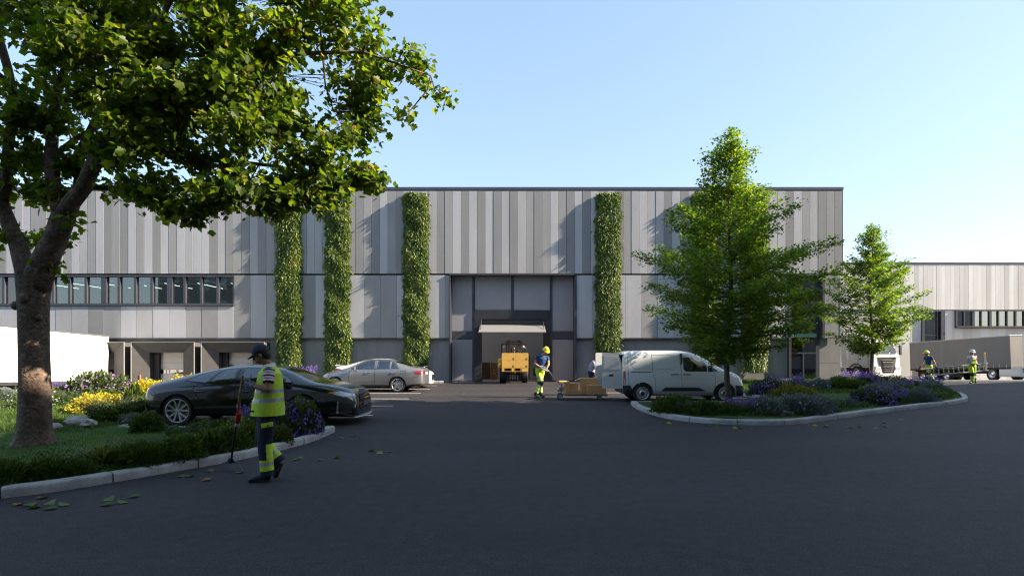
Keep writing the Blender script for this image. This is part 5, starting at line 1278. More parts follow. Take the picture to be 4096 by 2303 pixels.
def silver_details(sv, sb, paint, lamp=M['head_glass']):
    patch(sv, [(3.95, .72), (4.10, .62), (4.32, .60), (4.30, .68), (4.12, .76)], 'L', 'headlight', lamp, sb, off=.006)
    patch(sv, [(3.95, .72), (4.05, .65), (4.12, .665), (4.06, .72)], 'L', 'side_marker', M['amber'], sb, off=.010)
    patch(sv, [(.02, .86), (.10, .92), (.42, .87), (.28, .76), (.06, .74)], 'L', 'taillight', M['tail_red'], sb, off=.008)
    patch(sv, [(-.68, .78), (-.42, .76), (-.42, .88), (-.68, .88)], 'B', 'taillight', M['tail_red'], sb, off=.008)
    patch(sv, [(.42, .76), (.68, .78), (.68, .88), (.42, .88)], 'B', 'taillight', M['tail_red'], sb, off=.008)
    patch(sv, [(-.22, .72), (.22, .72), (.22, .83), (-.22, .83)], 'B', 'number_plate', M['white_paint'], sb, off=.01, cell=.2)
    patch(sv, [(-.42, .40), (-.40, .60), (.40, .60), (.42, .40), (.3, .34), (-.3, .34)], 'F', 'grille', M['gloss_black'], sb, off=.008, cell=.1)
    patch(sv, [(.03, .27), (.03, .36), (.55, .31), (.62, .24)], 'L', 'rear_diffuser', M['plastic'], sb, off=.008)
    patch(sv, [(1.38, .19), (1.42, .25), (3.05, .24), (3.08, .19)], 'L', 'sill_trim', paint, sb, off=.012)
    for a in (1.12, 2.10+.12):
        hd = MB()
        for s in (-1, 1):
            h = sv.ray_cast(Vector((a+.14, s*5, .82)), Vector((0, -s, 0)))[0]
            hd.tube([(a, h.y+s*.005, .835), (a+.05, h.y+s*.03, .82), (a+.17, h.y+s*.03, .82), (a+.22, h.y+s*.005, .83)], .013, 8)
        hd.build('door_handle', M['chrome'], sb)
    for s in (-1, 1): mirror(sb, 2.92, s*.88, .94, paint)
    sp = MB(); sp.smooth = True; sp.tube([(.04, -.62, 1.045), (.02, 0, 1.07), (.04, .62, 1.045)], [(.012, .05)]*3, 8); sp.build('boot_spoiler', paint, sb)
    wt = MB(); seam(sv, [(1.02, .99), (1.36, .985), (2.02, .975), (3.05, .965)], 'L', wt, w=.007, off=.006); seam(sv, [(1.02, .99), (1.2, 1.22), (1.45, 1.29), (1.65, 1.325), (2.1, 1.335), (2.37, 1.315), (2.64, 1.23), (3.05, .965)], 'L', wt, w=.006, off=.006)
    wt.build('window_trim', M['gloss_black'], sb)
silver_details(sv, sb, M['silver_paint'])
silver.rotation_euler.z = PI - .035
# white car in the next bay, nose to the right: a copy of the sedan with its own paint
white = copy_tree(silver, loc=(-8.35, 26.6, 0), rotz=0.0, label='white car mostly hidden behind the silver sedan, only its nose showing')
def repaint(o, a, b):
    if o.type == 'MESH' and any(m is a for m in o.data.materials):
        o.data = o.data.copy()
        for i, m in enumerate(o.data.materials):
            if m is a: o.data.materials[i] = b
    for c in o.children: repaint(c, a, b)
bpy.context.view_layer.update()
repaint(white, M['silver_paint'], M['white_car'])
white.scale = (1.03, 1, 1.0)

# ------------------------------------------------ white van with both rear doors open
vs_ = [(0.00, 1.62, .60, 1.58, .70, 1.02, .78, .66, .78, .42, .72, .34), (.03, 1.70, .64, 1.66, .76, 1.05, .86, .68, .86, .40, .78, .28), (.30, 1.735, .66, 1.70, .80, 1.06, .89, .68, .89, .36, .80, .22), (1.0, 1.755, .67, 1.72, .81, 1.06, .90, .66, .90, .34, .82, .20),
       (1.8, 1.755, .67, 1.72, .81, 1.06, .90, .64, .88, .34, .82, .20), (2.25, 1.735, .66, 1.69, .81, 1.06, .90, .64, .88, .34, .82, .20), (2.60, 1.655, .64, 1.60, .81, 1.06, .90, .64, .88, .34, .82, .20), (2.95, 1.46, .63, 1.42, .81, 1.06, .90, .64, .89, .34, .82, .20),
       (3.28, 1.24, .66, 1.20, .81, 1.04, .90, .64, .90, .34, .82, .20), (3.50, 1.12, .68, 1.09, .80, 1.01, .89, .64, .90, .33, .82, .20), (3.85, 1.02, .62, .99, .76, .92, .86, .62, .88, .33, .80, .19), (4.08, .88, .54, .85, .66, .78, .76, .58, .80, .32, .74, .18), (4.17, .72, .46, .70, .56, .66, .64, .52, .70, .30, .66, .19)]
van_win = [[(2.06, 1.10), (2.14, 1.04), (2.86, 1.035), (2.86, 1.30), (2.52, 1.50), (2.06, 1.52)], [(2.92, 1.035), (3.28, 1.035), (2.94, 1.26)]]
vt = thing('delivery_van', 'white delivery van with both rear doors open parked by the right island', 'van', (3.72, 19.42, 0))
vfull = car_loft(vs_); vb = bvh_of(vfull); cuts = []
for x in (.66, 3.42):
    for s in (-1, 1): cuts.append(cyl_cut(x, .31, .37, s*.60, s*1.2, M['seam']))
cuts.append(inner_cabin(vs_, .05, .45, .2, 3.3))
for poly in van_win: cuts.append(mirror_prism(poly, -1.2, 1.2, M['seam']))
m_ = MB(); m_.prism([(-.66, .47), (-.70, 1.0), (-.60, 1.60), (.60, 1.60), (.70, 1.0), (.66, .47)], 'x', -.3, .35); cuts.append(m_.mesh('cut', M['car_inside']))
wsh = [(2.66, -.52), (3.24, -.62), (3.34, 0), (3.24, .62), (2.66, .52), (2.60, 0)]
m_ = MB(); m_.prism(wsh, 'z', 1.12, 1.9); cuts.append(m_.mesh('cut', M['seam']))
vbod = finish_body(boolean(vfull, cuts), M['van_paint'], vt)
for poly in van_win: patch(vb, poly, 'L', 'side_window', M['car_glass'], vbod, off=-.004)
patch(vb, wsh, 'T', 'windshield', M['car_glass'], vbod, off=-.004, cell=.1)
for x in (.66, 3.42):
    for s in (-1, 1): wheel(vt, x, s*.79, .31, .20, 'steel', s, rim_r=.215)
seat(vt, 2.35, -.38, .55); seat(vt, 2.35, .38, .55)
sm = MB()
for l in ([(1.02, 1.66), (1.02, .92)], [(1.02, .92), (1.10, .80), (1.10, .36)], [(1.95, 1.62), (1.98, 1.0), (1.99, .30)], [(3.10, 1.02), (3.12, .62), (3.03, .34)], [(1.10, .34), (3.03, .32)], [(.20, 1.66), (.20, .45)], [(3.9, .9), (3.5, 1.0), (3.15, 1.04)], [(3.86, .86), (3.98, .62), (3.92, .50)]): seam(vb, l, 'L', sm, w=.005)
setp(sm.build('door_seam', M['seam'], vbod), kind='stuff')
# pressed panels on the side (raised outline), slide rail, trims
pm = MB()
for l in ([(.36, 1.52), (.32, 1.40), (.36, 1.22), (.48, 1.14), (.99, 1.13)], [(.36, 1.52), (.50, 1.59), (.99, 1.60)], [(1.05, 1.60), (1.68, 1.60), (1.78, 1.52), (1.80, 1.28), (1.72, 1.15), (1.05, 1.13)]): seam(vb, l, 'L', pm, w=.011, off=.008)
pm.build('panel_pressing', M['van_paint'], vbod)
rl = MB(); seam(vb, [(.30, 1.02), (.98, 1.02)], 'L', rl, w=.010, off=.006); rl.build('slide_rail', M['plastic'], vbod)
patch(vb, [(1.28, .385), (1.42, .51), (2.52, .51), (2.80, .385)], 'L', 'side_moulding', M['plastic'], vbod, off=.014)
patch(vb, [(.0, .30), (.0, .58), (.24, .58), (.33, .40), (.30, .24), (.1, .24)], 'L', 'rear_bumper', M['plastic'], vbod, off=.012)
patch(vb, [(-.85, .30), (-.85, .50), (.85, .50), (.85, .30)], 'B', 'rear_bumper', M['plastic'], vbod, off=.014, cell=.12)
patch(vb, [(3.78, .58), (3.84, .22), (4.15, .26), (4.17, .54)], 'L', 'front_bumper', M['plastic'], vbod, off=.012)
patch(vb, [(-.62, .28), (-.62, .56), (.62, .56), (.62, .28)], 'F', 'front_bumper', M['plastic'], vbod, off=.012, cell=.12)
patch(vb, [(3.84, .90), (3.96, .80), (4.08, .74), (4.07, .84), (3.95, .93)], 'L', 'headlight', M['head_glass'], vbod, off=.008)
patch(vb, [(.015, .62), (.015, 1.05), (.10, 1.05), (.10, .62)], 'L', 'taillight', M['tail_red'], vbod, off=.010)
hd = MB()
for a in (1.62, 2.02):
    for s in (-1, 1): hd.tube([(a, s*.885, .935), (a+.05, s*.925, .945), (a+.20, s*.925, .945), (a+.26, s*.885, .935)], .017, 8)
hd.build('door_handle', M['plastic'], vbod)
for s in (-1, 1):
    q = MB(); q.box(2.82, 2.95, min(s*.90, s*1.06), max(s*.90, s*1.06), 1.03, 1.24, b=.035); q.build('side_mirror', M['plastic'], vbod)
def van_door(y, s):
    """rear door swung out, standing straight back from the body corner"""
    d = MB(); T = Matrix.Translation((-.0, y, 0)) @ Matrix.Rotation(s*R(6), 4, 'Z')
    prof = [(.0, .46), (.0, 1.02), (-.04, 1.35), (-.13, 1.62), (-.19, 1.665), (-.66, 1.665), (-.68, 1.64), (-.68, .46)]
    d.prism(prof, 'y', -.035, .035, T=T); o = d.build('rear_door', M['van_paint'], vbod)
    w = MB(); w.prism([(-.10, 1.14), (-.12, 1.40), (-.20, 1.56), (-.62, 1.56), (-.62, 1.10), (-.14, 1.10)], 'y', -.042 if s < 0 else .036, -.036 if s < 0 else .042, T=T); w.build('door_pressing', M['van_paint'] if s < 0 else M['plastic'], o)
    w = MB(); w.box(-.45, -.30, -.05, .05, .88, .95, T=T, b=.01); w.build('door_handle', M['plastic'], o)
    return o
van_door(-.80, -1); van_door(.80, 1)
m_ = MB(); m_.box(.32, 2.0, -.74, .74, .45, .50); m_.build('load_floor', M['plastic'], vt)
m_ = MB(); m_.box(1.98, 2.02, -.76, .76, .5, 1.64); m_.build('bulkhead', M['car_inside'], vt)
sw = MB(); T = Matrix.Translation((2.80, -.38, .98)) @ Matrix.Rotation(R(-55), 4, 'Y'); sw.lathe([(.17, -.012), (.185, 0), (.17, .012), (.16, 0)], 24, 'z', T=T, closed=True); sw.build('steering_wheel', M['car_inside'], vt)

# ------------------------------------------------ trailers and trucks
def trailer(t, L_, H0, H1, W_, tarp, wheels, buckle_n, bs_=-1, rwheel=.46, rim='truck', front_dark=False, roof=M['steel']):
    """along +y; curtain side faces -x; floor H0, roof H1"""
    b = MB(); b.box(-W_/2, W_/2, 0, L_, H0+.05, H1-.06, b=.015); b.build('curtain_side', tarp, t)
    r_ = MB(); r_.box(-W_/2-.02, W_/2+.02, -.02, L_+.02, H1-.08, H1, b=.012); r_.build('roof', roof, t)
    f = MB(); f.box(-W_/2-.01, W_/2+.01, 0, L_, H0-.10, H0+.05); f.box(-.45, -.35, 0, L_, H0-.45, H0-.1); f.box(.35, .45, 0, L_, H0-.45, H0-.1)
    for y in np.arange(.6, L_, 1.0): f.box(-W_/2+.03, W_/2-.03, y-.04, y+.04, H0-.22, H0-.1)
    for y in wheels: f.tube([(-W_/2+.2, y, rwheel), (W_/2-.2, y, rwheel)], .07, 8); f.box(-.45, .45, y-.06, y+.06, rwheel, H0-.1)
    f.build('chassis', M['chassis'], t)
    for i in range(buckle_n):
        y = .35+(L_-.7)*i/(buckle_n-1); q = MB()
        q.box(min(bs_*(W_/2+.03), bs_*(W_/2+.005)), max(bs_*(W_/2+.03), bs_*(W_/2+.005)), y-.025, y+.025, H0+.02, H0+.34); q.ball((bs_*(W_/2+.035), y, H0+.27), (.02, .03, .04), seg=8, rings=6); q.build('curtain_buckle', M['steel'], t)
    for y in wheels:
        for s in (-1, 1):
            e = wheel(t, s*(W_/2-.18), y, rwheel, .32, rim, s, rim_r=rwheel*.58); e.rotation_euler = (0, 0, -PI/2); 
            mg = MB(); n = 14; pts = []
            for k in range(n+1):
                a = PI*(.02+.96*k/n); pts.append((s*(W_/2-.2), y+math.cos(a)*(rwheel+.07), rwheel+math.sin(a)*(rwheel+.07)))
            vs = []; 
            for p in pts: vs += [(p[0]-.18, p[1], p[2]), (p[0]+.18, p[1], p[2])]
            mg.add(vs, [(2*i, 2*i+1, 2*i+3, 2*i+2) for i in range(n)])
            mg.tube([(p[0]-s*.0+s*.18, p[1], p[2]) for p in pts], .018, 6); mg.smooth = True; mg.build('mudguard', M['plastic'], t)
# left: white trailer backed on to the dock, seen from its right; only the flank facing +x is in view
lt = thing('semi_trailer', 'white curtain sided trailer backed up to the loading dock at the left edge', 'trailer', (-23.5, 30.35, -1.22), PI+R(0), 'semi trailers in the yards')
trailer(lt, 11.5, 1.25, 3.80, 2.5, M['tarp_white'], (2.3, 3.65, 5.0), 13, roof=M['steel'])
lt.rotation_euler = (R(2.6), 0, PI)   # nose up: the yard rises towards the road
# the trailer's front end lies at local +y, i.e. towards the camera after the half turn
# right: grey trailer docked at the wing with its tractor nearer the camera
rt = thing('semi_trailer', 'long grey curtain sided trailer in the right yard behind the ladder', 'trailer', (40.55, 54.6, -1.22), PI+R(5.5), 'semi trailers in the yards')
trailer(rt, 10.0, 1.15, 3.80, 2.5, M['tarp'], (1.4, 2.7, 4.0), 18, bs_=1)
rt.rotation_euler = (R(2.6), 0, PI+R(5.5)); 
# buckles, visible flank is +y-turned: mirror the x scale so that the curtain buckles face the camera side
lt.scale = (1, 1, 1); rt.scale = (1, 1, 1)

def tractor(name, label, loc, rot, paint, paint_front, hi=3.35, W_=2.45, fairing=True):
    """cab faces -y, origin at ground under the front bumper"""
    t = thing(name, label, 'truck', loc, rot[2], 'truck tractors in the right yard'); t.rotation_euler = rot; w = W_/2
    b = MB(); b.smooth = False
    # side profile (y, z) of the cab
    prof = [(.06, .95), (.02, 1.55), (.06, 1.75), (.32, 2.55), (.55, 2.75), (1.0, 3.05), (1.5, hi), (2.25, hi), (2.25, .95)]
    bm = bmesh.new(); ring = []
    n = len(prof)
    va = [bm.verts.new((-w, y, z)) for y, z in prof]; vb2 = [bm.verts.new((w, y, z)) for y, z in prof]
    bm.faces.new(va[::-1]); bm.faces.new(vb2)
    for i in range(n): bm.faces.new((va[i], va[(i+1) % n], vb2[(i+1) % n], vb2[i]))
    bmesh.ops.recalc_face_normals(bm, faces=bm.faces)
    for v in bm.verts:
        if v.co.y < .6 and v.co.z > 1.2: v.co.x *= .95
        if v.co.z > 2.9: v.co.x *= .90
    bmesh.ops.bevel(bm, geom=bm.edges[:], offset=.07, segments=3, profile=.5, affect='EDGES')
    b.bm(bm); me = b.mesh('body', [M['seam']]); 
    cut = MB(); cut.tube([(-w-.2, 1.42, .52), (w+.2, 1.42, .52)], .62, 32); cutm = cut.mesh('cut', M['seam'])
    me = boolean(me, [cutm]); bd = finish_body(me, paint, t, 'cab')
    # windshield and door glass as raised dark glazing
    g_ = MB(); g_.box(-w+.22, w-.22, 0, .02, 0, .82, T=Matrix.Translation((0, .035, 1.80)) @ Matrix.Rotation(R(-18), 4, 'X')); g_.build('windshield', M['car_glass2'], bd)
    for s in (-1, 1):
        d = MB(); d.prism([(.36, 1.82), (.52, 2.42), (1.05, 2.48), (1.12, 1.80)], 'x', s*(w*.975+.02)-.012, s*(w*.975+.02)+.012); d.build('door_window', M['car_glass2'], bd)
        d = MB(); d.box(s*(w+.005)-.004, s*(w+.005)+.004, .35, .37, .98, 2.5); d.box(s*(w+.005)-.004, s*(w+.005)+.004, 1.20, 1.22, 1.2, 2.5); d.build('door_seam', M['seam'], bd)
        h = MB(); h.box(s*(w+.02)-.015, s*(w+.02)+.015, .95, 1.12, 1.48, 1.56, b=.006); h.build('door_handle', M['plastic'], bd)
        mr = MB(); mr.box(s*(w+.22)-.10, s*(w+.22)+.10, .02, .14, 1.75, 2.45, b=.03); mr.tube([(s*(w-.02), .3, 2.35), (s*(w+.2), .1, 2.35)], .02, 6); mr.build('side_mirror', M['plastic'], bd)
        ar = MB(); nn = 12; pts = [(s*(w+.012), 1.42+math.cos(PI*k/nn)*.66, .52+math.sin(PI*k/nn)*.66) for k in range(nn+1)]; ar.tube(pts, .035, 6); ar.build('wheel_arch', M['plastic'], bd)
    # front face: pointed grille with slats, bumper, lights
    gp = [(-.82, 1.56), (-.62, 1.44), (.62, 1.44), (.82, 1.56), (.62, .62), (.40, .48), (-.40, .48), (-.62, .62)]
    q = MB(); q.prism(gp, 'y', -.10, .04); q.build('grille', M['plastic'], bd)
    for k in range(6):
        z = .60+k*.145; ww = .54+.2*(z-.5); s_ = MB(); s_.box(-ww*.72, ww*.72, -.16, -.10, z, z+.06, b=.012)
        s_.add([(-ww*.72, -.155, z), (-ww*.72, -.155, z+.055), (-ww*1.12, -.11, z+.15), (-ww*1.12, -.11, z+.08)], [(0, 1, 2, 3)]); s_.add([(ww*.72, -.155, z), (ww*1.12, -.11, z+.08), (ww*1.12, -.11, z+.15), (ww*.72, -.155, z+.055)], [(0, 1, 2, 3)])
        s_.build('grille_slat', M['chassis'] if k % 2 else M['steel_dark'], bd)
    bp = MB(); bp.prism([(-w, .92), (-w+.06, .40), (-w+.45, .26), (w-.45, .26), (w-.06, .40), (w, .92), (.70, .96), (.52, .48), (-.52, .48), (-.70, .96)], 'y', -.14, .30); bp.build('bumper', paint_front, bd)
    q = MB(); q.box(-w+.06, w-.06, -.06, .08, 1.56, 1.78, b=.03); q.build('front_panel', paint_front, bd)
    for s in (-1, 1):
        q = MB(); q.prism([(s*.66, .96), (s*.80, 1.52), (s*(w-.03), 1.56), (s*(w-.03), .96)], 'y', -.07, .05); q.build('front_corner', paint_front, bd)
        q = MB(); q.prism([(s*.66, .72), (s*.70, .88), (s*(w-.06), .93), (s*(w-.10), .76)], 'y', -.155, -.13); q.build('headlight', M['head_glass'], bd)
        q = MB(); q.box(s*(w-.09)-.03, s*(w-.09)+.03, -.16, -.13, .93, .97); q.build('indicator', M['amber'], bd)
    ck = MB(); ck.box(-.5, .5, 2.2, 5.6, .62, .85)
    for s in (-1, 1): ck.box(s*w-.02*s-(.5 if s > 0 else 0), s*w-.02*s+(.5 if s < 0 else 0), 2.5, 3.9, .32, .92, b=.03)
    ck.build('chassis', M['chassis'], t)
    for s in (-1, 1):
        sk = MB(); sk.box(s*(w-.0)-.02, s*(w-.0)+.02, 2.28, 4.7, .30, .98, b=.01); sk.build('side_skirt', paint_front, t)
        vt_ = MB(); 
        for k in range(3): vt_.box(s*(w+.022)-.004, s*(w+.022)+.004, 2.45, 2.78, .62+k*.10, .68+k*.10)
        vt_.build('skirt_vent', M['seam'], t)
        for y in (1.42, 5.35):
            e = wheel(t, s*(w-.16), y, .50, .32, 'truck', s, rim_r=.29); e.rotation_euler = (0, 0, -PI/2)
    if fairing:
        for s in (-1, 1):
            q = MB(); q.box(s*(w-.03)-.02, s*(w-.03)+.02, 2.25, 2.75, 1.0, hi-.1, b=.01); q.build('side_fairing', paint, t)
    return t
M['car_glass2'] = mat('tinted_truck_glass', (.02, .024, .026), .06, spec=.8, coat=1.0)
M['steel_dark'] = mat('dark_slat', (.10, .098, .095), .4, metal=.4)
tractor('truck', 'white truck cab with a pointed black slatted grille behind the slimmer young maple', (31.6, 46.6, -.72), (R(-2.5), 0, R(9)), M['cab_shade_tint'], M['truck_white']).scale = (1.04, 1.3, 1.22)
tractor('truck', 'white tractor pulling the grey trailer at the right edge of the picture', (41.9, 41.0, -.52), (R(-2.5), 0, R(5.5)), M['truck_white'], M['truck_white'], hi=3.5).scale = (1.03, 1, 1.13)

# ================================================================ FORKLIFT with cartons on its pallet, coming out of the gate
fk = thing('forklift', 'yellow forklift with black tyres coming out of the gate behind a load of cartons', 'forklift', (0, 29.9, 0))
FX = .10
for s in (-1, 1):
    e = part_empty('wheel', fk, (FX+s*.60, .35, .38)); t = MB(); t.smooth = True
    t.lathe([(.20, -.16), (.36, -.17), (.38, -.14), (.38, .14), (.36, .17), (.20, .16)], 32, 'x'); t.smooth = False
    for k in range(22):
        a = 2*PI*k/22
        for q in (-1, 1):
            T = Matrix.Rotation(a+q*.07, 4, 'X') @ Matrix.Translation((q*.075, 0, .378)) @ Matrix.Rotation(q*.5, 4, 'Z'); t.box(-.075, .075, -.016, .016, -.01, .018, T=T)
    t.build('tyre', M['tyre'], e, sharp=30)
    r_ = MB(); r_.smooth = True; r_.lathe([(.21, -.15), (.18, -.10), (.08, -.09), (0, -.12)], 24, 'x'); r_.lathe([(.21, .15), (.18, .10), (.08, .09), (0, .12)], 24, 'x'); r_.build('rim', M['yellow'], e)
    e = part_empty('wheel', fk, (FX+s*.50, 2.1, .28)); t = MB(); t.smooth = True; t.lathe([(.0, -.11), (.27, -.11), (.28, -.08), (.28, .08), (.27, .11), (0, .11)], 28, 'x'); t.build('tyre', M['tyre'], e, sharp=30)
b = MB(); b.box(FX-.58, FX+.58, .75, 2.3, .42, .95, b=.06); b.box(FX-.60, FX+.60, 2.1, 2.65, .35, 1.15, b=.12); b.box(FX-.52, FX+.52, .55, .85, .45, 1.05, b=.04); b.build('body', M['yellow'], fk, sharp=30)
b = MB(); b.prism([(.05, .98), (.62, .98), (.62, 1.10), (.50, 1.16), (.25, 1.16), (.05, 1.05)], 'x', FX-.78, FX-.46); b.prism([(.05, .98), (.62, .98), (.62, 1.10), (.50, 1.16), (.25, 1.16), (.05, 1.05)], 'x', FX+.46, FX+.78); b.build('front_wing', M['yellow'], fk)
b = MB(); b.box(FX-.86, FX-.55, .2, .75, .80, 1.32, b=.07); b.build('lamp_housing', M['yellow'], fk)
g = MB()
for s in (-1, 1):
    g.box(FX+s*.30-.045, FX+s*.30+.045, .02, .16, .10, 2.32); g.box(FX+s*.40-.035, FX+s*.40+.035, .06, .20, .10, 2.24); g.box(FX+s*.22-.02, FX+s*.22+.02, -.02, .08, .15, 2.35)
g.box(FX-.45, FX+.45, .05, .15, 2.18, 2.27); g.box(FX-.42, FX+.42, .05, .15, 1.3, 1.38); g.box(FX-.40, FX+.40, .05, .15, .10, .20)
for x in (-.14, 0, .14): g.tube([(FX+x, .12, .2), (FX+x, .12, 1.9)], .028, 8)
g.build('mast', M['chassis'], fk)
g = MB()
for x in (-.68, .66):
    g.tube([(FX+x, .60, .95), (FX+x, .72, 1.6), (FX+x, .75, 2.12)], .026, 6); g.tube([(FX+x, 2.15, 1.1), (FX+x, 2.05, 2.12)], .026, 6); g.tube([(FX+x, .75, 2.12), (FX+x, 2.05, 2.12)], .026, 6)
for y in np.linspace(.75, 2.05, 7): g.tube([(FX-.68, y, 2.12), (FX+.66, y, 2.12)], .016, 6)
g.build('overhead_guard', M['chassis'], fk)
g = MB(); g.box(FX-.42, FX+.42, -.06, .02, .45, .53); g.box(FX-.42, FX+.42, -.06, .02, .95, 1.03)
for s in (-1, 1): g.box(FX+s*.26-.05, FX+s*.26+.05, -1.05, -.02, .60, .64); g.box(FX+s*.26-.05, FX+s*.26+.05, -.06, -.02, .45, 1.03)
g.build('fork_carriage', M['chassis'], fk)
sea = MB(); sea.box(FX-.24, FX+.24, 1.15, 1.6, .95, 1.08, b=.03); sea.box(FX-.24, FX+.24, 1.55, 1.68, 1.0, 1.55, b=.04); sea.build('seat', M['plastic'], fk)
for s in (-1, 1):
    q = MB(); q.ball((FX+s*.52, .62, 1.98), (.055, .04, .055)); q.tube([(FX+s*.52, .65, 1.98), (FX+s*.64, .72, 1.9)], .012, 6); q.build('work_light', M['white_paint'], fk)
# pallet-height yellow base carton and four cartons (each its own thing)
PX0, PX1, PY0 = -.53, .85, -1.10
pl = thing('pallet', 'yellow pallet box with two fork slots on the forklift forks', 'pallet', (0, 29.9, .66))
b = MB()
b.box(PX0, PX1, PY0, PY0+1.0, .165, .19); b.box(PX0, PX1, PY0, PY0+1.0, 0, .02)
for x in (PX0, PX0+.11+.40, PX0+.11+.40+.14+.38): 
    w = .13 if x == PX0 else (.15 if x < 0.2 else PX1-x)
    b.box(x, x+w, PY0, PY0+1.0, .02, .165)
b.build('base', M['yellow_box'], pl)
mk = M['card_dark']
for i, (x0, z0) in enumerate(((PX0, .86), (PX0+.69, .86), (PX0, 1.24), (PX0+.69, 1.24))):
    side = 'left' if i % 2 == 0 else 'right'; row = 'lower' if i < 2 else 'upper'
    c = thing('carton', f'{row} {side} yellow carton of the forklift load', 'carton', (x0, 29.9+PY0, z0), 0, 'yellow cartons on the forklift')
    box_obj('box', .003, .687, .003, .99, .002, .377, M['yellow_box'], c, b=.006)
    p = MB()
    for k in range(2):
        for j in range(3): p.box(.55+k*.055, .59+k*.055, -.0005, .002, .03+j*.035, .055+j*.035)
    p.box(.34, .40, -.0005, .002, .36, .374); p.build('print', mk, c)

# ================================================================ interior stock seen through the gate
def stock(name, label, cat, x0, x1, y0, y1, h, m, z0=.004, extra=None):
    t = thing(name, label, cat, ((x0+x1)/2, (y0+y1)/2, z0), 0, 'goods stored inside the gate'); w = (x1-x0)/2; d = (y1-y0)/2
    box_obj('side', -w, w, -d, d, 0, h, m, t, b=.01)
    if extra: 
        p = MB(); p.box(-w*.6, w*.6, -d-.002, -d+.001, h*.45, h*.52); p.box(-w*.15, w*.25, -d-.002, -d+.001, h*.68, h*.78); p.build('print', extra, t)
    return t
stock('wooden_crate', 'brown plywood crate inside the gate left of the forklift', 'crate', -1.85, -1.37, 34.2, 34.8, 1.02, M['wood'])
stock('storage_box', 'small cardboard box at the left door jamb inside the gate', 'box', -2.2, -1.88, 34.0, 34.5, .75, M['card'])
stock('storage_box', 'cardboard box lowest of the stack left of the forklift tyre', 'box', -1.34, -.9, 34.2, 34.8, .74, M['card'], extra=M['white_paint'])
stock('storage_box', 'cardboard box on top of the stack left of the forklift tyre', 'box', -1.32, -.92, 34.2, 34.8, .27, M['card'], z0=.745)
stock('cabinet', 'white cabinet inside the gate right of the forklift', 'cabinet', 1.15, 1.95, 34.6, 35.3, 1.42, M['white_paint'])
stock('board_stack', 'pale upright boards leaning beside the white cabinet inside the gate', 'boards', .98, 1.10, 33.4, 34.0, 1.45, M['wood'])

# ================================================================ hand pallet truck with boxes
hp = thing('pallet_truck', 'low metal pallet truck with a yellow end board pulled by its long handle', 'pallet truck', (1.70, 19.75, 0))
d = MB(); d.box(.22, 1.66, -.26, .26, .165, .195, b=.004)
for y in (-.26, .23): d.box(.15, 1.68, y, y+.03, .135, .20)
d.build('deck', M['alu'], hp)
eb = MB(); eb.box(.16, .34, -.25, .25, .20, .66, b=.012); eb.box(-.02, .18, -.25, .25, .62, .66, b=.006); eb.build('end_board', M['card'], hp)
pu = MB(); pu.tube([(.06, 0, .12), (.06, 0, .55)], .035, 10); pu.box(-.02, .13, -.08, .08, .30, .44, b=.01); pu.tube([(-.06, -.06, .38), (-.02, .08, .30)], .035, 8); pu.tube([(.0, -.2, .62), (.0, -.2, .40)], .012, 6); pu.box(-.05, .10, -.05, .05, .18, .24)
pu.build('pump', M['steel'], hp)
for y in (-.09, .09):
    e = part_empty('wheel', hp, (.02, y, .10)); w = MB(); w.smooth = True; w.lathe([(.075, -.03), (.10, -.03), (.103, 0), (.10, .03), (.075, .03)], 28, 'y'); w.build('tyre', M['rubber'], e)
    w = MB()
    for k in range(6):
        a = PI*k/3; w.tube([(0, 0, 0), (.075*math.cos(a), 0, .075*math.sin(a))], .011, 6)
    w.smooth = True; w.lathe([(.078, -.025), (.07, -.02), (.07, .02), (.078, .025)], 28, 'y'); w.build('rim', M['alu'], e)
for y in (-.2, .2):
    e = part_empty('wheel', hp, (1.42, y, .06)); w = MB(); w.smooth = True; w.lathe([(0, -.022), (.055, -.022), (.06, 0), (.055, .022), (0, .022)], 24, 'y'); w.build('tyre', mat('tan_wheel', (.42, .22, .08), .5), e)
    c = MB(); c.box(1.36, 1.47, y-.035, y-.028, .05, .15); c.box(1.36, 1.47, y+.028, y+.035, .05, .15); c.build('caster_fork', M['steel'], hp)
hb = MB(); hb.smooth = True; hb.tube([(.05, 0, .48), (-.45, .05, 1.09)], .017, 8); hb.box(-.26, .26, -.003, .003, -.026, .026, T=Matrix.Translation((-.20, -.005, .785)) @ Matrix.Rotation(math.atan2(.61, .50), 4, 'Y'))
lo = [(-.45, .05, 1.09), (-.40, .16, 1.04), (-.52, .17, 1.14), (-.64, .11, 1.19), (-.70, .0, 1.18), (-.62, -.10, 1.10), (-.46, -.10, 1.02), (-.40, -.02, 1.02), (-.45, .05, 1.09)]
hb.tube(lo, .02, 8); hb.build('handle', [M['alu']], hp, sharp=40)
cu = bpy.data.curves.new('lettering', 'FONT'); cu.body = 'QUICKLIFT'; cu.size = .062; cu.extrude = .001; cu.align_x = 'CENTER'; cu.align_y = 'CENTER'
to_ = bpy.data.objects.new('tmp', cu); C.objects.link(to_); tme = eval_mesh(to_); bpy.data.objects.remove(to_); tme.materials.clear(); tme.materials.append(M['chassis'])
lt_o = obj_from('lettering', tme, hp, loc=(-.20, -.01, .785)); lt_o.matrix_local = Matrix.Translation((-.20, -.0105, .785)) @ Matrix.Rotation(math.atan2(.61, .50), 4, 'Y') @ Matrix.Rotation(PI/2, 4, 'X') @ Matrix.Rotation(PI, 4, 'Z')
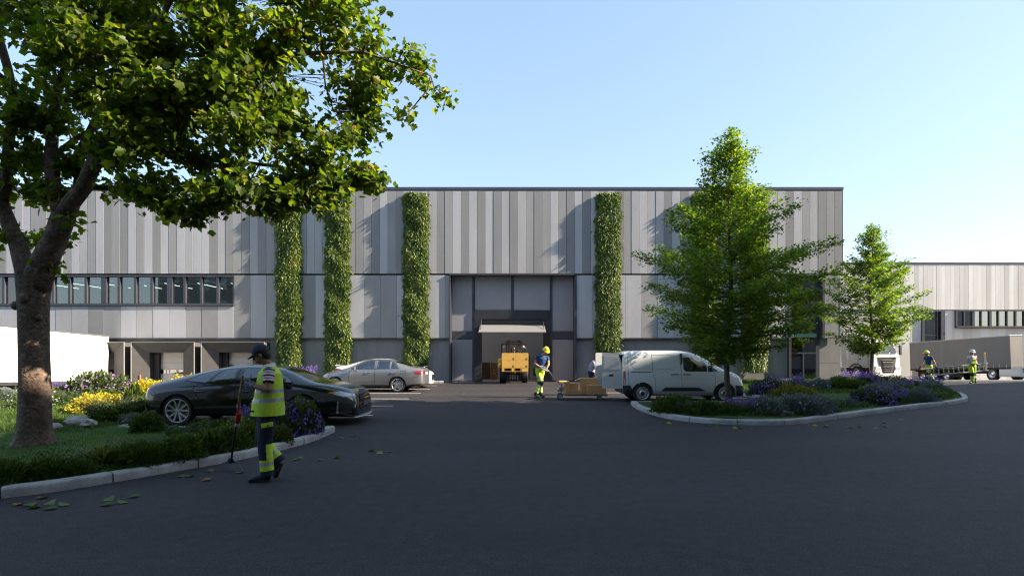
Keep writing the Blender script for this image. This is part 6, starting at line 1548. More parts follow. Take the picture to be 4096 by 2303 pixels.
def cbox(label, x0, x1, y0, y1, z0, z1, rot=0):
    t = thing('cardboard_box', label, 'box', (1.70+(x0+x1)/2, 19.75+(y0+y1)/2, z0), rot, 'cardboard boxes on the pallet truck'); w, dd = (x1-x0)/2, (y1-y0)/2
    box_obj('carton', -w, w, -dd, dd, 0, z1-z0, M['card'], t, b=.004)
    m_ = MB(); m_.box(-.02, .02, -dd-.001, dd+.001, z1-z0-.002, z1-z0+.001); m_.box(-.02, .02, -dd-.0015, -dd+.001, z1-z0-.07, z1-z0); m_.build('tape', M['tape'], t); return t
cbox('small box on top, next to the yellow end board', .36, .65, -.10, .22, .352, .585)
cbox('flat box at the bottom next to the yellow end board', .35, .76, -.22, .22, .197, .350)
cb = cbox('biggest box with an open flap in the middle of the pallet truck', .67+.1, 1.34, -.02, .25, .197, .76)
m_ = MB(); m_.add([(-.285, -.13, .56), (-.285, .13, .56), (-.50, .13, .46), (-.50, -.13, .46)], [(0, 1, 2, 3)]); m_.add([(-.285, -.13, .564), (-.50, -.13, .464), (-.50, .13, .464), (-.285, .13, .564)], [(0, 1, 2, 3)]); m_.build('flap', M['card'], cb)
cbox('low wide box in front at the rear end of the pallet truck', .95, 1.62, -.25, -.035, .197, .52)
# ================================================================ PEOPLE
def skin_mat(name, col): 
    m = mat(name, col, .55, spec=.4, noise=(40, .06), world=False); _bsdf(m).inputs['Subsurface Weight'].default_value = .08; return m
M['skin_dark'] = skin_mat('brown_skin', (.25, .13, .08)); M['skin'] = skin_mat('tan_skin', (.50, .27, .18))
M['navy'] = mat('navy_cloth', (.008, .012, .030), .85, noise=(18, .2), bump=(60, .35), world=False)
M['tee_blue'] = mat('blue_tee', (.022, .065, .16), .85, noise=(14, .12), bump=(50, .3), world=False)
M['tee_white'] = mat('white_tee', (.62, .61, .62), .85, noise=(14, .06), world=False)
M['lime'] = mat('lime_cloth', (.47, .68, .035), .7, noise=(12, .10), bump=(40, .3), world=False)
M['band'] = mat('reflective_band', (.34, .35, .37), .4, metal=.2, world=False)
M['boot'] = mat('black_boot', (.014, .014, .015), .5, noise=(20, .2), world=False)
M['hair'] = mat('dark_hair', (.012, .009, .007), .7)
M['glove'] = mat('blue_grey_glove', (.13, .155, .20), .85, world=False); M['glove_black'] = mat('black_glove', (.02, .02, .024), .8)
M['cap'] = mat('navy_cap', (.016, .022, .05), .8, noise=(40, .15), world=False)
M['helmet_yellow'] = mat('yellow_helmet', (.85, .66, .02), .3, coat=.5); M['helmet_white'] = mat('white_helmet', (.75, .76, .80), .3, coat=.5); M['helmet_lime'] = mat('lime_helmet', (.62, .68, .05), .3, coat=.5)
M['shirt_white'] = mat('white_shirt', (.58, .56, .57), .85, world=False); M['stripe_red'] = mat('red_stripe', (.45, .03, .04), .85); M['eye'] = mat('eye', (.02, .015, .012), .2); M['eye_white'] = mat('eye_white', (.6, .58, .55), .3)

def V3(*a): return Vector(a)
def hand(mb, wrist, direction, palm_n, side, L_=.185, grip=.9):
    """five separate fingers; direction wrist->knuckles, palm_n palm normal, side = thumb side vector"""
    d = Vector(direction).normalized(); n = Vector(palm_n); n = (n-d*n.dot(d)).normalized(); s = Vector(side); s = (s-d*s.dot(d)-n*s.dot(n)).normalized()
    w = Vector(wrist); k = L_
    mb.tube([w, w+d*k*.25, w+d*k*.48], [(.024, .034), (.020, .044), (.016, .042)], 10, ref=n)
    for i, (o, l) in enumerate(((.032, .40), (.011, .45), (-.011, .42), (-.031, .33))):
        a = w+d*k*.46+s*o; p = [a]; ang = 0; dirv = d.copy()
        for q, f in enumerate((.42, .33, .25)):
            ang += grip*(.75 if q == 0 else .85); dirv = d*math.cos(ang)+n*math.sin(ang); p.append(p[-1]+dirv*k*l*f*1.25)
        mb.tube(p, [.0098, .0092, .0085, .0070], 8); mb.ball(tuple(p[-1]), .0072, seg=8, rings=6)
    a = w+d*k*.12+s*.026; b = a+(s*.75+d*.55+n*.35).normalized()*k*.24; c = b+(d*.55+n*.8+s*.05).normalized()*k*.22
    mb.tube([a, b, c], [.014, .0115, .0085], 8); mb.ball(tuple(c), .0087, seg=8, rings=6)
def head(mb, c, f, tilt=0.0, k=1.0):
    """head centred at c, facing f (horizontal vector), tilted forward by tilt; adds skull, jaw, nose, ears, neck is separate"""
    f = Vector(f).normalized(); up = Vector((0, 0, 1)); r = f.cross(up).normalized()
    F = (f*math.cos(tilt)-up*math.sin(tilt)); U = (up*math.cos(tilt)+f*math.sin(tilt))
    T = Matrix(((r.x, F.x, U.x, c[0]), (r.y, F.y, U.y, c[1]), (r.z, F.z, U.z, c[2]), (0, 0, 0, 1))) @ Matrix.Scale(k, 4)
    mb.ball((0, -.012, .030), (.076, .098, .092), T=T, seg=18, rings=12)       # skull
    mb.ball((0, .030, -.035), (.060, .062, .078), T=T, seg=16, rings=10)      # face
    mb.ball((0, .052, -.090), (.032, .030, .026), T=T, seg=12, rings=8)       # chin
    mb.tube([(0, .088, .010), (0, .102, -.018), (0, .112, -.036)], [.010, .012, .016], 8, T=T)   # nose
    mb.ball((0, .088, -.066), (.024, .014, .009), T=T, seg=10, rings=6); mb.ball((0, .086, -.078), (.021, .013, .008), T=T, seg=10, rings=6)  # lips
    mb.ball((0, .080, .024), (.045, .016, .009), T=T, seg=10, rings=6)        # brow
    for s in (-1, 1): mb.ball((s*.076, -.012, -.018), (.010, .020, .032), T=T, seg=10, rings=8)
    return T
def face_details(T, parent, hair=None, cap=False):
    e = MB()
    for s in (-1, 1): e.ball((s*.030, .082, .004), (.012, .008, .007), T=T, seg=10, rings=6)
    e.build('eye', M['eye'], parent)
    if hair:
        h = MB(); h.smooth = True; h.ball((0, -.025, .035), (.082, .098, .096), T=T, seg=20, rings=12); h.ball((0, -.065, -.02), (.066, .052, .070), T=T, seg=16, rings=10)
        for s in (-1, 1): h.ball((s*.073, .012, .01), (.008, .022, .035), T=T, seg=8, rings=6)
        h.build('hair', hair, parent)
def helmet(T, parent, m, badge=True):
    h = MB(); h.smooth = True
    n = 24; rings = []
    for j in range(8):
        t = j/7*PI/2; r = math.cos(t); z = math.sin(t)
        rings.append([(.108*r*math.cos(2*PI*k/n), -.005+.130*r*math.sin(2*PI*k/n), .030+.125*z) for k in range(n)])
    vs = [v for r_ in rings for v in r_]; h.add(vs, [(j*n+k, j*n+(k+1) % n, (j+1)*n+(k+1) % n, (j+1)*n+k) for j in range(7) for k in range(n)], T)
    brim = []
    for k in range(n):
        a = 2*PI*k/n; fr = max(0, math.sin(a))**2; brim.append(((.120+.006*fr)*math.cos(a), -.005+(.142+.055*fr)*math.sin(a), .028-.018*fr))
    inner = [(v[0]*.90, v[1]*.90, .034) for v in rings[0]]; low = [(a*.99, b*.99, c-.006) for a, b, c in brim]
    h.add(rings[0]+brim, [(k, n+k, n+(k+1) % n, (k+1) % n) for k in range(n)], T); h.add(brim+low, [(k, n+k, n+(k+1) % n, (k+1) % n) for k in range(n)], T); h.add(low+inner, [(k, n+k, n+(k+1) % n, (k+1) % n) for k in range(n)], T)
    h.tube([(0, -.115, .085), (0, -.05, .148), (0, .04, .152), (0, .10, .10)], [(.006, .014)]*4, 8, T=T)
    return h.build('helmet', m, parent, sharp=60)
def boot(mb, heel, toe, h=.14):
    heel, toe = Vector(heel), Vector(toe); d = (toe-heel); L_ = d.length; d.normalize()
    up = Vector((0, 0, 1)); up = (up-d*up.dot(d)).normalized()
    mb.tube([heel+up*.045-d*.01, heel+d*L_*.3+up*.055, heel+d*L_*.62+up*.048, heel+d*L_*.9+up*.036, toe+up*.032], [(.045, .038), (.055, .044), (.048, .050), (.036, .046), (.018, .028)], 12, ref=up)
    mb.tube([heel+up*.05+d*.035, heel+up*h+d*.02], [.050, .054], 12)
    mb.tube([heel+up*.010-d*.015, heel+d*L_*.5+up*.010, toe+up*.012+d*.005], [(.012, .044), (.012, .052), (.011, .034)], 10, ref=up)

def person(label, loc, J, look, top, legs, skin, hat, rotz=0, voxel=.010, gloves=None, tilt=.15, k=1.0, group=None, sleeve=.55, extra=None, hs=1.0):
    """J: joints (x, y, z): head neck sh_l sh_r el_l el_r wr_l wr_r waist hip_l hip_r kn_l kn_r an_l an_r toe_l toe_r; optional hand dirs"""
    t = thing('person', label, 'person', loc, rotz, group); t.scale = (k, k, k)
    g = {a: Vector(b) for a, b in J.items() if a[:4] != 'hand'}
    shc = (g['sh_l']+g['sh_r'])/2; hipc = (g['hip_l']+g['hip_r'])/2; sd = (g['sh_r']-g['sh_l']); sd.z *= .3; sd.normalize()
    mb = MB(); T = head(mb, g['head'], look, tilt, hs)
    mb.tube([shc+V3(0, 0, .01), shc+V3(0, 0, .06), g['head']+V3(0, 0, -.05)], [.060, .054, .052], 14)
    tor = [hipc+V3(0, 0, -.02), g['waist'], g['waist'].lerp(shc, .5), shc+V3(0, 0, -.06), shc+V3(0, 0, .02)]
    mb.tube(tor, [(.155, .115), (.140, .100), (.160, .115), (.165, .105), (.08, .06)], 20, ref=sd)
    for s in 'lr':
        a, b, c = g['sh_'+s], g['el_'+s], g['wr_'+s]; mb.ball(tuple(a), .055)
        mb.tube([a, a.lerp(b, .35), a.lerp(b, .8), b], [.052, .050, .041, .040], 14); mb.ball(tuple(b), .040)
        mb.tube([b, b.lerp(c, .25), b.lerp(c, .8), c], [.040, .043, .030, .026], 14); mb.ball(tuple(c), .027)
    for s in 'lr':
        a, b, c = g['hip_'+s], g['kn_'+s], g['an_'+s]; mb.tube([a, b, c], [.080, .055, .04], 14)
    for s in 'lr':
        hd_, pn, th = g_hand(J, s, g)
        if gloves is None: hand(mb, g['wr_'+s], hd_, pn, th)
    body = obj_from('body', remesh(mb, voxel*.8, 2, 'body', [skin]), t)
    if gloves is not None:
        for s in 'lr':
            hd_, pn, th = g_hand(J, s, g); m_ = MB(); hand(m_, g['wr_'+s]-Vector(hd_).normalized()*.02, hd_, pn, th, .20); d = (g['wr_'+s]-g['el_'+s]).normalized()
            m_.tube([g['wr_'+s]-d*.05, g['wr_'+s]+d*.01], [.038, .034], 12); obj_from('glove', remesh(m_, .0055, 1, 'glove', [gloves]), t)
    face_details(T, body, M['hair'])
    if hat == 'cap':
        c_ = MB(); c_.smooth = True; n = 20; rings = []
        for j in range(7):
            q = j/6*PI/2; r = math.cos(q)**.8 if j < 6 else 0; z = math.sin(q)
            rings.append([(.088*r*math.cos(2*PI*i/n), -.012+.108*r*math.sin(2*PI*i/n), .036+.098*z) for i in range(n)])
        c_.add([v for r_ in rings for v in r_], [(j*n+i, j*n+(i+1) % n, (j+1)*n+(i+1) % n, (j+1)*n+i) for j in range(6) for i in range(n)], T)
        br = [];
        for i in range(11):
            a = PI*(.14+.72*i/10); br.append((.088*math.cos(a), -.012+.108*math.sin(a), .038))
        bo = [(x*.95, y+.075*math.sin(PI*(i+.5)/11)**.6, .022-.012*math.sin(PI*i/10)) for i, (x, y, z) in enumerate(br)]
        c_.add(br+bo, [(i, i+1, 11+i+1, 11+i) for i in range(10)], T); c_.add([(x, y, z-.004) for x, y, z in br+bo], [(i, 11+i, 11+i+1, i+1) for i in range(10)], T)
        c_.ball((0, -.012, .134), (.008, .008, .006), T=T, seg=8, rings=6)
        c_.build('cap', M['cap'], t, sharp=70)
        lg = MB(); lg.tube([(-.022, .098, .072), (0, .106, .064), (.026, .098, .078)], [.002, .004, .001], 6, T=T); lg.build('cap_emblem', M['tee_white'], t)
    elif hat: helmet(T, t, hat)
    # garments
    top(t, g, sd, shc, hipc, tor); legs(t, g, sd, hipc)
    bt = MB()
    for s in 'lr':
        m_ = MB(); m_.smooth = True; boot(m_, tuple(g['heel_'+s]), tuple(g['toe_'+s])); obj_from('boot', remesh(m_, .009, 2, 'boot', [M['boot']]), t)
    if extra: extra(t, g, T)
    return t
def g_hand(J, s, g):
    if 'hand_'+s in J: return J['hand_'+s]
    return (tuple(g['wr_'+s]-g['el_'+s]), (0, -1, 0), (1, 0, 0))
def shirt(m, sleeve=.6, colour=None, mats=None, loose=.014, voxel=.010, hem=.06):
    def f(t, g, sd, shc, hipc, tor):
        mb = MB(); r = [(.158, .120), (.150, .112), (.170, .124), (.176, .116), (.10, .075)]
        P = [hipc+V3(0, 0, hem)] + tor[1:]
        mb.tube([P[0]]+P[1:], [(a+loose, b+loose) for a, b in r], 22, ref=sd)
        for s in 'lr':
            a, b = g['sh_'+s], g['el_'+s]; e = a.lerp(b, sleeve); mb.ball(tuple(a), .060); mb.tube([a, a.lerp(b, sleeve*.5), e], [.062, .061, .057], 14)
        mb.tube([shc+V3(0, 0, .0), shc+V3(0, 0, .045)], [.085, .070], 14)
        mb.tube([g['sh_l'].lerp(shc, .1)+V3(0, 0, -.005), shc+V3(0, 0, .012), g['sh_r'].lerp(shc, .1)+V3(0, 0, -.005)], [(.058, .062), (.075, .07), (.058, .062)], 14)
        mb.tube([g['sh_l'].lerp(shc, .3)+V3(0, 0, -.08), g['sh_r'].lerp(shc, .3)+V3(0, 0, -.08)], [(.09, .085)]*2, 14)
        obj_from('shirt', remesh(mb, voxel, 3, 'shirt', mats or [m], colour), t)
    return f
def trousers(zones, mats, voxel=.010, r=(.105, .078, .062), top_z=.10):
    """zones(u, side, centre) -> material index; u: 0 hip .. 1 knee .. 2 ankle"""
    def f(t, g, sd, hipc):
        mb = MB(); mb.tube([hipc+V3(0, 0, top_z), hipc+V3(0, 0, .03), hipc+V3(0, 0, -.05)], [(.168, .125), (.180, .135), (.165, .130)], 20, ref=sd)
        for s in 'lr':
            a, b, c = g['hip_'+s], g['kn_'+s], g['an_'+s]
            mb.ball(tuple(a), r[0]); mb.tube([a+V3(0, 0, .02), a.lerp(b, .5), b, b.lerp(c, .35), b.lerp(c, .8), c+(c-b).normalized()*.03], [r[0], r[0]*.93, r[1], r[1]*.97, r[2]*1.12, r[2]*1.1], 16)
        def col(c, n):
            best = None
            for s in 'lr':
                a, b, d = g['hip_'+s], g['kn_'+s], g['an_'+s]
                for off, (p, q) in enumerate(((a, b), (b, d))):
                    u = max(0, min(1, (c-p).dot(q-p)/(q-p).length_squared)); dist = (c-(p+(q-p)*u)).length
                    if best is None or dist < best[0]: best = (dist, off+u, s)
            return zones(best[1], best[2], c, n)
        obj_from('trousers', remesh(mb, voxel, 3, 'trousers', mats, col), t)
    return f

# ---- 1. man with the rake (his left side towards the camera, walking left)
J1 = dict(head=(-.075, -.03, 1.675), sh_l=(.10, -.175, 1.475), sh_r=(-.02, .165, 1.475), el_l=(.125, -.26, 1.225), el_r=(-.13, .20, 1.21), wr_l=(-.125, -.20, 1.275), wr_r=(-.235, -.01, 1.30),
          waist=(.03, 0, 1.10), hip_l=(.055, -.09, .93), hip_r=(-.03, .09, .93), kn_l=(.02, -.12, .50), kn_r=(-.12, .10, .50), an_l=(.055, -.12, .10), an_r=(.10, .12, .23),
          heel_l=(.085, -.12, .0), toe_l=(-.17, -.16, .0), heel_r=(.155, .12, .175), toe_r=(.085, .12, -.005),
          hand_l=((-1, .15, .12), (0, .9, .25), (0, -.15, 1)), hand_r=((-.6, -.8, .25), (.7, -.3, -.2), (0, 0, 1)))
def top1(t, g, sd, shc, hipc, tor):
    def cs(c, n):
        d = min((c-g['sh_l'].lerp(g['el_l'], u)).length for u in (0, .2, .4, .6)); z = (c.z*1.0)
        k = (z % .075)/.075
        return 1 if k < .22 else 2 if .55 < k < .66 else 0
    shirt(None, .62, cs, [M['shirt_white'], M['navy'], M['stripe_red']], loose=.004, voxel=.008)(t, g, sd, shc, hipc, tor)
    col = MB(); col.smooth = True; n_ = shc+V3(-.01, -.0, .045)
    rr_ = [];  N_ = 20
    for k in range(N_):
        a = 2*PI*k/N_; rr_.append((n_.x+.078*math.cos(a), n_.y+.080*math.sin(a), n_.z-.015+.02*math.cos(a)))
    up = [(n_.x+(x-n_.x)*.86, n_.y+(y-n_.y)*.86, z+.045) for x, y, z in rr_]; dn = [(n_.x+(x-n_.x)*1.12, n_.y+(y-n_.y)*1.12, z-.004) for x, y, z in rr_]
    col.add(up+dn, [(k, (k+1) % N_, N_+(k+1) % N_, N_+k) for k in range(N_)]); col.build('collar', M['tee_white'], t)
    # vest: loose sleeveless shell with two bands, dark piping
    mb = MB(); f = Vector((-sd.y, sd.x, 0)); ax = (hipc+V3(-.005, 0, -.075))
    mb.tube([ax, hipc+V3(0, 0, .06), g['waist']+V3(-.005, 0, .02), g['waist'].lerp(shc, .55), shc+V3(0, 0, -.05), shc+V3(0, 0, .035)], [(.235, .215), (.228, .208), (.210, .185), (.205, .165), (.195, .148), (.115, .085)], 24, ref=sd)
    for s in 'lr': mb.ball(tuple(g['sh_'+s]+V3(0, 0, .006)+(shc-g['sh_'+s])*.22), (.075, .075, .062))
    zh = hipc.z-.075
    def cv(c, n):
        if c.z < zh+.014: return 2
        for z0 in (1.045, 1.165):
            zz = z0+.02*(c.x)
            if zz < c.z < zz+.052: return 1
        d = c-(shc+V3(0, 0, 0)); 
        if abs((c-shc).dot(sd)) > .168 and c.z > 1.24 and abs((c-shc).dot(f)) < .10:
            return 0
        # front opening (towards f): narrow dark piping
        q = c-g['waist'].lerp(shc, .5); fr = Vector((-1, -.35, 0)).normalized()
        if q.dot(fr) > .07 and abs(q.dot(Vector((fr.y, -fr.x, 0)))) < .008+max(0, (c.z-1.36))*.22: return 3 if c.z > 1.40 else 2
        return 0
    obj_from('vest', remesh(mb, .008, 3, 'vest', [M['lime'], M['band'], M['boot'], M['stripe_red']], cv), t)
    for s in 'lr':
        a, b = g['sh_'+s], g['el_'+s]; m_ = MB(); m_.smooth = True
        m_.tube([a.lerp(b, .0), a.lerp(b, .35), a.lerp(b, .66)], [.072, .074, .071], 18)
        def cs2(c, n, a=a, b=b):
            u = (c-a).dot(b-a)/(b-a).length_squared; k = (u*3.3) % 1; return 1 if k < .28 else 2 if .55 < k < .68 else 0
        obj_from('sleeve', remesh(m_, .007, 1, 'sleeve', [M['shirt_white'], M['navy'], M['stripe_red']], cs2), t)
    lb = MB(); lb.box(-.035, .035, -.002, .002, -.012, .012, T=Matrix.Translation((-.12, -.205, .935))); lb.build('vest_tag', M['boot'], t)
    lb = MB(); lb.tube([(-.15, -.14, 1.42), (-.17, -.12, 1.34), (-.16, -.13, 1.28)], .005, 6); lb.build('cord', M['boot'], t)
def z1(u, s, c, n):
    if 1.52 < u < 1.88: return 2 if 1.60 < u < 1.72 else 1
    if 1.02 < u < 1.53 and n.x > .55: return 1
    return 0
def ex1(t, g, T):
    fl_ = MB(); fl_.box(-.075, .075, -.012, .012, -.032, .032, T=Matrix.Translation((.085, -.195, .755)) @ Matrix.Rotation(R(-8), 4, 'Y') @ Matrix.Rotation(R(12), 4, 'Z'), b=.008); o = fl_.build('pocket_flap', M['lime'], t)
    q = MB(); q.ball((.10, -.212, .75), (.010, .004, .013), seg=8, rings=6); q.build('button', M['boot'], t)
    pk = MB(); pk.box(-.07, .07, -.010, .010, -.10, .02, T=Matrix.Translation((.075, -.188, .70)) @ Matrix.Rotation(R(12), 4, 'Z'), b=.006); pk.build('pocket', M['navy'], t)
person('man in navy cap and lime safety vest holding a leaf rake', (-3.29, 7.43, .0), J1, (-1, -.10, 0), top1, trousers(z1, [M['navy'], M['lime'], M['band']], .008, (.118, .092, .078), top_z=.02), M['skin_dark'], 'cap', gloves=M['glove'], voxel=.008, tilt=.42, extra=ex1, hs=1.04)
# rake: one thing of its own, held in his hands
rk_t = thing('leaf_rake', 'leaf rake with dark fan head and red clamp held by the man in navy cap', 'rake', (-4.08, 8.02, 0))
hd0 = Vector((0, 0, .10)); tp = Vector((.555, -.78, 1.405))
m_ = MB(); m_.smooth = True; m_.tube([hd0.lerp(tp, .62), tp], [.017, .016], 10); m_.build('wooden_handle', M['wood'], rk_t)
m_ = MB(); m_.smooth = True; m_.tube([hd0, hd0.lerp(tp, .66)], .0145, 10); m_.build('shaft', M['boot'], rk_t)
m_ = MB(); c0 = hd0.lerp(tp, .60); c1 = hd0.lerp(tp, .49); m_.tube([c0+V3(.02, -.01, 0), c1+V3(.02, -.01, 0)], .034, 10); m_.build('red_clamp', mat('red_plastic', (.50, .02, .015), .35), rk_t)
m_ = MB(); m_.tube([c1+V3(.02, -.01, 0), hd0.lerp(tp, .455)+V3(.02, -.01, 0)], .030, 10); m_.build('clamp_tip', M['shirt_white'], rk_t)
m_ = MB(); m_.prism([(-.03, .17), (.03, .17), (.05, .125), (.12, .10), (-.12, .10), (-.05, .125)], 'y', -.008, .008); m_.build('fan_bridge', mat('rake_blue', (.02, .05, .10), .5), rk_t)
for i in range(17):
    u = (i-8)/8; m_ = MB(); m_.tube([(u*.11, -.0, .11), (u*.15, -.03, .075), (u*.20, -.07, .025), (u*.205, -.085, -.0)], [(.003, .0045)]*4, 6); m_.build('tine', M['steel_dark'], rk_t)

# ---- 2. worker pulling the pallet truck (turned towards it, helmet looking right)
J2 = dict(head=(.33, -.05, 1.735), sh_l=(.02, -.03, 1.52), sh_r=(.40, .0, 1.49), el_l=(-.085, -.06, 1.27), el_r=(.43, -.10, 1.24), wr_l=(.14, -.17, 1.10), wr_r=(.34, -.20, 1.07),
          waist=(.17, .0, 1.20), hip_l=(.02, 0, 1.0), hip_r=(.20, 0, 1.0), kn_l=(.16, -.10, .57), kn_r=(.10, .10, .57), an_l=(-.04, -.12, .12), an_r=(.15, .14, .12),
          heel_l=(-.06, -.05, 0), toe_l=(.03, -.29, 0), heel_r=(.14, .16, .02), toe_r=(.27, -.02, .0),
          hand_l=((.95, -.25, -.25), (.2, -.1, -1), (.2, -1, .1)), hand_r=((-.25, -.55, -.6), (-.2, .1, -1), (-1, -.2, .1)))
def z2(u, s, c, n):
    if u < .92: return 2 if (.60 < u < .74) else 0
    if u < 1.24: return 1
    if u > 1.86: return 1
    return 2 if (1.30 < u < 1.44 or 1.62 < u < 1.74) else 0
def ex2(t, g, T):
    b_ = MB(); b_.tube([(-.04, 0, 1.14), (.0, -.14, 1.13), (.16, -.19, 1.13), (.30, -.12, 1.14), (.33, 0, 1.15)], [(.022, .008)]*5, 8, ref=(0, 0, 1)); b_.build('belt', M['boot'], t)
    b_ = MB(); b_.box(-.14, -.02, -.06, .10, .80, 1.10, b=.03); b_.build('tool_pouch', M['boot'], t)
    b_ = MB(); b_.tube([(-.15, .02, 1.06), (-.155, .02, .98)], .012, 6); b_.build('red_grip', M['stripe_red'], t)
    b_ = MB(); b_.lathe([(.030, -.012), (.034, 0), (.030, .012)], 14, 'z', T=Matrix.Translation(g['wr_r']+V3(.01, .02, .03))); b_.build('wrist_watch', M['boot'], t)
person('worker in yellow helmet and navy tee pulling the loaded pallet truck across the forecourt', (.93, 20.6, 0), J2, (.45, -.9, 0), shirt(M['tee_blue'], .50, loose=.006), trousers(z2, [M['lime'], M['navy'], M['band']], .010, (.115, .09, .078), top_z=.12), M['skin'], M['helmet_yellow'], tilt=.45, extra=ex2, hs=1.08)

# ---- 3. ladder carrier in front (left end of the ladder), facing left
J3 = dict(head=(-.10, -.0, 1.60), sh_l=(.02, -.19, 1.40), sh_r=(-.02, .19, 1.40), el_l=(.14, -.25, 1.12), el_r=(-.10, .25, 1.12), wr_l=(.22, -.26, .86), wr_r=(-.26, .26, .86),
          waist=(.03, 0, 1.03), hip_l=(.04, -.09, .88), hip_r=(.04, .09, .88), kn_l=(-.05, -.10, .47), kn_r=(.12, .10, .48), an_l=(.05, -.10, .10), an_r=(.33, .10, .16),
          heel_l=(.08, -.1, 0), toe_l=(-.17, -.1, 0), heel_r=(.36, .1, .10), toe_r=(.22, .1, -.0))
def z3(u, s, c, n):
    if u > 1.9: return 1
    return 1 if (.30 < u < .46 or .78 < u < 1.05) else 2 if (.58 < u < .68 or 1.5 < u < 1.62) else 0
person('worker in lime helmet and navy tee carrying the left end of the ladder', (22.75, 30.2, 0), J3, (-1, -.05, 0), shirt(M['tee_blue'], .5, loose=.006, voxel=.014), trousers(z3, [M['lime'], M['navy'], M['band']], .014, (.115, .088, .072)), M['skin'], M['helmet_lime'], gloves=M['glove_black'], voxel=.014, tilt=.05, hs=1.1, group='workers carrying the ladder')
# ---- 4. ladder carrier behind
J4 = dict(head=(0, -.03, 1.655), sh_l=(-.19, -.0, 1.43), sh_r=(.18, -.02, 1.43), el_l=(-.24, -.02, 1.18), el_r=(.23, -.0, 1.17), wr_l=(-.12, -.19, 1.02), wr_r=(.10, -.20, 1.0),
          waist=(0, 0, 1.07), hip_l=(-.09, 0, .92), hip_r=(.09, 0, .92), kn_l=(-.05, -.10, .50), kn_r=(.13, .02, .50), an_l=(-.02, -.06, .10), an_r=(.24, .16, .24),
          heel_l=(.02, -.05, 0), toe_l=(-.22, -.12, 0), heel_r=(.30, .16, .20), toe_r=(.24, .05, .0))
def z4(u, s, c, n):
    if u > 1.93: return 1
    return 1 if .85 < u < 1.28 else 2 if (1.45 < u < 1.56 or 1.68 < u < 1.78) else 0
def ex4(t, g, T):
    b_ = MB(); b_.box(-.11, .10, -.165, -.125, 1.03, 1.30, b=.012); b_.box(-.16, .15, -.155, -.11, 1.02, 1.10, b=.012); b_.build('bib', M['lime'], t)
    b_ = MB(); b_.box(-.075, .065, -.172, -.16, 1.21, 1.26, b=.004); b_.build('bib_pocket', M['navy'], t)
    for s in (-1, 1):
        b_ = MB(); b_.tube([(s*.085, -.16, 1.29), (s*.11, -.145, 1.40), (s*.115, -.08, 1.495), (s*.11, .06, 1.50)], [(.006, .019)]*4, 8, ref=(0, -1, 0)); b_.build('strap', M['navy'], t)
person('worker in white helmet and lime bib overalls carrying the right end of the ladder', (24.75, 29.75, 0), J4, (-.25, -1, 0), shirt(M['tee_white'], .5, loose=.006, voxel=.014), trousers(z4, [M['lime'], M['navy'], M['band']], .014, (.118, .09, .072)), M['skin'], M['helmet_white'], gloves=M['glove_black'], voxel=.014, tilt=.1, extra=ex4, hs=1.08, group='workers carrying the ladder')
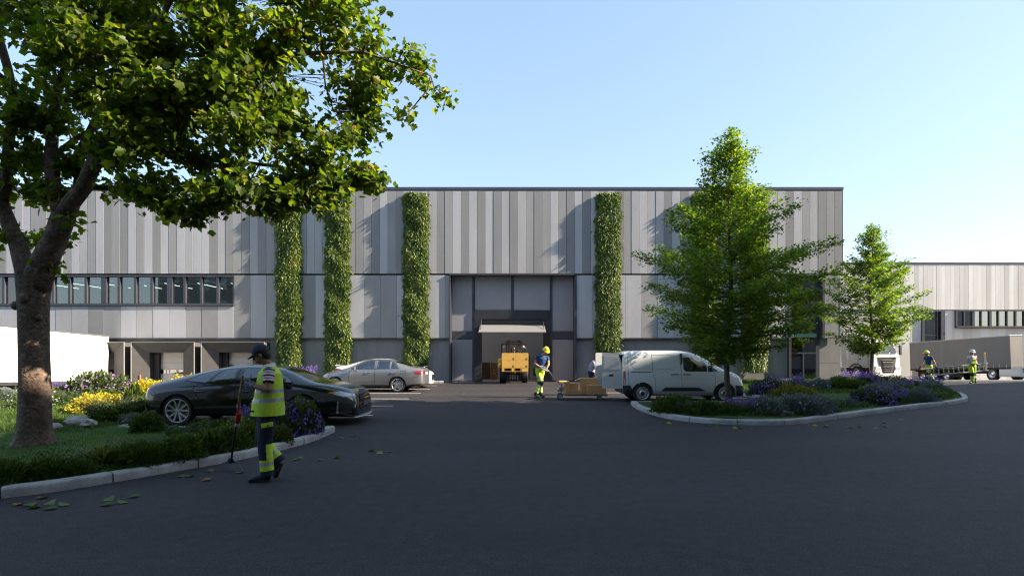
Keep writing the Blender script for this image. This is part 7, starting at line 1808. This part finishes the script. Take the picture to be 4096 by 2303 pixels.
# ladder
ld = thing('ladder', 'long aluminium ladder carried sideways by two workers in lime trousers', 'ladder', (22.2, 29.95, .67)); ang = math.atan2(.30, 3.45)
T = Matrix.Rotation(-ang, 4, 'Y')
m_ = MB(); m_.box(0, 3.6, -.022, .022, .05, .11, T=T, b=.008); m_.build('rail', M['alu'], ld)
m_ = MB(); m_.box(.22, 3.6, -.022, .022, -.33, -.27, T=T, b=.008); m_.build('rail', M['alu'], ld)
for i in range(12):
    m_ = MB(); x = .38+i*.272; m_.tube([(x, 0, -.28), (x, 0, .06)], .014, 8, T=T); m_.build('rung', M['alu'], ld)
m_ = MB(); m_.box(3.42, 3.50, -.05, .0, -.32, .60, T=T, b=.01); m_.build('stabiliser', M['alu'], ld)
for a, b_ in (((3.41, -.055, .60), (3.51, .005, .67)), ((-.05, -.028, .045), (.08, .028, .115))):
    m_ = MB(); m_.box(a[0], b_[0], a[1], b_[1], a[2], b_[2], T=T, b=.008); m_.build('end_cap', mat('orange_cap', (.75, .32, .02), .5), ld)

# ---- 5. person half hidden behind the open van doors, bending
J5 = dict(head=(.12, -.0, 1.42), sh_l=(-.06, -.17, 1.27), sh_r=(-.04, .17, 1.27), el_l=(.02, -.24, 1.02), el_r=(.10, .24, 1.0), wr_l=(.20, -.18, .86), wr_r=(.26, .18, .86),
          waist=(-.10, 0, .98), hip_l=(-.12, -.09, .86), hip_r=(-.12, .09, .86), kn_l=(-.02, -.1, .47), kn_r=(-.10, .1, .47), an_l=(-.10, -.1, .10), an_r=(-.18, .1, .10),
          heel_l=(-.14, -.1, 0), toe_l=(.12, -.1, 0), heel_r=(-.22, .1, 0), toe_r=(.04, .1, 0))
M['lilac_cloth'] = mat('pale_lilac_cloth', (.30, .27, .38), .85, noise=(10, .15), world=False)
person('person in a pale lilac jacket bending behind the open rear doors of the van', (3.22, 21.6, 0), J5, (1, 0, 0), shirt(M['lilac_cloth'], .95, loose=.02, voxel=.014), trousers(lambda *a: 0, [M['navy']], .014), M['skin'], None, voxel=.014, tilt=.5)
# ---- 6. forklift driver
J6 = dict(head=(0, -.05, 1.62-.30), sh_l=(-.18, 0, 1.40-.30), sh_r=(.18, 0, 1.40-.30), el_l=(-.24, -.10, 1.14-.3), el_r=(.24, -.10, 1.14-.3), wr_l=(-.10, -.32, 1.16-.3), wr_r=(.12, -.32, 1.14-.3),
          waist=(0, .02, .78), hip_l=(-.09, 0, .62), hip_r=(.09, 0, .62), kn_l=(-.13, -.42, .60), kn_r=(.13, -.42, .60), an_l=(-.13, -.46, .22), an_r=(.13, -.46, .22),
          heel_l=(-.13, -.42, .10), toe_l=(-.13, -.64, .10), heel_r=(.13, -.42, .10), toe_r=(.13, -.64, .10))
person('driver in dark clothing sitting on the forklift behind the mast', (.10, 31.28, .50), J6, (0, -1, 0), shirt(M['navy'], .5, loose=.008, voxel=.014), trousers(lambda *a: 0, [M['navy']], .014), M['skin'], None, voxel=.014, tilt=.1)
